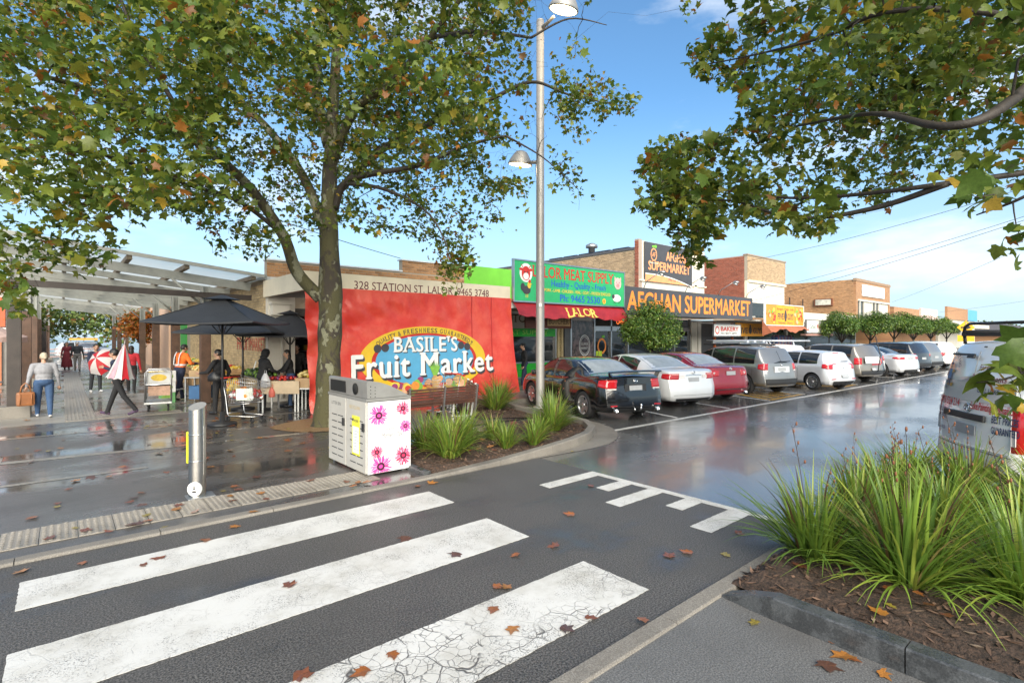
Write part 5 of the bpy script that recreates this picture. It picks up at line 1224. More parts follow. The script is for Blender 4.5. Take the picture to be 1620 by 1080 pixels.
# near planter, left to right
tuft((5.05, 1.80, .10), .90, 270, 'spiky green plant at the planter corner, next to the kerb joint', 31, True, .0115, 1.05, 2, 1.25)
tuft((5.10, 1.12, .10), 1.0, 290, 'broad spiky green plant in the middle front of the planter', 32, True, .0135, 1.12, 3, 1.4)
tuft((5.45, .48, .10), 1.0, 290, 'spiky green plant at the front edge of the planter by the frame edge', 33, True, .0135, 1.12, 3, 1.35)
for k, (x, y, h, lab) in enumerate(((6.0, 1.75, .74, 'spiky green plant behind the corner plant of the planter'), (6.5, 1.15, .82, 'spiky green plant in the second row below the van'), (7.0, .45, .85, 'tall spiky green plant in the second row close to the frame edge'),
                              (7.1, 1.8, .78, 'spiky green plant in the third row, its tips against the wet road'), (7.9, 1.2, .86, 'tall spiky green plant in the third row before the van bumper'), (7.75, .45, .84, 'tall spiky green plant in the third row under the van licence plate'),
                              (7.85, 1.72, .74, 'far spiky green plant at the road side of the planter'))):
    tuft((x, y, .10), h, 320, lab, 40+k, False, .013, 1.12, 4, 1.2)
# garden beds by the benches
for k, (x, y, h, n, lab) in enumerate(((4.75, 7.1, .80, 300, 'spiky plant beside the flower panel of the bin, nearest the kerb'), (5.35, 7.6, .74, 280, 'spiky plant behind the bin side plant, under the bench back'), (5.85, 7.0, .50, 160, 'small spiky plant with browned base in the middle of the bed'),
                              (6.45, 6.95, .52, 160, 'small loose spiky plant right of the browned one'), (4.75, 7.85, .72, 220, 'spiky plant against the bin rear corner'), (7.75, 7.75, .86, 330, 'full spiky plant at the bed nose in front of the lamp post'),
                              (8.6, 10.75, .90, 320, 'spiky plant before the red tarpaulin beside the bench'), (9.75, 11.9, .86, 300, 'spiky plant between tarpaulin and lamp post'), (8.35, 8.35, .74, 240, 'spiky plant at the bed nose beside the black sedan'), (5.1, 8.15, .58, 150, 'low spiky plant at the back of the bed below the bench'), (6.15, 7.75, .55, 150, 'low spiky plant in the middle back of the bed'), (7.0, 7.4, .5, 140, 'low spiky plant between the loose one and the bed nose'))):
    tuft((x, y, .085), h, n, lab, 60+k, False, (.0115), 1.05, 2 if k in (5, 6, 8) else 0, 1.05)
# ------------------------------------------------------------------ vehicles
rubber = mat('tyre rubber', (.016,.016,.017), .75, var=.2, vs=20, bump=.3, bs=60)
arch = mat('arch lining', (.008,.008,.009), .9, var=0)
cglass = mat('car glass', (.012,.014,.016), .03, spec=.7, var=0)
tail = mat('red tail lamp', (.42,.008,.012), .12, var=.15, vs=30, coat=1.); clearl = mat('clear lamp', (.65,.60,.58), .1, coat=1., var=.1, vs=30); amber = mat('pale red lamp', (.62,.22,.20), .12, coat=1.)
rglass = mat('wet rear glass with painted sky sheen', (.30,.33,.34), .12, spec=.6, var=.15, vs=5.)  # pale base colour paints the sky's reflection into the wet glass
chrome = mat('chrome', (.75,.75,.76), .1, 1., var=0); plate = mat('blank number plate', (.33,.34,.35), .4, var=.08, vs=10); trim = mat('black trim', (.022,.022,.023), .5, var=.1)
alloy = mat('silver alloy', (.52,.52,.53), .28, .9, var=.08); dkalloy = mat('dark alloy', (.12,.12,.125), .3, .8)
def paintm(name, c, metal=.35, rough=.28): return mat(name, c, rough, metal, var=.03, vs=2., coat=1.)
def wheel_meshes(r, wd, spokes, am):
    t = MB(); w = wd/2
    t.lathe([(r*.66, -w*.9), (r*.86, -w), (r*.97, -w*.8), (r, -w*.45), (r, w*.45), (r*.97, w*.8), (r*.86, w), (r*.66, w*.9)], 28, 0, None, True, False)
    k = MB(); k.lathe([(r*.70, w*.86), (r*.69, w*.93), (r*.645, w*.93), (r*.62, w*.55), (r*.60, -w*.2), (.001, -w*.2)], 28, 0, None, True, False)
    for i in range(spokes):
        a = 2*math.pi*i/spokes; c, s = math.cos(a), math.sin(a); p = .032*(5/max(spokes, 5))**.5 + .012
        k.add([(c*.05-s*p*1.2, s*.05+c*p*1.2, w*.72), (c*.05+s*p*1.2, s*.05-c*p*1.2, w*.72), (c*r*.64+s*p, s*r*.64-c*p, w*.86), (c*r*.64-s*p, s*r*.64+c*p, w*.86),
               (c*.05-s*p*1.2, s*.05+c*p*1.2, w*.4), (c*.05+s*p*1.2, s*.05-c*p*1.2, w*.4), (c*r*.64+s*p, s*r*.64-c*p, w*.5), (c*r*.64-s*p, s*r*.64+c*p, w*.5)], [(0,1,2,3), (0,4,5,1), (1,5,6,2), (3,2,6,7), (0,3,7,4)], 0)
    k.lathe([(.055, w*.5), (.055, w*.78), (.03, w*.84), (0, w*.84)], 12, 0, None, True, False)
    k.add([(r*.6*math.cos(2*math.pi*i/20), r*.6*math.sin(2*math.pi*i/20), -w*.15) for i in range(20)], [tuple(range(20))], 1)
    return t.mesh('tyre', rubber), k.mesh('rim', [am, arch])
SED = dict(L=4.85, W=1.86, top=[(0,1.04),(.03,1.09),(.08,1.105),(.165,1.10),(.20,1.14),(.30,1.35),(.36,1.43),(.46,1.475),(.56,1.455),(.62,1.39),(.76,1.02),(.80,.985),(.9,.90),(.96,.79),(1,.62)],
           belt=[(0,.96),(.1,.985),(.35,.965),(.6,.93),(.76,.90),(.9,.80),(1,.55)], wt=[(0,.83),(.1,.84),(.17,.80),(.24,.70),(.36,.66),(.5,.655),(.62,.68),(.74,.76),(.82,.80),(.93,.76),(1,.6)],
           sill=.23, rear=[(.2,.16),(.30,.05),(.36,.012),(.52,0),(.60,.015),(.64,.05),(.72,.075),(.9,.09),(1.05,.10),(1.12,.14),(1.5,.3)], axle=(.21, .79), wr=.335,
           side=[(.235,.30,.47,.945,1.30)], win=(.27, .735), pillars=(.30, .515, .70), glass='deck', rw=(.185, .335))
HAT = dict(L=3.97, W=1.68, top=[(0,1.0),(.015,1.20),(.06,1.36),(.12,1.425),(.25,1.46),(.42,1.462),(.55,1.42),(.62,1.35),(.78,1.02),(.84,.97),(.93,.88),(1,.64)],
           belt=[(0,.98),(.2,.965),(.6,.93),(.78,.90),(.92,.78),(1,.55)], wt=[(0,.70),(.05,.66),(.15,.65),(.4,.64),(.62,.66),(.78,.74),(.9,.72),(1,.58)],
           sill=.22, rear=[(.2,.12),(.3,.03),(.36,0),(.54,0),(.60,.03),(.66,.06),(.88,.075),(.98,.10),(1.2,.24),(1.42,.42),(1.6,.5)], axle=(.185, .80), wr=.31, win=(.10, .745), pillars=(.13, .33, .56, .72), glass='hatch', rw=None)
SUV = dict(L=4.56, W=1.78, top=[(0,1.1),(.012,1.35),(.04,1.53),(.09,1.60),(.2,1.645),(.4,1.655),(.53,1.62),(.60,1.53),(.755,1.13),(.80,1.09),(.92,.99),(1,.72)],
           belt=[(0,1.06),(.2,1.05),(.6,1.02),(.755,1.0),(.9,.88),(1,.62)], wt=[(0,.74),(.04,.70),(.15,.685),(.4,.675),(.6,.70),(.75,.78),(.9,.75),(1,.62)],
           sill=.30, rear=[(.25,.12),(.36,.03),(.42,0),(.62,0),(.68,.04),(.74,.07),(.96,.08),(1.08,.10),(1.3,.20),(1.55,.34),(1.75,.42)], axle=(.195, .795), wr=.35, win=(.075, .73), pillars=(.10, .30, .53, .70), glass='hatch', rw=None)
VAN = dict(L=4.75, W=1.72, top=[(0,1.5),(.006,1.80),(.02,1.92),(.05,1.96),(.2,1.985),(.6,1.98),(.76,1.93),(.83,1.80),(.95,1.22),(.98,1.1),(1,.9)],
           belt=[(0,1.2),(.3,1.2),(.8,1.12),(.95,1.05),(1,.8)], wt=[(0,.755),(.03,.735),(.2,.735),(.7,.735),(.84,.76),(.95,.78),(1,.7)],
           sill=.25, rear=[(.2,.10),(.34,.02),(.42,0),(.56,0),(.60,.025),(.66,.04),(1.0,.05),(1.2,.075),(1.5,.13),(1.8,.20),(1.98,.27)], axle=(.24, .78), wr=.325, win=(.60, .86), pillars=(.62, .84), glass='hatch', rw=None)
class Car:
    """one shape function per car: side(t, z) and back(c, z) give points of its skin, so lamps, glass and trim sit on it"""
    def __init__(s, T, k=None):
        s.T = dict(T); s.T.update(k or {}); T = s.T; s.L, s.W = T['L'], T['W']/2
    def tab(s, nm, t):
        a = s.T[nm]; return float(np.interp(t, [p[0] for p in a], [p[1] for p in a]))
    def sec(s, t):
        W = s.W; e = min(t/.09, 1.); f = min((1-t)/.14, 1.)
        wk = 1 - .125*(1-e)**2.2 - .20*(1-f)**2
        zt, zb, wt = s.tab('top', t), s.tab('belt', t), s.tab('wt', t)*s.W/.9
        zb = min(zb, zt-.05); sl = s.T['sill']; w = W*wk; wt = min(wt, w*.95); zm = sl + (zb-sl)*.52
        K = [(w*.86, sl), (w*.955, sl+.05), (w*.985, sl+.16), (w, zm), (w*.992, zb-.13), (w*.972, zb-.03), (w*.945, zb)]
        h = zt - zb
        K += [(w*.945 + (wt-w*.945)*q + .035*math.sin(q*math.pi)*min(1, h/.4), zb + (h-.055*min(1, h/.25))*q) for q in (.2, .4, .6, .8, 1.)]
        zr = zb + (h-.055*min(1, h/.25))
        K += [(wt*.93, zr+(zt-zr)*.50), (wt*.78, zr+(zt-zr)*.80), (wt*.55, zt), (wt*.28, zt+.008), (0, zt+.012)]
        return K
    def X(s, t, z, y=0.):
        R_ = s.T['rear']; r = float(np.interp(z, [p[0] for p in R_], [p[1] for p in R_])); fr = .10*abs(z-.55)
        cv = .12*(y/s.W)**2
        return -s.L/2 + s.L*t + (r + cv)*max(0, 1-t/.10) - (fr+cv*1.3)*max(0, (t-.86)/.14)
    def side(s, t, z, sg=1, off=0.):
        K = s.sec(t); zs = [p[1] for p in K]; y = float(np.interp(z, zs, [p[0] for p in K]))
        return (s.X(t, z, y), sg*(y+off), z)
    def back(s, c, z, off=0.):
        K = s.sec(0.); zs = [p[1] for p in K]; y = float(np.interp(z, zs, [p[0] for p in K]))*c
        return (s.X(0., z, y) - off, y, z)
    def over(s, t, c, off=0.):
        """c from -1 to 1 across the upper skin between the roof edges"""
        K = s.sec(t)[11:]; q = abs(c); ys = [p[0] for p in K][::-1]; zs = [p[1] for p in K][::-1]; y = q*ys[-1]; z = float(np.interp(y, ys, zs))
        return (s.X(t, z, y) , math.copysign(y, c), z + off)
    def body(s, root, pm):
        ts = sorted(set([0, .004, .010, .018, .03, .045, .065, .09] + list(np.linspace(.115, .86, 30)) + [.89, .915, .94, .96, .977, .99, 1.]))
        rows = []
        for t in ts:
            K = s.sec(t); full = [(y, z) for y, z in K] + [(-y, z) for y, z in K[-2::-1]]
            rows.append([(s.X(t, z, y), y, z) for y, z in full])
        mb = MB(); mb.grid(rows, 0, True); n = len(rows[0]); m = (n-1)//2
        for row, fl in ((rows[0], False), (rows[-1], True)):
            A = []
            for i in range(m+1):
                a, b = Vector(row[i]), Vector(row[n-1-i]); y0 = a.y
                A.append([(s.X(0. if not fl else 1., a.z, y0*c), y0*c, a.z) if y0 > 1e-6 else tuple(a) for c in np.linspace(1, -1, 11)])
            mb.grid(A, 0, True, flip=not fl)
        mb.grid([[r_[0] for r_ in rows], [r_[-1] for r_ in rows]], 0, False, True)
        me = mb.mesh('body', [pm, arch]); bm = bmesh.new(); bm.from_mesh(me); bmesh.ops.remove_doubles(bm, verts=bm.verts, dist=.0008); bmesh.ops.dissolve_degenerate(bm, dist=.0005, edges=bm.edges)
        bmesh.ops.recalc_face_normals(bm, faces=bm.faces); bm.to_mesh(me); bm.free()
        o = ob('body', me, root)
        ct = MB()
        for a in s.T['axle']:
            for sg in (-1, 1): ct.lathe([(s.T['wr']*1.13, -.17), (s.T['wr']*1.13, .17)], 28, 1, Matrix.Translation((-s.L/2+s.L*a, sg*(s.W-.10), s.T['wr']+.015)) @ Matrix.Rotation(R(90), 4, 'X'))
        co = ob('cut', ct.mesh('cut', [pm, arch])); md = o.modifiers.new('b', 'BOOLEAN'); md.operation = 'DIFFERENCE'; md.object = co; md.solver = 'EXACT'
        so = ob('cut_source', me.copy()); so.parent = root; dt = o.modifiers.new('n', 'DATA_TRANSFER'); dt.object = so; dt.use_loop_data = True; dt.data_types_loops = {'CUSTOM_NORMAL'}; dt.loop_mapping = 'POLYINTERP_NEAREST'; so.data.set_sharp_from_angle(angle=R(38))
        co.parent = root
        dg = bpy.context.evaluated_depsgraph_get(); dg.update(); nm = bpy.data.meshes.new_from_object(o.evaluated_get(dg)); o.modifiers.clear(); o.data = nm
        bpy.data.objects.remove(co); bpy.data.objects.remove(so); return o
    def patch(s, A, name, m, root, th=.006, flip=False):
        """a thin solid from a grid of skin points: outer face and a rim turned in"""
        A = np.array(A); c = A.mean((0, 1)); mb = MB(); mb.grid(A, 0, True, flip); 
        ring = [tuple(p) for p in A[0]] + [tuple(p) for p in A[1:, -1]] + [tuple(p) for p in A[-1, ::-1][1:]] + [tuple(p) for p in A[::-1, 0][1:-1]]
        nrm = np.cross(A[-1, 0]-A[0, 0], A[0, -1]-A[0, 0]); nrm = nrm/(np.linalg.norm(nrm)+1e-9)*(-1 if flip else 1)
        k = len(ring); inn = [tuple(np.array(p) - nrm*th*2) for p in ring]
        q = [(i, (i+1) % k, k+(i+1) % k, k+i) for i in range(k)]; mb.add(ring + inn, q, 0, False)
        return mb.build(name, m, root)
    def back_patch(s, name, m, root, c0, c1, z0, z1, off=.006, n=8, tilt=0.):
        A = [[s.back(c0+(c1-c0)*i/n, z0+(z1-z0)*j/6 + tilt*(i/n-.5), off) for j in range(7)] for i in range(n+1)]
        return s.patch(A, name, m, root)
    def side_patch(s, name, m, root, t0, t1, zl, zh, sg, off=.006, n=8):
        f = lambda q, t: q(t) if callable(q) else q
        A = [[s.side(t, f(zl, t)+(f(zh, t)-f(zl, t))*j/4, sg, off) for j in range(5)] for t in np.linspace(t0, t1, n+1)]
        return s.patch(A, name, m, root, flip=(sg < 0))
    def windows(s, root, rear_m=cglass):
        T = s.T; zb = lambda t: s.tab('belt', t)+.02
        def zh(t):
            K = s.sec(t); return max(zb(t)+.004, K[11][1]-.015)
        P_ = [T['win'][0]] + [p for p in T['pillars'] if T['win'][0] < p < T['win'][1]] + [T['win'][1]]
        for sg in (-1, 1):
            for a, b in zip(P_, P_[1:]):
                if b-a > .05: s.side_patch('side_window', cglass, root, a+.008, b-.008, zb, zh, sg, .004, 10)
        t0 = [p[0] for p in T['top'] if p[1] > .93*max(q[1] for q in T['top'])][-1]; t1 = T['win'][1]+.02
        A = [[s.over(t, c, .006) for c in np.linspace(-.93, .93, 9)] for t in np.linspace(t0+.01, t1, 8)]; s.patch(A, 'windscreen', cglass, root)
        if T['glass'] == 'deck':
            A = [[s.over(t, c, .006) for c in np.linspace(-.97, .97, 9)] for t in np.linspace(*T['rw'], 9)]; s.patch(A, 'rear_window', rear_m, root)
    def seam_side(s, root, ts):
        mb = MB()
        for sg in (-1, 1):
            for t in ts:
                A = [[s.side(tt, z, sg, .002) for z in np.linspace(s.T['sill']+.09, s.tab('belt', t), 9)] for tt in (t, t+.0016)]; mb.grid(A, 0, False, sg < 0)
        mb.build('door_gap', arch, root)
    def wheels(s, root, spokes, am):
        ty, rm = wheel_meshes(s.T['wr'], .205, spokes, am)
        for a in s.T['axle']:
            for sg in (-1, 1):
                w = ob('wheel', None, root, loc=(-s.L/2+s.L*a, sg*(s.W-.115), s.T['wr']), rot=(R(-90)*sg, 0, 0)); ob('tyre', ty, w); ob('rim', rm, w, rot=(0, 0, .3*a))
    def mirrors(s, root, pm):
        for sg in (-1, 1):
            p = s.side(s.T['win'][1]-.03, s.tab('belt', .7)+.06, sg); mb = MB(); mb.bbox((p[0], p[1]+sg*.14, p[2]+.03), (.10, .21, .14), .04); mb.bar((p[0], p[1]-sg*.02, p[2]-.01), (p[0], p[1]+sg*.08, p[2]), .05, .03); mb.build('mirror', pm, root)
    def handles(s, root, m, ts, dz=-.10):
        for sg in (-1, 1):
            for t in ts: p = s.side(t, s.tab('belt', t)+dz, sg, .012); MB().bbox(p, (.20, .035, .032), .012).build('door_handle', m, root)
def on_back(car, root, name, m, y, z, wd, h, off=.012, th=.012, b=.006):
    p = car.back(0, z); q = car.back(0, z+.06); x = float(car.X(0., z, y)); ang = math.atan2(q[0]-p[0], .06)
    mb = MB(); mb.bbox((0, 0, 0), (th, wd, h), b, 0, 0, Matrix.Translation((x-off, y, z)) @ Matrix.Rotation(ang, 4, 'Y')); return mb.build(name, m, root)
def badge_ring(car, root, y, z, r, m=chrome, name='badge', rings=1, sx=1.4):
    x = car.X(0., z, y) - .012; mb = MB(); M = Matrix.Translation((x, y, z)) @ Matrix.Rotation(R(-90), 4, 'Y')
    pts = [(r*math.sin(a), r*sx*math.cos(a), 0) for a in np.linspace(0, 2*math.pi, 17)]; mb.tube([M @ Vector(p) for p in pts], r*.14, 5, 0, False)
    if rings == 2:
        mb.tube([M @ Vector((r*.35+r*.55*math.sin(a), r*.95*math.cos(a), 0)) for a in np.linspace(0, 2*math.pi, 13)], r*.12, 5, 0, False); mb.tube([M @ Vector((r*.95*math.sin(a), r*.45*math.cos(a), 0)) for a in np.linspace(0, 2*math.pi, 13)], r*.12, 5, 0, False)
    elif rings == 3: mb.tube([M @ Vector(p) for p in ((-.6*r,.7*r,0), (.6*r,.7*r,0))], r*.14, 5); mb.tube([M @ Vector(p) for p in ((-.6*r,-.7*r,0), (.6*r,-.7*r,0))], r*.14, 5); mb.tube([M @ Vector(p) for p in ((0,-.7*r,0), (0,.7*r,0))], r*.14, 5)
    else: mb.sphere((0, 0, 0), (r*.55, r*.7*sx, .012), 10, 6, 0, M)
    return mb.build(name, m, root)
def exhausts(car, root, ys, z=.30):
    for y in ys:
        mb = MB(); M = Matrix.Translation((-car.L/2-.015, y, z)) @ Matrix.Rotation(R(90), 4, 'Y'); mb.lathe([(.045, .16), (.045, 0), (.038, 0), (.036, .14), (0, .14)], 16, 0, M); mb.build('exhaust', chrome, root)
def lamp(car, root, m, c0, z0, z1, t1, zs0=None, zs1=None, name='tail_lamp'):
    """a lamp that wraps from the back round on to the side"""
    for sg in (-1, 1):
        A = [[car.back(sg*(c0+(1-c0)*i/6), z0+(z1-z0)*j/5, .010) for j in range(6)] for i in range(7)]
        B = [[car.side(t, (zs0 or z0)+((zs1 or z1)-(zs0 or z0))*j/5 + ((z0-(zs0 or z0)) + ((z1-z0)-((zs1 or z1)-(zs0 or z0)))*j/5)*(1-t/t1), sg, .008) for j in range(6)] for t in np.linspace(.001, t1, 6)]
        mb = MB(); mb.grid(A + B, 0, True, flip=(sg > 0)); o = mb.build(name, m, root); md = None
        # thickness: turn the edge in
        me = o.data; bm = bmesh.new(); bm.from_mesh(me); e = [x for x in bm.edges if x.is_boundary]; r_ = bmesh.ops.extrude_edge_only(bm, edges=e)
        for v in [x for x in r_['geom'] if isinstance(x, bmesh.types.BMVert)]: v.co.y *= .985; v.co.x += .02
        bm.to_mesh(me); bm.free()
def place(px, py, rz): 
    d = EYE*FPX/(py-HZ); p = P(px, py, d); return (p.x, p.y)
def car(T, label, rear_xy, pm, spokes=5, am=alloy, head=74., rear_m=cglass, k=None, name='parked_car', cat='car', group='cars parked nose in along the shops', handles=None, z=0.):
    c = Car(T, k); h = R(head); root = thing(name, label, cat, (rear_xy[0] + math.cos(h)*c.L/2, rear_xy[1] + math.sin(h)*c.L/2, z), h, group)
    c.body(root, pm); c.windows(root, rear_m); c.wheels(root, spokes, am); c.mirrors(root, pm)
    return c, root
H0 = 74.
blk = paintm('black car paint', (.006,.006,.007), .0, .12); sil = paintm('silver car paint', (.70,.71,.72), .2, .30); redp = paintm('dark red car paint', (.26,.010,.018), .2, .25); gry = paintm('grey silver car paint', (.27,.27,.265), .55, .32); sil2 = paintm('pale silver car paint', (.66,.67,.69), .3, .3); whp = paintm('white car paint', (.84,.84,.83), 0., .25); dgp = paintm('dark grey car paint', (.035,.037,.042), .4, .25); brz = paintm('champagne car paint', (.26,.235,.20), .5, .3)
# black sedan
c, r0 = car(SED, 'black sedan with rear spoiler, tow ball and twin exhausts, nearest of the parked row', (10.3, 7.5), blk, 5, alloy, H0, rglass, dict(W=1.80))
lamp(c, r0, tail, .66, .80, 1.00, .055, .84, .985); 
for sg in (-1, 1): c.back_patch('lamp_lens', clearl, r0, sg*.68, sg*.97, .765, .80, .011) if sg > 0 else c.back_patch('lamp_lens', clearl, r0, -.97, -.68, .765, .80, .011)
on_back(c, r0, 'plate_recess', trim, 0, .81, .62, .17, .004); on_back(c, r0, 'number_plate', plate, 0, .805, .37, .115, .016)
badge_ring(c, r0, 0, .965, .045); c.back_patch('bumper_insert', trim, r0, -.84, .84, .245, .33, .008)
mb = MB(); 
for sg in (-1, 1): mb.bar((-2.27, sg*.66, 1.06), (-2.30, sg*.70, 1.18), .05, .10)
A = [[(-2.36+.05*(1-(y/.8)**2)*0 + x, y, 1.185 + .018*math.cos(y*1.6) + (.012 if 0 < x < .2 else 0)) for x in (0, .04, .12, .2)] for y in np.linspace(-.77, .77, 13)]
mb.grid(A, 0, True); mb.grid([[(p[0], p[1], p[2]-.03) for p in q] for q in A], 0, True, True); mb.grid([[q[0] for q in A], [(q[0][0], q[0][1], q[0][2]-.03) for q in A]], 0, False, True); mb.build('spoiler', blk, r0)
for sg in (-1, 1): on_back(c, r0, 'reflector', tail, sg*.62, .40, .20, .03, .006)
exhausts(c, r0, (-.60, .60)); mb = MB(); mb.tube([(-2.40, 0, .30), (-2.55, 0, .32), (-2.56, 0, .40)], .018, 8); mb.sphere((-2.56, 0, .425), .03, 10, 6); mb.tube([(-2.42, .10, .36), (-2.46, .10, .31), (-2.44, .10, .27)], .014, 6); mb.build('tow_ball', chrome, r0)
mb = MB(); mb.tube([(-.75, 0, 1.47), (-.82, 0, 1.66)], [.006, .003], 5); mb.build('antenna', trim, r0); c.seam_side(r0, (.305, .52, .72)); c.handles(r0, blk, (.33, .54))
mb = MB(); mb.grid([[c.back(x, z, .002) for z in (.745, .75)] for x in np.linspace(-.97, .97, 15)], 0, False, False); mb.build('boot_gap', arch, r0); on_back(c, r0, 'model_badge', chrome, -.55, .745, .10, .02, .010)
# silver sedan
c, r1 = car(SED, 'silver sedan with wrap-round red and clear tail lamps, between the black and red sedans', (13.3, 7.75), sil, 7, alloy, H0, rglass, k=dict(W=1.82))
lamp(c, r1, tail, .64, .83, .99, .06, .86, .985); c.back_patch('lamp_lens', clearl, r1, .42, .64, .86, .94, .010); c.back_patch('lamp_lens', clearl, r1, -.64, -.42, .86, .94, .010)
for sg in (-1, 1): c.back_patch('lamp_lens', amber, r1, *((.66, .95) if sg > 0 else (-.95, -.66)), .95, .985, .013)
on_back(c, r1, 'chrome_strip', chrome, 0, .945, .56, .02, .010); on_back(c, r1, 'number_plate', plate, 0, .82, .37, .12, .012); badge_ring(c, r1, 0, 1.01, .042, rings=2); c.back_patch('bumper_insert', trim, r1, -.8, .8, .235, .31, .008); c.seam_side(r1, (.305, .52, .72)); c.handles(r1, sil, (.33, .54))
mb = MB(); mb.grid([[c.back(x, z, .002) for z in (.70, .705)] for x in np.linspace(-.7, .7, 15)], 0, False, False); mb.grid([[c.back(x, z, .004) for z in (.40, .408)] for x in np.linspace(-.9, .9, 15)], 0, False, False); mb.build('boot_gap', arch, r1)
# red sedan
c, r2 = car(SED, 'dark red sedan beside the grey wagon, round lenses in its tail lamps', (15.6, 7.85), redp, 5, alloy, H0, rglass, k=dict(W=1.76, L=4.66))
lamp(c, r2, tail, .60, .80, .97, .05); 
for sg in (-1, 1): badge_ring(c, r2, sg*.62, .89, .038, clearl, 'lamp_lens', 1, 1.0)
on_back(c, r2, 'number_plate', plate, 0, .885, .37, .12, .012); badge_ring(c, r2, 0, 1.02, .04, rings=3, sx=1.); on_back(c, r2, 'bumper_strip', trim, 0, .40, 1.3, .03, .006); c.seam_side(r2, (.305, .52, .72)); c.handles(r2, redp, (.33, .54)); exhausts(c, r2, (-.55,))
# grey wagon with roof rack
c, r3 = car(SUV, 'grey all-road wagon with a pale roof rack and red and clear tail lamps', (18.66, 7.6), gry, 5, alloy, H0)
lamp(c, r3, tail, .80, .86, 1.08, .05, .90, 1.06); c.back_patch('lamp_lens', clearl, r3, .80, .97, .82, .87, .012); c.back_patch('lamp_lens', clearl, r3, -.97, -.80, .82, .87, .012)
c.back_patch('rear_window', cglass, r3, -.86, .86, 1.10, 1.50, .006); on_back(c, r3, 'number_plate', plate, 0, .885, .37, .12, .014); on_back(c, r3, 'plate_recess', sil, 0, .88, .72, .20, .004); badge_ring(c, r3, 0, 1.03, .035)
c.back_patch('bumper', trim, r3, -.97, .97, .37, .56, .010)
for sg in (-1, 1): c.side_patch('sill_cladding', trim, r3, .29, .70, .31, .43, sg, .008, 10); MB().bbox((-.35, sg*.60, 1.70), (2.2, .05, .05), .015).build('roof_rail', trim, r3)
for x in (-1.0, .25): MB().bbox((x, 0, 1.76), (.09, 1.34, .05), .015).build('roof_bar', alloy, r3)
for y in (-.35, .1, .45): MB().bbox((-.4, y, 1.82), (1.6, .12, .07), .02).build('rack_tray', sil2, r3)
on_back(c, r3, 'wiper', trim, -.2, 1.15, .52, .022, .02); c.seam_side(r3, (.12, .30, .53, .71)); c.handles(r3, gry, (.32, .55))
# silver hatchback
c, r4 = car(HAT, 'pale silver hatchback with squarish red tail lamps, in the yellow hatched bay', (21.9, 6.75), sil2, 9, alloy, H0)
lamp(c, r4, tail, .74, .80, 1.0, .07, .84, .985); c.back_patch('rear_window', cglass, r4, -.84, .84, 1.03, 1.34, .006); on_back(c, r4, 'number_plate', plate, 0, .55, .37, .12, .012); badge_ring(c, r4, 0, .88, .04, sx=1.)
c.back_patch('bumper_insert', trim, r4, -.8, .8, .23, .36, .008); on_back(c, r4, 'brake_lamp', tail, 0, 1.385, .32, .025, .012); on_back(c, r4, 'wiper', trim, -.15, 1.08, .4, .02, .02); c.seam_side(r4, (.33, .56)); c.handles(r4, sil2, (.36, .58))
for sg in (-1, 1): on_back(c, r4, 'reflector', tail, sg*.55, .44, .22, .03, .006)
# white work ute with a ladder rack, deeper in its bay
c, r5 = car(SUV, 'white work vehicle with a pale ladder rack, behind the silver hatchback', (23.9, 9.0), whp, 5, alloy, H0, k=dict(L=5.0, W=1.76, belt=[(0,1.06),(.2,1.06),(.6,1.03),(.755,1.0),(.9,.88),(1,.62)]))
c.back_patch('rear_window', cglass, r5, -.84, .84, 1.12, 1.50, .006); lamp(c, r5, tail, .86, .80, 1.06, .03)
mb = MB()
for sg in (-1, 1):
    mb.tube([(-2.3, sg*.78, 1.80), (2.1, sg*.78, 1.80)], .03, 8)
    for x in (-1.6, -.2, 1.2): mb.tube([(x, sg*.70, 1.58), (x+.12, sg*.78, 1.80)], .025, 6)
for x in np.linspace(-2.3, 2.1, 9): mb.tube([(x, -.78, 1.80), (x, .78, 1.80)], .02, 6)
mb.build('ladder_rack', sil2, r5)
# champagne wagon carrying signs
c, r6 = car(SUV, 'champagne wagon with a white notice board on its tailgate', (26.3, 7.0), brz, 6, alloy, H0, k=dict(W=1.8))
c.back_patch('rear_window', cglass, r6, -.86, .86, 1.12, 1.50, .006); lamp(c, r6, tail, .84, .80, 1.08, .05); on_back(c, r6, 'notice_board', swh, .1, .99, .95, .28, .05); on_back(c, r6, 'number_plate', plate, 0, .60, .37, .12, .012); c.back_patch('bumper', trim, r6, -.97, .97, .37, .54, .010); on_back(c, r6, 'red_strip', tail, -.2, .80, .6, .05, .03)
mb = MB(); mb.tube([(-2.35, -.1, .5), (-2.45, -.1, 1.2), (-2.25, -.1, 2.0)], .02, 6); mb.build('bike_rack', trim, r6)
c, r7 = car(SUV, 'dark sedan-back wagon half hidden beside the champagne wagon', (28.6, 7.5), dgp, 5, alloy, H0); lamp(c, r7, tail, .84, .86, 1.08, .05); c.back_patch('rear_window', cglass, r7, -.86, .86, 1.12, 1.50, .006); on_back(c, r7, 'number_plate', plate, 0, .8, .37, .12, .012)
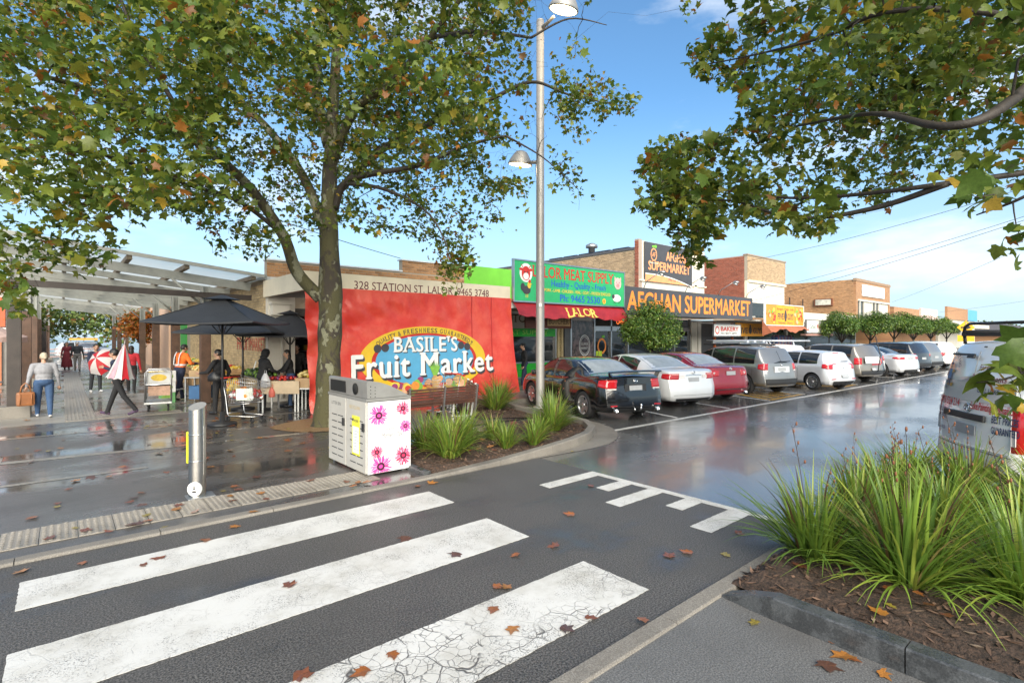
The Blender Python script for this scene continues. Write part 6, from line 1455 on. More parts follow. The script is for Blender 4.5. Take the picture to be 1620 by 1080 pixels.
# silver sedan farther on
c, r8 = car(SED, 'pale silver sedan farther along the row, long red tail lamps', (31.7, 6.85), sil2, 6, alloy, H0, k=dict(W=1.78, L=4.65)); lamp(c, r8, tail, .58, .86, .98, .085, .90, .97); on_back(c, r8, 'number_plate', plate, 0, .92, .37, .11, .012); c.back_patch('bumper_insert', trim, r8, -.7, .7, .23, .36, .008); exhausts(c, r8, (-.5,)); c.handles(r8, sil2, (.33, .54)); badge_ring(c, r8, 0, 1.03, .04)
c, r9 = car(SUV, 'dark grey wagon beyond the pale silver sedan', (35.2, 7.05), dgp, 5, alloy, H0, k=dict(W=1.84)); lamp(c, r9, tail, .80, .92, 1.04, .06); c.back_patch('rear_window', cglass, r9, -.86, .86, 1.12, 1.50, .006); on_back(c, r9, 'number_plate', plate, 0, .8, .37, .12, .012); c.back_patch('bumper', trim, r9, -.97, .97, .37, .54, .010)
c, r10 = car(SUV, 'mid grey wagon second from the far end of the row', (37.8, 7.0), gry, 5, alloy, H0); lamp(c, r10, tail, .80, .92, 1.06, .05); c.back_patch('rear_window', cglass, r10, -.86, .86, 1.12, 1.50, .006); on_back(c, r10, 'number_plate', plate, 0, .8, .37, .12, .012); c.back_patch('bumper', trim, r10, -.97, .97, .37, .54, .010)
c, r11 = car(SUV, 'white utility at the far end of the parked row beside the van', (41.6, 6.9), whp, 5, alloy, H0, k=dict(L=4.9)); lamp(c, r11, tail, .88, .75, 1.0, .03); c.back_patch('rear_window', cglass, r11, -.82, .82, 1.12, 1.50, .006)
# cars at the far end of the mall
c, r12 = car(HAT, 'pale car parked across the far end of the mall, by the railing', (-.6, 60.5), sil2, 5, alloy, 8., group='cars at the far end of the mall')
c, r13 = car(HAT, 'dark blue grey car at the far end of the mall, right of the pale one', (1.6, 59.5), paintm('blue grey car paint', (.10,.12,.16), .4), 5, alloy, 80., group='cars at the far end of the mall'); lamp(c, r13, tail, .74, .80, 1.0, .07); c.back_patch('rear_window', cglass, r13, -.84, .84, 1.03, 1.34, .006)

# the painter's van
c = Car(VAN); hv = R(-51.5); VX, VY = 8.97, 1.40
vr = thing('work_van', 'white painter\'s van with grey tailgate glass, phone number lettering and roof rack', 'van', (VX + math.cos(hv)*c.L/2, VY + math.sin(hv)*c.L/2, 0), hv)
c.body(vr, whp); c.windows(vr); c.wheels(vr, 5, alloy)
vg = mat('grey window film', (.48,.49,.49), .3, var=.05, vs=2)
c.back_patch('rear_window', vg, vr, -.93, .93, 1.20, 1.84, .006, 12); c.back_patch('lower_panel', whp, vr, -.90, .90, .62, 1.16, .004, 12)
for sg in (-1, 1):
    A = [[c.back(sg*(.90+.10*i/3), .66+.56*j/6, .010) for j in range(7)] for i in range(4)] + [[c.side(t, .66+.56*j/6, sg, .008) for j in range(7)] for t in (.002, .012, .022)]
    mb = MB(); mb.grid(A, 0, True, flip=sg > 0); mb.build('tail_lamp', tail, vr); c.back_patch('lamp_lens', clearl, vr, *((.915, .985) if sg > 0 else (-.985, -.915)), .74, .92, .014, 3)
on_back(c, vr, 'handle_strip', trim, .05, 1.00, .80, .085, .02, .035, .012); on_back(c, vr, 'number_plate', plate, .02, .83, .38, .13, .014); badge_ring(c, vr, .0, 1.105, .05, rings=2)
on_back(c, vr, 'wiper', trim, .30, 1.79, .46, .028, .03, .02); on_back(c, vr, 'wiper', trim, .12, 1.765, .14, .04, .035, .02); c.back_patch('bumper', trim, vr, -.97, .97, .26, .40, .012); on_back(c, vr, 'washer_nozzle', trim, -.05, 1.90, .05, .02, .01)
mb = MB(); mb.grid([[c.back(x, z, .003) for z in (1.862, 1.870)] for x in np.linspace(-.93, .93, 15)], 0, False, False); mb.grid([[c.back(x, z, .003) for z in (.585, .592)] for x in np.linspace(-.93, .93, 15)], 0, False, False); mb.build('tailgate_gap', arch, vr)
def vb(X0, Z0, off=.016):                                          # writing on the tailgate: x runs to the right, that is -y
    def f(p):
        z = Z0 + p[1]; y = X0 - p[0]; return (c.X(0., z, y) - off - p[2], y, z)
    return f
def vtext(s_, X0, Z0, h, wd, m, wt=.02, sf=0., sh=0., nm='lettering'):
    mb = MB(); text_on(mb, s_, 0, 0, h, 0, wd, weight=wt, serif=sf, shear=sh, fn=vb(X0, Z0), thick=.002); mb.build(nm, m, vr)
vred = mat('van red letters', (.50,.02,.03), .4); vblu = mat('van navy letters', (.02,.05,.14), .4); vmar = mat('van maroon letters', (.22,.02,.07), .4)
vtext('0415 524 214', .74, 1.10, .10, .56, vred, .03); vtext('Luke.Painting1@gmail.com', -.06, 1.10, .095, .70, vred, .025)
vtext('FREE QUOTES', .76, .98, .065, .26, vblu, .02); vtext('BEST SERVICE', .76, .895, .065, .26, vblu, .02); vtext('HIACE', .74, .74, .045, .22, vblu, .01); vtext('BEST PRICES', -.42, .975, .085, .34, vblu, .03); vtext('GUARANTEED', -.42, .845, .085, .36, vblu, .03)
vtext('For All Your Colour', -.08, 1.60, .075, .58, vmar, .02, 0, .15); vtext('Requirements', .02, 1.47, .075, .55, vmar, .02, 0, .15); vtext('CALL LUKE', -.12, 1.32, .06, .34, vblu, .02)
mb = MB(); s_ = 'LUKE PAINTING'
for i, ch in enumerate(s_):
    a = R(165) - R(150)*i/(len(s_)-1); X, Z = .58-.19*math.cos(a)*1.05, 1.58 + .19*math.sin(a); ang = a - R(90)
    fnb = vb(0, 0); text_on(mb, ch, 0, 0, .06, 0, None if ch == 'I' else .04, align='C', weight=.02, fn=lambda p, X=X, Z=Z, g_=ang: fnb((-(X) + (p[0]*math.cos(g_) - p[1]*math.sin(g_)), Z + p[0]*math.sin(g_) + p[1]*math.cos(g_), p[2])), thick=.002)
mb.build('arched_lettering', vblu, vr)
mb = MB(); fnb = vb(.58, 1.50)
def vp(pts, mi, o=.0): mb.add([fnb((x, y, .001+o)) for x, y in pts], [tuple(range(len(pts)))], mi)
disc(mb, 0, .12, .035, .04, 0, .001, fnb, 14); vp([(-.05, .14), (.045, .14), (.03, .17), (-.03, .175)], 1, .001); vp([(-.06, -.05), (.05, -.05), (.055, .08), (-.045, .08)], 2, .0005); vp([(-.10, -.02), (-.055, -.01), (-.045, .07), (-.06, .07)], 0, .0008); vp([(.05, .07), (.055, .02), (.12, .05), (.10, .08)], 3, .0008)
vp([(-.05, -.05), (-.055, -.20), (-.03, -.20), (-.01, -.05)], 1, .0002); vp([(.0, -.05), (.02, -.16), (.06, -.15), (.05, -.05)], 1, .0003); vp([(-.08, -.14), (.12, -.16), (.14, -.10), (.02, -.12)], 3, .0012)
mb.build('painter_print', [mat('print skin', (.50,.28,.18), .5), vblu, mat('print denim', (.08,.20,.40), .5), mat('print ochre', (.50,.30,.06), .5)], vr)
mb = MB()
for sg in (-1, 1): mb.tube([(-2.0, sg*.62, 2.10), (1.4, sg*.62, 2.10)], .022, 8)
for x in (-1.95, -.9, .3, 1.3):
    mb.bar((x, -.74, 2.06), (x, .74, 2.06), .05, .05)
    for sg in (-1, 1): mb.tube([(x, sg*.70, 1.93), (x, sg*.72, 2.05)], .022, 6)
for sg in (-1, 1): mb.tube([(-1.95, sg*.74, 2.07), (-1.95, sg*.70, 2.17), (-1.95, sg*.60, 2.21)], .02, 8)
mb.tube([(-1.95, -.60, 2.21), (-1.95, .60, 2.21)], .02, 8); mb.build('roof_rack', trim, vr)
# ------------------------------------------------------------------ street furniture
# double litter bin with a printed panel
BN = thing('litter_bin', 'tall pale double bin with two doors, curved hood and a panel of pink flowers', 'bin', (3.65, 7.77, .016))
bx0, bx1, by0, by1 = 3.30, 4.00, 7.06, 8.46
binm = mat('pale powder coat', (.50,.48,.44), .38, .2, var=.06, vs=4); hoodm = mat('warm grey metal', (.33,.32,.30), .35, .5, var=.10, vs=5)
mb = wbox(bx0+.05, bx1-.02, by0+.03, by1-.03, .09, 1.08); wpart(mb, 'carcass', mat('dark bin inside', (.04,.04,.04), .8), BN)
for x in (bx0+.08, bx1-.08):
    for y in (by0+.08, by1-.08): wpart(wbox(x-.03, x+.03, y-.03, y+.03, .016, .085), 'foot', steel, BN)
mb = MB(); mb.bbox(((bx0+bx1)/2+.02, by1-.01, .585), (.66, .025, 1.02), .006); wpart(mb, 'end_panel', binm, BN)
mb = MB(); mb.bbox((bx1-.005, (by0+by1)/2, .585), (.02, 1.38, 1.02), .006); wpart(mb, 'rear_panel', binm, BN)
fx = lambda Y0, Z0, X0=bx0-.0085: (lambda p: (X0 - p[2], Y0 - p[0], Z0 + p[1]))
for k, (y0, y1, word) in enumerate(((7.77, 8.45, 'LITTER BIN'), (7.07, 7.755, 'RECYCLE BIN'))):
    mb = MB(); mb.bbox((bx0+.005, (y0+y1)/2, .575), (.027, y1-y0-.012, 1.03), .006); dr = wpart(mb, 'door', binm, BN)
    mb = MB()
    for j in range(7):
        for q in (0, 1): wbox(bx0-.0095, bx0-.002, y0+.10+q*.24, y0+.30+q*.24, .16+j*.105, .174+j*.105, mb)
    wpart(mb, 'vent_slot', black, dr); mb = MB(); text_on(mb, word, 0, 0, .05, 0, .36, fn=fx(y1-.13, .955), thick=.001, weight=.0); wpart(mb, 'lettering', mat('grey lettering', (.10,.10,.10), .5) if k == 0 else mat('gold lettering', (.50,.36,.14), .5), dr)
    mb = MB(); mb.bbox((bx0-.018, y0+.075, .72), (.022, .07, .12), .008); wpart(mb, 'latch', black, dr)
    if k:
        mb = wbox(bx0-.0105, bx0-.0095, y0+.20, y0+.47, .28, .86); wpart(mb, 'sticker', mat('yellow sticker', (.72,.68,.06), .4), dr)
        mb = wbox(bx0-.0118, bx0-.0108, y0+.225, y0+.445, .31, .70); text_on(mb, 'Recycle', 0, 0, .05, 1, .17, fn=fx(y0+.42, .77, bx0-.0108), thick=.001, weight=.02); disc(mb, 0, 0, .022, .022, 1, .001, fx(y0+.445, .793, bx0-.0108), 12)
        for j in range(7): wbox(bx0-.0126, bx0-.012, y0+.25+.02*(j % 3), y0+.42-.03*(j % 2), .36+j*.045, .372+j*.045, mb, 2)
        wpart(mb, 'sticker_print', [swh, pdk, mat('faint print', (.45,.50,.52), .5)], dr)
mb = wbox(bx0-.012, bx1+.01, by0-.01, by1+.01, 1.095, 1.135); wpart(mb, 'rim', hoodm, BN)
prof = [(bx0+.01, 1.14), (bx0-.0, 1.375), (bx0+.03, 1.39), (bx0+.10, 1.385), (bx0+.22, 1.36), (bx0+.36, 1.31), (bx0+.50, 1.24), (bx0+.62, 1.175), (bx1-.01, 1.14)]
mb = MB(); M_ = Matrix(((1,0,0,0),(0,0,1,0),(0,1,0,0),(0,0,0,1)))
mb.prism([(x, z) for x, z in prof][::-1], by1-by0-.0, 0, Matrix(((1,0,0,0),(0,0,-1,by1),(0,1,0,0),(0,0,0,1)))); hd = wpart(mb, 'hood', hoodm, BN)
mb = wbox(bx0-.006, bx0+.008, 7.80, 8.38, 1.17, 1.345); wpart(mb, 'chute_opening', mat('chute black', (.006,.006,.006), .9, var=0), hd)
mb = MB(); mb.lathe([(.085, 0), (.085, .012), (0, .012)], 20, 0, Matrix.Translation((bx0-.010, 7.44, 1.255)) @ Matrix.Rotation(R(90), 4, 'Y')); wpart(mb, 'bottle_opening', MATS['chute black'], hd)
mb = MB()
for j in range(4): mb.sphere((bx0+.06, by0-.001, 1.16+j*.05), (.008,.004,.008), 8, 4); mb.sphere((bx0+.13, by0-.001, 1.16+j*.045), (.008,.004,.008), 8, 4)
wpart(mb, 'rivet', black, hd)
pn = wpart(wbox(bx0+.012, bx1, by0-.012, by0, .055, 1.085), 'flower_panel', mat('white printed panel', (.68,.67,.67), .35, var=.02), BN)
fl = [mat('print magenta', (.62,.05,.28), .45, var=.3, vs=40), mat('print rose petal', (.72,.22,.40), .45, var=.3, vs=40), mat('print crimson', (.55,.03,.09), .45, var=.3, vs=40), mat('print dark eye', (.05,.012,.03), .5, var=.3, vs=60), mat('print petal blush', (.78,.50,.62), .45)]
fp = front_fn(bx0+.012, by0-.0125, .055); rr = random.Random(3)
for cx, cy, q, mc in ((.17, .83, .17, 0), (.56, .90, .125, 2), (.60, .635, .11, 0), (.14, .305, .115, 2), (.565, .20, .165, 2), (.20, .09, .19, 0)):
    mb = MB(); n = 76
    for k in range(n):
        a = 2*math.pi*k/n + rr.uniform(-.04, .04); ln = q*rr.uniform(.62, 1.05); w_ = q*.055; d_ = (math.cos(a), math.sin(a)); pts = [(cx+d_[0]*q*.25-d_[1]*w_*.5, cy+d_[1]*q*.25+d_[0]*w_*.5), (cx+d_[0]*q*.25+d_[1]*w_*.5, cy+d_[1]*q*.25-d_[0]*w_*.5), (cx+d_[0]*ln*.8+d_[1]*w_*.8, cy+d_[1]*ln*.8-d_[0]*w_*.8), (cx+d_[0]*ln, cy+d_[1]*ln), (cx+d_[0]*ln*.8-d_[1]*w_*.8, cy+d_[1]*ln*.8+d_[0]*w_*.8)]
        pts = [(min(max(x, .004), .684), min(max(y, .004), 1.026)) for x, y in pts]
        mb.add([fp((x, y, .0012+.0002*(k % 5))) for x, y in pts], [(0, 1, 2, 3, 4)], mc if k % 3 else (1 if k % 2 else 4))
    disc(mb, cx, cy, q*.33, q*.31, 3, .0026, fp, 18); disc(mb, cx, cy, q*.17, q*.15, mc, .0030, fp, 10); wpart(mb, 'flower_print', fl, pn)
mb = MB(); text_on(mb, 'HAPPY', 0, 0, .042, 0, .17, weight=0, fn=front_fn(bx0+.30, by0-.0125, .655), thick=.001, spacing=1.2); text_on(mb, "Mother's Day", 0, 0, .068, 0, .34, shear=.35, weight=-.008, fn=front_fn(bx0+.225, by0-.0125, .555), thick=.001); wpart(mb, 'lettering', mat('soft grey print', (.10,.10,.11), .5), pn)

# bollard
BO = thing('bollard', 'stainless steel fold-down bollard with a slanted top and a round white badge at its foot', 'bollard', (1.29, 7.62, .016))
ss = mat('stainless steel', (.52,.50,.47), .27, 1., var=.10, vs=6)
mb = MB(); n = 32; rb_ = .098; A = []
for z, sl_ in ((0., 0), (1.14, 1)):
    A.append([(rb_*math.cos(2*math.pi*j/n), rb_*math.sin(2*math.pi*j/n), z + sl_*.42*(rb_*math.cos(2*math.pi*j/n)*FW[0]*1 + rb_*math.sin(2*math.pi*j/n)*FW[1])) for j in range(n+1)])
mb.grid(A, 0, True, True); mb.build('tube', ss, BO)
mb = MB(); mb.add(A[1][:-1], [tuple(range(n))]); mb.build('slanted_cap', mat('cap grey', (.20,.20,.20), .5, var=.2, vs=60), BO)
for z in (.78, .45): MB().lathe([(.0985, z), (.1015, z+.004), (.1015, z+.014), (.0985, z+.018)], 32).build('band', ss, BO)
mb = MB(); mb.bbox((-.075, .06, .62), (.045, .07, .40), .015, rz=.7); mb.build('reflector', mat('yellow reflector', (.66,.66,.03), .35), BO)
mb = MB(); mb.bbox((.066, -.062, .58), (.02, .05, .62), .008, rz=-.75); mb.build('hinge_strap', ss, BO)
MB().bbox((.03, -.01, .008), (.30, .26, .014), .004).build('base_plate', steel, BO)
fwd = Vector((-FW[0], -FW[1], 0)); side = Vector((RT[0], RT[1], 0)); o_ = fwd*.112 + side*.03 + Vector((0, 0, .125))
fb = lambda p: tuple(o_ + side*p[0] + Vector((0, 0, p[1])) + fwd*p[2])
mb = MB(); A = [[fb((.088*q*math.cos(a), .088*q*math.sin(a), zz)) for q, zz in ((0.001, .006), (.98, .006), (1, .003), (1, -.02))] for a in np.linspace(0, 2*math.pi, 29)]; mb.grid(A, 0, False, True); bd_ = mb.build('badge', swh, BO)
mb = MB(); disc(mb, 0, .03, .010, .012, 0, .008, fb, 10); mb.add([fb(p) for p in ((-.016, -.005, .008), (.016, -.005, .008), (.010, .018, .008), (-.010, .018, .008))], [(0, 1, 2, 3)]); mb.add([fb(p) for p in ((-.025, -.045, .008), (.025, -.045, .008), (.025, -.018, .008), (-.025, -.018, .008))], [(0, 1, 2, 3)]); mb.build('badge_print', pdk, bd_)

# lamp post with two lit heads
LPX, LPY = 9.75, 10.25
LPo = thing('lamp_post', 'tall grey lamp post with two lit heads rising from the garden bed', 'lamp post', (LPX, LPY, .1))
galv = mat('pale grey pole paint', (.30,.29,.275), .45, .3, var=.07, vs=3)
MB().tube([(0,0,-.05), (0,0,.05), (0,0,5), (0,0,10.35)], [.125, .116, .110, .104], 20).build('pole', galv, LPo)
MB().lathe([(.104, 10.35), (.097, 10.40), (0, 10.41)], 20).build('cap', galv, LPo); MB().lathe([(.19, -.02), (.19, .03), (.14, .045)], 20).build('base_flange', galv, LPo)
MB().bbox((-.09, -.10, 2.75), (.07, .02, .09), .005, rz=-.7).build('number_tag', swh, LPo)
lit = mat('lit lamp glass', (.9,.8,.6), .3, var=0, emit=(1,.74,.40), est=9.)
def head(z, sy, sc, tilt):
    a = .42
    MB().tube([(0, .08*sy, z-.04), (0, (a+.1)*sy, z+.06)], [.052, .042], 10).build('arm', galv, LPo)
    M = Matrix.Translation((0, (a+.40*sc)*sy, z+.10)) @ Matrix.Rotation(R(tilt)*sy, 4, 'X') @ Matrix.Scale(sc, 4)
    MB().lathe([(.312, -.004), (.335, -.02), (.345, .0), (.335, .035), (.28, .14), (.20, .27), (.15, .33), (.06, .36), (0, .365)], 28, 0, M, True, False).build('lamp_head', galv, LPo)
    MB().lathe([(0, -.030), (.27, -.028), (.31, -.024)], 28, 0, M).build('lamp_glass', lit, LPo)
    MB().lathe([(.312, -.036), (.35, -.034), (.35, .004), (.312, .004), (.312, -.036)], 28, 0, M, True, False).build('lamp_rim', hoodm, LPo)
head(10.20, -1, 1.12, -17); head(6.65, 1, .98, 10)

# benches
wood = mat('dark red-brown slat timber', (.075,.032,.020), .45, var=.4, vs=4., bump=.3, bs=30)
def bench(loc, rz, ln, label):
    o = thing('park_bench', label, 'bench', loc, rz, 'slatted benches by the garden bed')
    for k in range(7): MB().bbox((0, -.02 - k*.012, .40+k*.062), (ln, .028, .050), .006).build('back_slat', wood, o)
    for k in range(6): MB().bbox((0, .05+k*.075, .435), (ln, .062, .032), .006).build('seat_slat', wood, o)
    for x in (-ln/2+.06, 0, ln/2-.06):
        mb = MB(); mb.bar((x, .01, 0), (x, -.11, .83), .05, .035, 0, (1,0,0)); mb.bar((x, .46, 0), (x, .44, .42), .05, .035, 0, (1,0,0)); mb.bar((x, -.02, .40), (x, .47, .40), .05, .03); mb.bbox((x, .22, .012), (.07, .56, .02), .005); mb.build('frame', steel, o)
    return o
bench((6.85, 10.55, .02), 0, 2.0, 'dark slatted bench seen from behind, right of the bin'); bench((8.15, 11.35, .02), R(62), 1.5, 'dark slatted bench end-on between the long bench and the spiky plants')

# market umbrellas
ucl = mat('charcoal umbrella cloth', (.040,.042,.048), .62, var=.14, vs=3., bump=.2, bs=12)
def market_umbrella(loc, rz, hs, rim, apex, label, tilt=0.):
    o = thing('market_umbrella', label, 'umbrella', loc, rz, 'charcoal umbrellas over the fruit stalls'); cn8 = [(hs, -hs), (hs, hs), (-hs, hs), (-hs, -hs)]
    MB().tube([(0,0,0), (0,0,apex+.03)], .026, 10).build('pole', black, o); MB().lathe([(.30, 0), (.30, .05), (.06, .08), (.05, .30)], 16).build('foot', black, o)
    for i in range(4):
        a, b = Vector((*cn8[i], 0)), Vector((*cn8[(i+1) % 4], 0)); rows = []
        for u in np.linspace(0.0, 1, 9):
            row = []
            for v in np.linspace(0, 1, 13):
                e = a.lerp(b, v); pos = e*(.08+.92*u); sag = .07*math.sin(math.pi*v)*u*u + .03*math.sin(math.pi*u)
                pos.z = apex - .06 + (rim-apex+.06)*u - sag + (.03*math.sin(math.pi*v)*u); row.append(tuple(pos*1.0))
            rows.append(row)
        mb = MB(); mb.grid(rows, 0, True, True); lo = [rows[-1], [(p[0]*.995, p[1]*.995, p[2]-.035) for p in rows[-1]]]; mb.grid(lo, 0, False, True); mb.build('canopy_panel', ucl, o)
        MB().bar((a.x*.06, a.y*.06, apex-.07), (a.x*.985, a.y*.985, rim-.02), .018, .026).build('rib', black, o); MB().bar((a.x*.03, a.y*.03, rim-.28), (a.x*.34, a.y*.34, apex-.05+(rim-apex)*.34-.03), .014, .02).build('strut', black, o)
    mb = MB(); mb.grid([[(x*q, y*q, apex+.03-.11*q/.26*(1 if q > 0 else 0)) for q in (.001, .26)] for x, y in [(hs, -hs), (hs, hs), (-hs, hs), (-hs, -hs), (hs, -hs)]], 0, False); mb.build('top_vent', ucl, o); return o
market_umbrella((2.75, 13.33, .016), R(-36), 1.12, 2.33, 2.92, 'largest looking charcoal umbrella, its thin pole before the woman in black')
market_umbrella((3.75, 15.75, .016), R(-36), 1.22, 2.12, 2.66, 'charcoal umbrella behind the front one, only its lower edge showing')
u3 = market_umbrella((5.0, 15.75, .016), R(-28), 1.15, 2.05, 2.72, 'charcoal umbrella sloping beside the red tarpaulin edge')

# trolleys
wire_m = mat('chromed wire', (.46,.46,.46), .3, .9, var=.05); redpl = mat('red plastic', (.5,.03,.02), .4)
def shopping_trolley(loc, rz, label, load=None):
    o = thing('shopping_trolley', label, 'shopping trolley', loc, rz, 'shopping trolleys')
    zb0, zb1, zt = .42, .50, .98; W0, W1 = .40, .54; L0, L1 = .62, .86     # basket floor and rim
    c0 = [(-.30, -W0/2, zb0), (.32, -W0/2*.9, zb1), (.32, W0/2*.9, zb1), (-.30, W0/2, zb0)]; c1 = [(-.38, -W1/2, zt), (.48, -W1/2*.86, zt-.06), (.48, W1/2*.86, zt-.06), (-.38, W1/2, zt)]
    mb = MB()
    for lv in np.linspace(0, 1, 7):
        pts = [Vector(a).lerp(Vector(b), lv) for a, b in zip(c0, c1)]; mb.tube(pts + [pts[0]], .0035 if 0 < lv < 1 else .006, 4, 0, False)
    for i in range(4):
        for v in np.linspace(0, 1, 15 if i % 2 == 0 else 10)[:-1]: mb.tube([Vector(c0[i]).lerp(Vector(c0[(i+1) % 4]), v), Vector(c1[i]).lerp(Vector(c1[(i+1) % 4]), v)], .0028, 4, 0, False)
    for v in np.linspace(0, 1, 10): mb.tube([Vector(c0[0]).lerp(Vector(c0[1]), v), Vector(c0[3]).lerp(Vector(c0[2]), v)], .0028, 4, 0, False)
    mb.build('basket', wire_m, o)
    mb = MB()
    for s in (-1, 1): mb.tube([(-.46, s*.25, 1.02), (-.36, s*.24, .60), (-.30, s*.24, .20), (-.26, s*.24, .14), (.40, s*.17, .14)], .013, 8); mb.tube([(-.30, s*.22, .38), (.30, s*.18, .45)], .012, 6)
    mb.tube([(.40, -.17, .14), (.40, .17, .14)], .013, 8); mb.tube([(-.29, -.24, .20), (-.29, .24, .20)], .012, 6); mb.build('frame', wire_m, o)
    MB().tube([(-.46, -.27, 1.02), (-.46, .27, 1.02)], .018, 10).build('handle', redpl, o)
    for x, y in ((-.27, -.23), (-.27, .23), (.38, -.16), (.38, .16)):
        w_ = MB(); w_.lathe([(.055, -.014), (.060, -.010), (.060, .010), (.055, .014), (0, .014)], 14, 0, Matrix.Translation((x-.02, y, .06)) @ Matrix.Rotation(R(90), 4, 'X')); w_.bar((x, y-.025, .13), (x-.02, y-.025, .06), .035, .004); w_.build('castor', rubber if True else steel, o)
    return o
fr = {k: mat(k+' fruit', c, .4, var=.25, vs=12) for k, c in dict(orange=(.62,.22,.02), yellow=(.62,.42,.04), red=(.45,.03,.02), green=(.14,.26,.03), pale=(.60,.50,.22), dark=(.03,.055,.018), purple=(.14,.03,.10)).items()}
def pile(name, label, loc, rz, dims, rad, mats_, n, seed, cat='fruit', long=1.):
    r = random.Random(seed); mb = MB()
    for k in range(n):
        x, y = r.uniform(-.5, .5)*dims[0], r.uniform(-.5, .5)*dims[1]; z = dims[2]*(1 - (abs(x)/dims[0]*1.6)**2*.5 - (abs(y)/dims[1]*1.6)**2*.5)*r.uniform(.4, 1)
        q = rad*r.uniform(.85, 1.15); mb.sphere((0, 0, 0), (q*long, q, q), 7, 5, r.randrange(len(mats_)), Matrix.Translation((x, y, z)) @ Matrix.Rotation(r.random()*6.28, 4, 'Z'))
    return mb.build(name, mats_, None, label=label, cat=cat, kind='stuff', loc=loc, rot=rz)
shopping_trolley((3.3, 13.6, .016), R(-60), 'loaded shopping trolley beside the umbrella pole, bags of red fruit in its basket')
pile('fruit_bags', 'bags of red and orange fruit heaped in the loaded shopping trolley', (3.32, 13.58, .50), R(-60), (.62, .36, .34), .052, [fr['red'], fr['orange'], fr['red'], swh], 90, 1)
bg1 = MB(); bg1.bbox((0, 0, .17), (.38, .05, .28), .02, 0); bg1.build('packed_bag', mat('white green bag', (.62,.66,.58), .5, var=.3, vs=9), None, label='white and green packet standing in the loaded trolley', cat='bag', loc=(3.22, 13.36, .50), rot=R(-36))
shopping_trolley((7.35, 11.35, .02), R(200), 'empty shopping trolley behind the slatted bench, red handle up against the tarpaulin')
PC = thing('platform_cart', 'grey platform cart carrying a fruit carton and a wire basket', 'cart', (1.98, 17.1, .012), R(-8))
MB().bbox((0, 0, .24), (.62, .95, .06), .015).build('deck', steel, PC)
for y in (-.42, .42):
    mb = MB(); mb.tube([(-.29, y, .26), (-.29, y, 1.04), (-.24, y, 1.10), (.24, y, 1.10), (.29, y, 1.04), (.29, y, .26)], .017, 8); mb.tube([(-.29, y, .72), (.29, y, .72)], .014, 6); mb.build('end_frame', alu, PC)
MB().bbox((0, 0, .74), (.56, .84, .03), .008).build('shelf', alu, PC)
for x in (-.22, .22):
    for y in (-.34, .34): w_ = MB(); w_.lathe([(.075, -.02), (.085, -.014), (.085, .014), (.075, .02), (0, .02)], 16, 0, Matrix.Translation((x, y, .088)) @ Matrix.Rotation(R(90), 4, 'Y')); w_.box((x, y, .19), (.06, .08, .05)); w_.build('castor', rubber, PC)
card = mat('brown cardboard', (.40,.27,.15), .8, var=.15, vs=6); cardw = mat('white printed carton', (.60,.60,.58), .6, var=.1, vs=6); cardg = mat('green printed carton', (.10,.28,.10), .6, var=.2, vs=6); crw = mat('crate wood', (.42,.26,.13), .7, var=.3, vs=6, bump=.2, bs=40)
def carton(label, loc, rz, d, m, pr=None, group=None):
    o = thing('carton', label, 'carton', loc, rz, group); e = .012
    for nm, c, s_ in (('side', (0, -d[1]/2, d[2]/2), (d[0], e, d[2])), ('side', (0, d[1]/2, d[2]/2), (d[0], e, d[2])), ('side', (-d[0]/2+e/2, 0, d[2]/2), (e, d[1]-e*1.2, d[2])), ('side', (d[0]/2-e/2, 0, d[2]/2), (e, d[1]-e*1.2, d[2])), ('base', (0, 0, .012), (d[0]-.03, d[1]-.03, .02))): MB().bbox(c, s_, .003).build(nm, m, o)
    if pr:
        fn_ = lambda p: (p[0], -d[1]/2-.0065-p[2], d[2]/2+p[1]); mb = MB(); disc(mb, 0, 0, d[0]*.34, d[2]*.30, 0, .001, fn_, 20); mb.build('print', pr, o)
    return o
carton('white banana carton on top of the platform cart', (1.98, 17.0, .77), R(-8), (.52, .50, .30), cardw, fr['yellow']); pile('bananas', 'yellow fruit showing in the white carton on the cart', (1.98, 17.0, .96), R(-8), (.40, .36, .12), .05, [fr['yellow'], fr['pale']], 24, 5, long=2.2)
carton('brown meshed carton on the lower level of the cart top', (1.97, 16.85, .45), R(-8), (.48, .36, .25), mat('pinkish carton', (.45,.28,.20), .7, var=.3, vs=12))
for k, z in enumerate((.012, .33, .65)): carton(('lowest', 'middle', 'topmost')[k] + ' green and white carton in the stack beside the man in the orange vest', (2.42, 18.95, z), R(-12+k*3), (.42, .34, .31), cardw if k else cardg, fr['green'])

# stalls along the brick side wall
ST = thing('fruit_stall', 'long timber stall against the brick side wall carrying trays of fruit', 'stall', (4.3, 23, .012))
for y in np.arange(19.3, 28.1, 1.45):
    for x in (3.85, 4.6): wpart(wbox(x-.03, x+.03, y-.03, y+.03, .012, .60 if x < 4 else .74), 'leg', crw, ST)
wpart(wbox(3.80, 4.20, 19.2, 28.2, .60, .64), 'front_shelf', crw, ST); wpart(wbox(4.205, 4.66, 19.2, 28.2, .74, .78), 'back_shelf', crw, ST); wpart(wbox(3.78, 3.80, 19.2, 28.2, .52, .66), 'apron_board', crw, ST)
cm = MB(); 
for c_, d_ in (((0, -.24, .07), (.36, .014, .14)), ((0, .24, .07), (.36, .014, .14)), ((-.18, 0, .035), (.012, .465, .07)), ((-.18, 0, .115), (.012, .465, .06)), ((.18, 0, .07), (.012, .465, .14)), ((0, 0, .008), (.345, .465, .012))): cm.bbox(c_, d_, .003)
crate_me = cm.mesh('fruit_tray', crw); r_c = random.Random(6)
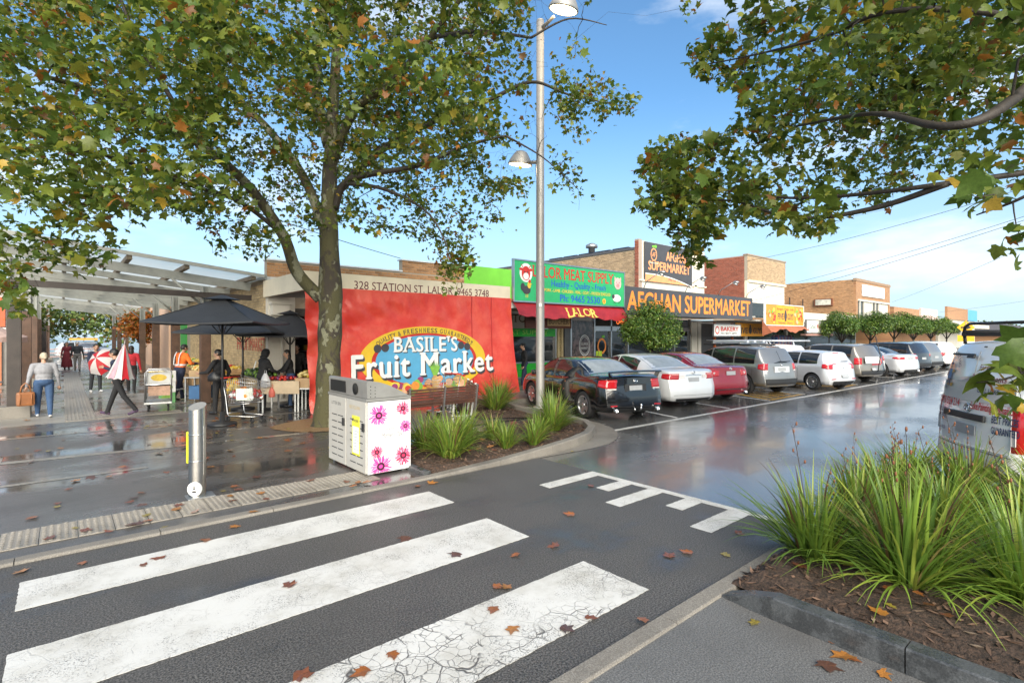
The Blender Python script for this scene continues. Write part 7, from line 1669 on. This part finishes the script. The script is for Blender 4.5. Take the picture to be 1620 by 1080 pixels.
kinds = [('yellow', 'bananas'), ('orange', 'oranges'), ('pale', 'pale melons'), ('yellow', 'bananas'), ('green', 'green fruit'), ('red', 'red fruit')]
for row, (x, z, tl) in enumerate(((4.0, .645, .0), (4.43, .785, .0))):
    for k in range(17):
        y = 19.5 + k*.52; kd, nm = kinds[(k*2+row*3+k//4) % 6]
        ob('fruit_tray', crate_me, None, 'timber tray of %s in the %s row of the wall stall' % (nm, ('front', 'back')[row]), 'tray', 'fruit trays on the wall stall', loc=(x, y, z))
        pile('fruit_pile', '%s heaped in a tray in the %s row of the wall stall' % (nm, ('front', 'back')[row]), (x, y, z+.07), 0, (.30, .40, .15), .042, [fr[kd], fr[kd], fr['pale' if kd == 'yellow' else kd]], 30, k+row*50, long=1.9 if nm == 'bananas' else 1.)
for k in range(6): carton('brown carton number %s under the wall stall' % ('one', 'two', 'three', 'four', 'five', 'six')[k] if False else ('brown carton stored on the ground under the wall stall'), (4.15, 19.8+k*1.4, .012), R(r_c.uniform(-8, 8)), (.4, .5, .33), card, None, 'cartons under the wall stall')
def table(label, X, Y, rz, wx, wy, h, m, name='market_table', board_=None):
    o = thing(name, label, 'table', (X, Y, .016), rz); MB().bbox((0, 0, h), (wx, wy, .035), .006).build('top', m, o)
    for sx in (-1, 1):
        for sy in (-1, 1): MB().bar((sx*(wx/2-.04), sy*(wy/2-.04), 0), (sx*(wx/2-.04), sy*(wy/2-.04), h-.02), .04, .04).build('leg', steel, o)
    if board_: MB().bbox((0, -wy/2-.015, h-.14), (wx, .02, .34), .004).build('front_board', board_, o)
    return o
ply = mat('pale plywood', (.50,.39,.26), .6, var=.15, vs=3)
table('counter with a pale plywood front where the two women stand', 4.55, 14.75, R(-38), 1.0, .65, .80, ply, 'market_table', ply)
pile('red_fruit', 'red fruit laid out on the plywood counter', (4.55, 14.75, .835), R(-38), (.85, .5, .10), .045, [fr['red'], fr['red'], fr['purple']], 45, 8)
table('steel stand holding bananas beside the hanging tarpaulin edge', 5.02, 14.35, R(-38), .55, .6, .62, steel); carton('brown carton of bananas on the steel stand', (5.02, 14.35, .655), R(-38), (.5, .5, .26), card); pile('bananas', 'bunch of yellow bananas in the carton by the tarpaulin', (5.02, 14.35, .88), R(-38), (.4, .4, .2), .04, [fr['yellow'], fr['pale']], 34, 9, long=2.6)
table('dark steel table of leafy greens along the wall behind the woman in black', 4.3, 16.2, R(90), 1.8, .6, .84, steel); pile('leafy_greens', 'dark leafy vegetables heaped on the steel table', (4.3, 16.2, .86), R(90), (1.7, .5, .22), .06, [fr['dark'], fr['green'], fr['dark']], 120, 10)
table('steel display table with baskets in front of the man in the vest', 3.25, 18.6, R(-40), .75, .55, .74, steel)
for k in range(2): carton(('blue crate under the display table', 'brown carton of bread coloured fruit on the display table')[k], (3.25, 18.6, (.10, .775)[k]), R(-40), (.5, .42, (.4, .2)[k]), (mat('blue plastic', (.05,.14,.30), .5), card)[k])
pile('brown_fruit', 'pale brown fruit in the carton on the display table', (3.25, 18.6, .92), R(-40), (.42, .34, .16), .05, [fr['pale'], fr['orange']], 26, 12); pile('melons', 'yellow melons behind the display table', (3.9, 17.6, .012), 0, (.45, .5, .9), .11, [fr['yellow'], fr['yellow'], fr['orange']], 26, 13)
# dim goods inside the shop
r_s = random.Random(9)
for k in range(3):
    sh_ = thing('shop_shelf', ('shelf of red and yellow packets at the left', 'dim shelf of mixed goods in the middle', 'dim shelf of green goods at the right')[k] + ' inside the corner shop', 'shelf', (6.3+k*1.7, 21.4, .02))
    for z in (.4, .9, 1.4, 1.9): MB().bbox((0, 0, z), (1.6, .45, .03), .004).build('board', steel, sh_)
    mb = MB()
    for j in range(40): mb.bbox((r_s.uniform(-.72, .72), r_s.uniform(-.15, .1), r_s.choice((.4, .9, 1.4, 1.9))+.13), (.12, .12, r_s.uniform(.14, .26)), .01, r_s.randrange(4))
    mb.build('packets', [fr['red'], fr['yellow'], fr['green'], swh], sh_, kind='stuff')
pile('apples', 'red apples on a low stand inside the corner shop opening', (6.5, 18.6, .55), 0, (1.4, .7, .25), .05, [fr['red'], fr['orange']], 90, 15); table('low stand of apples inside the corner shop opening', 6.5, 18.6, 0, 1.5, .8, .53, crw)

# cafe corner at the left edge, yellow arrow sign on the street
CT = thing('cafe_table', 'small round cafe table behind the dark post at the left edge', 'table', (-1.62, 20.6, .012)); MB().lathe([(.33, .70), (.34, .715), (.33, .73), (0, .731)], 20).build('top', alu, CT); MB().tube([(0,0,0), (0,0,.70)], .025, 8).build('stem', steel, CT); MB().lathe([(.22, 0), (.2, .02), (.03, .04)], 16).build('base', steel, CT)
for k, (x, y, rz) in enumerate(((-1.5, 19.7, 0.), (-1.75, 21.5, 3.0))):
    ch = thing('cafe_chair', ('nearer metal cafe chair at the left edge', 'farther metal cafe chair behind the round table')[k], 'chair', (x, y, .012), rz, 'cafe chairs at the left edge')
    for j in range(5): MB().bbox((0, -.18+j*.09, .45), (.42, .07, .02), .004).build('seat_slat', alu, ch); MB().bbox((0, -.24-.012*j, .55+j*.07), (.42, .02, .05), .004).build('back_slat', alu, ch)
    for sx in (-1, 1): MB().tube([(sx*.2, .2, 0), (sx*.2, .18, .44), (sx*.2, -.2, .46), (sx*.2, -.30, .88)], .013, 6).build('frame', steel, ch); MB().tube([(sx*.2, -.24, 0), (sx*.2, -.18, .45)], .013, 6).build('leg', steel, ch)
CU = thing('cafe_umbrella', 'pale pink cafe umbrella at the left edge of the mall', 'umbrella', (-1.9, 21.4, .012)); MB().tube([(0,0,0), (0,0,2.5)], .025, 8).build('pole', steel, CU); mb = MB(); A = [[(1.1*q*math.cos(a), 1.1*q*math.sin(a), 2.5-.5*q-.03*q*q*abs(math.sin(4*a))) for q in np.linspace(.01, 1, 5)] for a in np.linspace(0, 2*math.pi, 33)]; mb.grid(A, 0, False, True); mb.grid([[r_[-1], (r_[-1][0], r_[-1][1], r_[-1][2]-.14)] for r_ in A], 0, False, True); mb.build('canopy', mat('pale pink cloth', (.55,.40,.36), .8, translucent=.3), CU)
YS = thing('road_sign', 'yellow arrow road sign beyond the van roof', 'sign', (*P(1528, 530, 34)[:2], 0)); MB().tube([(0,0,0), (0,0,2.9)], .03, 8).build('post', steel, YS)
M_ = Matrix.Rotation(R(-78), 4, 'Z') @ Matrix.Rotation(R(90), 4, 'X')
yel = mat('yellow road sign', (.75,.42,.02), .4); MB().prism([(-.45, 0), (0, -.45), (.45, 0), (0, .45)], .02, 0, Matrix.Translation((0, 0, 2.55)) @ M_).build('diamond', yel, YS); MB().prism([(-.42, -.2), (.42, -.2), (.42, .2), (-.42, .2)], .02, 0, Matrix.Translation((0, 0, 1.85)) @ M_).build('plate', yel, YS)
MB().prism([(-.25, -.05), (.05, -.05), (.05, -.14), (.28, 0), (.05, .14), (.05, .05), (-.25, .05)], .004, 0, Matrix.Translation((0, 0, 2.55)) @ M_ @ Matrix.Translation((0, 0, .0215))).build('arrow', black, YS)
# ------------------------------------------------------------------ people
skin = mat('skin', (.42,.24,.16), .5, var=.06, vs=20); hairb = mat('black hair', (.012,.010,.009), .45, var=.3, vs=40, bump=.6, bs=70); hairg = mat('grey blond hair', (.42,.36,.27), .55, var=.3, vs=50, bump=.6, bs=70)
def cloth(nm, c): return mat(nm, c, .85, var=.16, vs=14., bump=.55, bs=16)
c_grey = cloth('grey knit', (.27,.27,.29)); c_jean = cloth('blue denim', (.035,.075,.16)); c_blk = cloth('black cloth', (.014,.014,.016)); c_navy = cloth('navy cloth', (.018,.025,.055)); c_red = cloth('red cloth', (.42,.02,.03)); c_djean = cloth('dark denim', (.03,.035,.042)); c_or = cloth('orange vest cloth', (.80,.16,.02)); c_gtr = cloth('grey trouser cloth', (.20,.20,.20)); c_mar = cloth('maroon cloth', (.12,.012,.02))
refl = mat('silver reflective tape', (.62,.62,.62), .4, .2); shoew = mat('white shoe', (.60,.60,.60), .5); shoeb = mat('black shoe', (.02,.02,.022), .4); shoep = mat('navy pink shoe', (.06,.03,.07), .5)
def caps(a, b, ra, rb, n=10):
    a, b = Vector(a), Vector(b); mb = MB(); pts = [a.lerp(b, t) for t in np.linspace(0, 1, 5)]; mb.tube(pts, list(np.linspace(ra, rb, 5)), n); mb.sphere(a, ra, n, 6); mb.sphere(b, rb, n, 6); return mb
def person(label, loc, rz, h=1.70, shirt=c_blk, pants=c_blk, shoe=shoeb, hair=hairb, wide=1., legs=((0, 0), (0, 0)), arms=None, lean=0., look=0., hairstyle='short', skirt=None, sleeve=None, nod=0.):
    """legs: (hip swing, knee bend) left and right in degrees; arms: hand positions left and right"""
    root = thing('person', label, 'person', loc, rz); s = h/1.70; E = []      # elements: (kind, args, material index)
    Ml = Matrix.Rotation(R(-lean), 4, 'X'); up = lambda p: tuple((Ml @ (Vector(p) - Vector((0, 0, .92)))) + Vector((0, 0, .92)))
    w = wide
    E.append(('e', (0, -.01, .94), (.165*w, .125*w, .13), 1))
    E.append(('e', up((0, .005, 1.07)), (.150*w, .115*w, .15), 0)); E.append(('e', up((0, 0, 1.24)), (.175*w, .120*w, .19), 0)); E.append(('c', up((-.135*w, -.01, 1.375)), up((.135*w, -.01, 1.375)), .066, .066, 0))
    E.append(('c', up((0, -.005, 1.40)), up((0, .015, 1.50)), .056, .052, 2))
    hd = Vector(up((0, .03, 1.585))); Mh = Matrix.Translation(hd) @ Matrix.Rotation(R(look), 4, 'Z') @ Matrix.Rotation(R(-lean*.4-nod), 4, 'X'); H = lambda p: tuple(Mh @ Vector(p))
    E.append(('e', H((0, -.008, .025)), (.076, .095, .095), 2)); E.append(('e', H((0, .025, -.045)), (.055, .062, .062), 2)); E.append(('c', H((0, .088, .015)), H((0, .112, -.018)), .010, .014, 2))
    for sx in (-1, 1): E.append(('e', H((sx*.078, -.005, -.005)), (.014, .022, .032), 2))
    for k, sx in enumerate((-1, 1)):
        hip = Vector((sx*.088*w, 0, .90)); sw, kb = legs[k]; kn = hip + Vector((sx*.008, math.sin(R(sw))*.42, -math.cos(R(sw))*.42)); an = kn + Vector((0, math.sin(R(sw-kb))*.405, -math.cos(R(sw-kb))*.405))
        E.append(('c', hip, kn, .088*w, .064*w, 1)); E.append(('c', kn, an, .063*w, .052, 1)); p_ = R(sw-kb)*.7; toe = an + Vector((sx*.02, .15*math.cos(p_), -.045+.15*math.sin(p_)))
        E.append(('c', an + Vector((0, -.03, -.035)), toe, .042, .034, 3))
        sh = Vector(up((sx*.170*w, -.01, 1.362))); hn = Vector((arms or ((-.28, .02, .82), (.28, .02, .82)))[k]); d = hn - sh; ln = min(d.length, .545); d = d.normalized(); hn = sh + d*ln; a_, b_ = .285, .262
        q = (a_*a_ - b_*b_ + ln*ln)/(2*ln); hh = math.sqrt(max(0, a_*a_-q*q)); pole_ = Vector((sx*.35, -1, -.25)); pole_ -= d*pole_.dot(d); el = sh + d*q + pole_.normalized()*hh
        E.append(('c', sh, el, .063*w**.7, .052*w**.4, 0)); E.append(('c', el, el.lerp(hn, .96), .047, .034, 0 if sleeve is None else sleeve))
        hd_ = (hn-el).normalized(); E.append(('c', hn, hn + hd_*.07, .027, .030, 2)); hands = (hn + hd_*.08, hd_, sx); E.append(('h',) + hands)
    mb = MB(); cen = []
    for e in E:
        if e[0] == 'e': mb.sphere(e[1], e[2], 16, 10); cen.append((Vector(e[1]), Vector(e[1]), min(e[2]), e[3]))
        elif e[0] == 'c': q = caps(*e[1:5]); mb.add(q.v, q.f); cen.append((Vector(e[1]), Vector(e[2]), (e[3]+e[4])/2, e[5]))
    if skirt is not None: mb.lathe([(.30, .12), (.26, .5), (.17, .95), (.15, 1.05)], 20); cen.append((Vector((0,0,.2)), Vector((0,0,.95)), .22, 1))
    me = mb.mesh('body', [shirt, pants, skin, shoe]); o = ob('body', me); md = o.modifiers.new('r', 'REMESH'); md.mode = 'VOXEL'; md.voxel_size = .0145; m2 = o.modifiers.new('s', 'SMOOTH'); m2.iterations = 4; m2.factor = .5
    dg = bpy.context.evaluated_depsgraph_get(); dg.update(); nm = bpy.data.meshes.new_from_object(o.evaluated_get(dg)); bpy.data.objects.remove(o)
    C = np.zeros(len(nm.polygons)*3); nm.polygons.foreach_get('center', C); C = C.reshape(-1, 3); best = np.full(len(C), 1e9); mi = np.zeros(len(C), int)
    for a, b, r_, m_ in cen:
        a = np.array(a); b = np.array(b); ab = b-a; L2 = ab @ ab; t = np.clip(((C-a) @ ab)/L2, 0, 1)[:, None] if L2 > 1e-9 else 0; dist = np.linalg.norm(C-(a+ab*t), axis=1) - r_
        if m_ == 1: dist = dist + (.03 if True else 0)*(C[:, 2] > 1.0)
        k = dist < best; best[k] = dist[k]; mi[k] = m_
    nm.materials.clear()
    for m_ in (shirt, pants, skin, shoe, mat('eye', (.05,.04,.035), .2), mat('lips', (.32,.10,.09), .5)): nm.materials.append(m_)
    bm = bmesh.new(); bm.from_mesh(nm)
    for f, k in zip(bm.faces, mi): f.material_index = int(k); f.smooth = True
    f0 = MB()
    for e in E:                                                   # fingers and thumb, rooted in the palm
        if e[0] != 'h': continue
        p, d, sx = Vector(e[1]), Vector(e[2]), e[3]; sd = d.cross(Vector((0, 1, 0.2))).normalized(); nn = sd.cross(d)
        for i, L_ in enumerate((.062, .072, .068, .054)): a = p + sd*(.018*(i-1.5)) - d*.01; f0.tube([a, a + d*L_*.5 + nn*.006, a + d*L_*.85 + nn*.022, a + d*L_ + nn*.034], [.0095, .009, .008, .006], 5, 2)
        a = p - d*.045 - sd*.026*sx; f0.tube([a, a - sd*.02*sx + d*.025, a - sd*.018*sx + d*.05 + nn*.012], [.011, .010, .007], 5, 2)
    for sx in (-1, 1): f0.sphere((0, 0, 0), (.012, .006, .007), 8, 5, 4, Mh @ Matrix.Translation((sx*.031, .083, .012)))
    f0.box((0, .090, -.052), (.042, .008, .008), 0, 5, Mh)
    fm = f0.mesh('tmp', []); bm.from_mesh(fm); bm.to_mesh(nm); bm.free(); bpy.data.meshes.remove(fm)
    b = ob('body', nm, root); root.scale = (s, s, s)
    hm = MB(); lim = {'short': -.02, 'bun': -.01, 'long': -.02, 'cap': .02, 'hood': -.06}[hairstyle]; n1, n2 = 18, 12; A = []
    for i in range(n2+1):
        t = math.pi*.5 - (math.pi*.5 + .75)*i/n2; row = []
        for j in range(n1+1):
            a = 2*math.pi*j/n1; fr_ = max(0, math.sin(a)); r0 = 1.0
            tt = max(t, (.55 if hairstyle != 'hood' else .25)*fr_ - .78*(1-fr_)); k = 1 + .02*math.sin(9*a+4*t)
            row.append(H((.083*k*math.cos(tt)*math.cos(a), (.104*k*math.cos(tt)*math.sin(a)) - .012, .026 + .104*math.sin(tt))))
        A.append(row)
    if hairstyle == 'cap': hm.grid([r_ for r_ in A], 0, True); hm.bbox((0, 0, 0), (.13, .10, .012), .005, 0, 0, Mh @ Matrix.Translation((0, .125, .062))); hm.build('cap', hair, root)
    else:
        hm.grid(A, 0, True)
        if hairstyle == 'bun': hm.sphere(H((0, -.115, -.015)), .042, 10, 7)
        if hairstyle == 'long': hm.sphere(H((0, -.055, -.10)), (.082, .062, .15), 14, 9)
        if hairstyle == 'hood': hm.sphere(H((0, -.035, -.02)), (.105, .105, .14), 16, 10); hm.sphere(H((0, -.045, -.12)), (.115, .095, .07), 14, 8)
        hm.build('hood' if hairstyle == 'hood' else 'hair', hair, root)
    return root
Z0 = .016
lady = person('woman in a grey jumper and jeans walking away, grey blond hair in a bun', (-.36, 17.5, .012), R(4), 1.60, c_grey, c_jean, shoew, hairg, 1.24, ((14, 4), (-8, 8)), ((-.34, -.06, .83), (.31, .05, .83)), 2, 12, 'bun')
hb = thing('handbag', 'brown leather handbag held by the woman in the grey jumper', 'bag', (-.69, 17.40, .33), R(8)); lea = mat('tan leather', (.26,.10,.035), .45, var=.2, vs=8)
mb = MB(); mb.bbox((0, 0, .17), (.34, .15, .34), .05, 0, 0, None); mb.build('pouch', lea, hb)
for y in (-.04, .04): MB().tube([(-.10, y, .32), (-.07, y, .48), (0, y, .56), (.07, y, .48), (.10, y, .32)], .012, 6).build('strap', lea, hb)
for x in (-.1, .1): MB().tube([(x, -.08, .30), (x*1.1, -.085, .05)], .012, 6).build('seam_strap', lea, hb)
walk = person('person in navy top and black trousers striding behind a striped half-closed umbrella', (1.05, 16.35, .012), R(62), 1.70, c_navy, c_blk, shoep, hairb, 1.0, ((-24, 14), (22, 4)), ((.10, .34, 1.22), (.22, .12, .92)), 6, 0, 'short')
def umb_cone(label, loc, rot, apex, pts, n, cols, name='umbrella', lean=None):
    o = thing(name, label, 'umbrella', loc); o.rotation_euler = rot
    for i in range(n):
        rows = []
        for q in (0, .5, 1.):
            a = 2*math.pi*(i+q)/n; bulge = 1 if q != .5 else .93; rows.append([(r*bulge*math.cos(a), r*bulge*math.sin(a), z + (.03*(1 if q == .5 else 0) if k == len(pts)-1 else 0)) for k, (r, z) in enumerate(pts)])
        mb = MB(); mb.grid(rows, 0, True, True); mb.build('canopy_panel', cols[i % len(cols)], o)
    MB().tube([(0, 0, apex+.10), (0, 0, apex), (0, 0, apex-.85)], [.004, .009, .009], 8).build('shaft', steel, o); MB().tube([(0, 0, apex-.85), (.01, 0, apex-.93), (.05, 0, apex-.95), (.06, 0, apex-.90)], .014, 8).build('handle', black, o)
    for i in range(n): a = 2*math.pi*i/n; MB().tube([(r*.985*math.cos(a), r*.985*math.sin(a), z-.004) for r, z in pts[::2]], .003, 4).build('rib', steel, o)
    return o
ured = mat('red umbrella cloth', (.55,.02,.03), .5, translucent=.25, var=.06); uwh = mat('white umbrella cloth', (.70,.66,.64), .5, translucent=.25, var=.05)
ux = P(191, 560, 12.55); umb_cone('half-closed pink and white striped umbrella held upright in front of the striding person', (ux.x, ux.y, 1.02), (R(4), R(5), 0), .84, [(.004, .84), (.07, .66), (.15, .40), (.24, .12), (.30, .0)], 12, [uwh, ured, uwh, mat('pink umbrella cloth', (.62,.36,.42), .5, translucent=.25)])
man3 = person('man in a navy jacket and dark jeans carrying an open red and white umbrella', (.90, 24.1, .012), R(195), 1.72, c_navy, c_djean, shoew, hairb, 1.05, ((8, 6), (-8, 6)), ((-.30, .10, .95), (.12, .26, 1.12)), 0, 0, 'short')
ux = P(163, 565, 18.2); umb_cone('open red and white umbrella tilted towards the viewer beside the man in navy', (ux.x, ux.y, ux.z-.15), (R(62), R(-12), R(-38)), .32, [(.004, .32), (.14, .30), (.30, .23), (.43, .12), (.52, -.02)], 8, [ured, uwh])
person('person in a red jacket and black trousers walking away behind the striped umbrella', (1.85, 23.0, .012), R(-10), 1.66, c_red, c_blk, shoeb, hairb, 1.05, ((12, 4), (-12, 8)), None, 0, 0, 'long')
person('far man in a dark jacket, grey trousers and pale cap walking down the mall', (.62, 38.6, .012), R(-4), 1.70, c_djean, c_gtr, shoeb, shoew, 1.08, ((12, 4), (-10, 8)), None, 0, 0, 'cap')
person('far person in a long maroon dress near the end of the mall', (.18, 41.5, .012), R(180), 1.62, c_mar, c_mar, shoeb, hairb, 1.0, ((0, 0), (0, 0)), None, 0, 0, 'long', 1)
hv_ = person('man in an orange high visibility vest and navy trousers at the fruit stall', (2.80, 19.35, .012), R(-62), 1.76, c_or, c_navy, shoeb, hairb, 1.12, ((12, 2), (-14, 10)), ((.05, .42, 1.10), (.30, .36, 1.08)), 10, -10, 'short', None, 1)
mb = MB()
def tape_ring(z, ry=.172, rx=.222, h_=.05, y0=.0): 
    A = [[(rx*math.cos(a), ry*math.sin(a)+y0, z+dz) for dz in (-h_/2, h_/2)] for a in np.linspace(0, 2*math.pi, 33)]; q = MB(); q.grid(A, 0, True, True); return q
tape_ring(1.07, .150, .192, .05, .025).build('reflective_tape', refl, hv_)
for sx in (-1, 1): q = MB(); q.grid([[(sx*.10+dx, y, z) for dx in (-.022, .022)] for y, z in ((-.128, 1.07), (-.125, 1.16), (-.112, 1.27), (-.08, 1.38), (-.03, 1.462))], 0, True, sx < 0); q.build('reflective_tape', refl, hv_)
for k, (sw, kb) in enumerate(((12, 2), (-14, 10))):
    hip = Vector(((-1, 1)[k]*.10, 0, .90)); kn = hip + Vector((0, math.sin(R(sw))*.42, -math.cos(R(sw))*.42)); p = kn + Vector((0, math.sin(R(sw-kb))*.16, -math.cos(R(sw-kb))*.16)); q = tape_ring(0, .081, .081, .045); o = q.build('reflective_tape', refl, hv_, loc=p)
person('woman in black with short dark hair holding shopping bags, behind the umbrella pole', (3.10, 15.35, .016), R(38), 1.66, c_blk, c_blk, shoeb, hairb, 1.12, ((4, 2), (-6, 6)), ((-.26, .36, 1.08), (.26, .02, .86)), 2, 20, 'short')
def bag(name, label, loc, rz, d, m):
    o = thing(name, label, 'bag', loc, rz); mb = MB(); A = []
    for k, (t, sc, z) in enumerate(((0, .75, 0), (.2, 1.0, .05), (.6, .95, .5), (.85, .6, .8), (1, .28, 1.))): A.append([(d[0]/2*sc*math.cos(a)*(1+.10*math.sin(5*a+k)), d[1]/2*sc*math.sin(a), z*d[2]) for a in np.linspace(0, 2*math.pi, 19)])
    mb.grid(A, 0, True); mb.add(A[0][:-1], [tuple(range(17, -1, -1))]); mb.build('sack', m, o)
    MB().tube([(-.03, 0, d[2]*.95), (-.02, 0, d[2]+.07), (.02, 0, d[2]+.07), (.03, 0, d[2]*.95)], .007, 5).build('handle', m, o); return o
plas = mat('white plastic bag', (.66,.66,.67), .4, var=.1, vs=9, translucent=.3, bump=.5, bs=14)
bag('plastic_bag', 'white plastic bag held out by the woman in black', P(420, 612, 13.7), R(-40), (.24, .16, .36), plas); bag('shopping_bag', 'small red bag below the white plastic bag', P(430, 628, 13.8), R(-40), (.16, .12, .26), mat('coral bag', (.60,.14,.10), .6)); bag('shoulder_bag', 'black shoulder bag at the side of the woman in black', P(339, 603, 13.3), R(-40), (.34, .16, .24), mat('black leather', (.015,.015,.016), .4))
w9 = person('hooded woman in black with a white sleeve stripe at the plywood counter', (4.12, 15.28, .016), R(-75), 1.66, c_blk, c_blk, shoeb, c_blk, 1.05, ((0, 0), (0, 0)), ((-.08, .40, 1.02), (.14, .42, 1.0)), 8, 0, 'hood', None, None, 14)
q = MB(); q.grid([[(-.262, y+dx, z) for dx in (-.02, .02)] for y, z in ((-.03, 1.36), (-.06, 1.25), (-.10, 1.14))], 0, True); q.build('sleeve_stripe', swh, w9)
person('dark haired woman in black facing the hooded one across the counter', (4.95, 15.55, .016), R(75), 1.62, c_blk, c_jean, shoeb, hairb, 1.0, ((0, 0), (0, 0)), ((-.14, .40, 1.02), (.08, .42, 1.0)), 6, 10, 'long')
person('man in black jacket and cap standing by the butcher window', (13.62, 15.2, .016), R(60), 1.72, c_blk, c_navy, shoew, c_blk, 1.02, ((10, 2), (-8, 6)), ((-.24, .08, .84), (.25, .05, .82)), 3, 0, 'cap')
bag('plastic_bag', 'white plastic bag in the hand of the man by the butcher window', P(846, 610, 20.0), 0, (.34, .2, .46), plas)
man_dim = person('dim figure in black among the shelves inside the corner shop', (5.9, 17.9, .03), R(150), 1.7, c_blk, c_blk, shoeb, hairb, 1.05)

# ------------------------------------------------------------------ fallen leaves
fl_mats = [(.20,.060,.022), (.25,.085,.025), (.14,.05,.026), (.34,.14,.03), (.26,.20,.035), (.09,.04,.025)]
fm = mat('wet fallen leaf', (.25,.09,.03), .3, var=.3, vs=14, attr='col', spec=.6)
fl_me = []
r = np.random.default_rng(77)
for k in range(12):
    b = LEAF2.copy(); b[:, :2] += r.normal(size=(len(b), 2))*.055; b[:, 0] *= r.uniform(.45, 1.); c = 1.6*r.random(); b[:, 2] = .10*c*(b[:, 0]**2)*2 + .14*r.random()*((b[:, 1]-.5)**2) + .015 + r.random(len(b))*.04
    m_ = mesh_np('fallen_leaf', b - np.array([0, .45, 0]), LF2, fm, cols=np.repeat(np.array([fl_mats[k % 6]])*r.uniform(.8, 1.2), 14, 0)); fl_me.append(m_)
FLAB = {0: 'reddish brown', 1: 'orange brown', 2: 'dark brown', 3: 'orange', 4: 'yellowish', 5: 'blackened'}
def fallen(x, y, z, s, k, where):
    ob('fallen_leaf', fl_me[k % 12], None, '%s fallen plane leaf lying %s' % (FLAB[k % 6], where), 'leaf', 'fallen leaves ' + where, loc=(x, y, z), rot=(r.normal()*.08, r.normal()*.08, r.random()*6.28), scale=s)
for px, py, k in ((325, 857, 1), (228, 895, 0), (800, 930, 3), (622, 1040, 1), (780, 968, 1), (810, 1000, 3), (938, 980, 0), (480, 1072, 2), (570, 1068, 1), (457, 927, 2), (898, 998, 5), (720, 880, 5), (640, 855, 5)):
    q = EYE*FPX/(py-HZ); p = P(px, py, q); fallen(p.x, p.y, .014, r.uniform(.09, .14), k, 'on the white crossing stripes')
for px, py, k in ((35, 905, 3), (130, 893, 1), (248, 885, 0), (370, 835, 3), (400, 815, 3), (260, 835, 4), (815, 880, 1), (790, 930, 1), (900, 815, 1), (1085, 875, 1), (1150, 880, 4), (875, 865, 2), (1060, 880, 2), (1170, 845, 2), (1018, 990, 1), (685, 765, 3), (660, 770, 1), (905, 715, 4), (935, 770, 2), (830, 700, 2)):
    q = EYE*FPX/(py-HZ); p = P(px, py, q); fallen(p.x, p.y, .012 if abs(p.y-6.45) > .12 and abs(p.y-2.13) > .1 else .04, r.uniform(.09, .14), k, 'on the dark asphalt of the crossing')
for k in range(120):
    x, y = r.uniform(-1.6, 4.6), r.uniform(7.6, 15.8)
    if 3.1 < x < 4.6 and 6.9 < y < 9: continue
    if r.random() < .35: x, y = r.normal(2.6, 1.0), r.normal(12.2, 1.2)
    fallen(x, y, .026, r.uniform(.085, .15), int(r.integers(0, 12)), 'on the wet plaza paving')
for k in range(22): fallen(r.uniform(-.6, 3.2), r.uniform(6.7, 7.6), .038, r.uniform(.10, .15), int(r.integers(0, 12)), 'on the tactile strip')
for px, py, k in ((1320, 1018, 1), (1330, 1043, 3), (1352, 1048, 1), (1192, 990, 4), (1400, 1073, 3), (1310, 1060, 5)):
    q = EYE*FPX/(py-HZ); p = P(px, py, q); fallen(p.x, p.y, .020, r.uniform(.08, .13), k, 'on the near footpath')
for k in range(34): fallen(r.uniform(4.3, 6.2), r.uniform(-.8, 1.8), .135, r.uniform(.08, .14), int(r.integers(0, 12)), 'on the planter mulch')
for k in range(26): fallen(r.uniform(4.5, 8.6), r.uniform(6.9, 8.4), .12, r.uniform(.10, .15), int(r.integers(0, 12)), 'on the garden bed mulch')
for k in range(26): fallen(r.uniform(-.7, 3.0), r.uniform(16.5, 30), .022, r.uniform(.12, .18), int(r.integers(0, 12)), 'on the concrete of the mall')
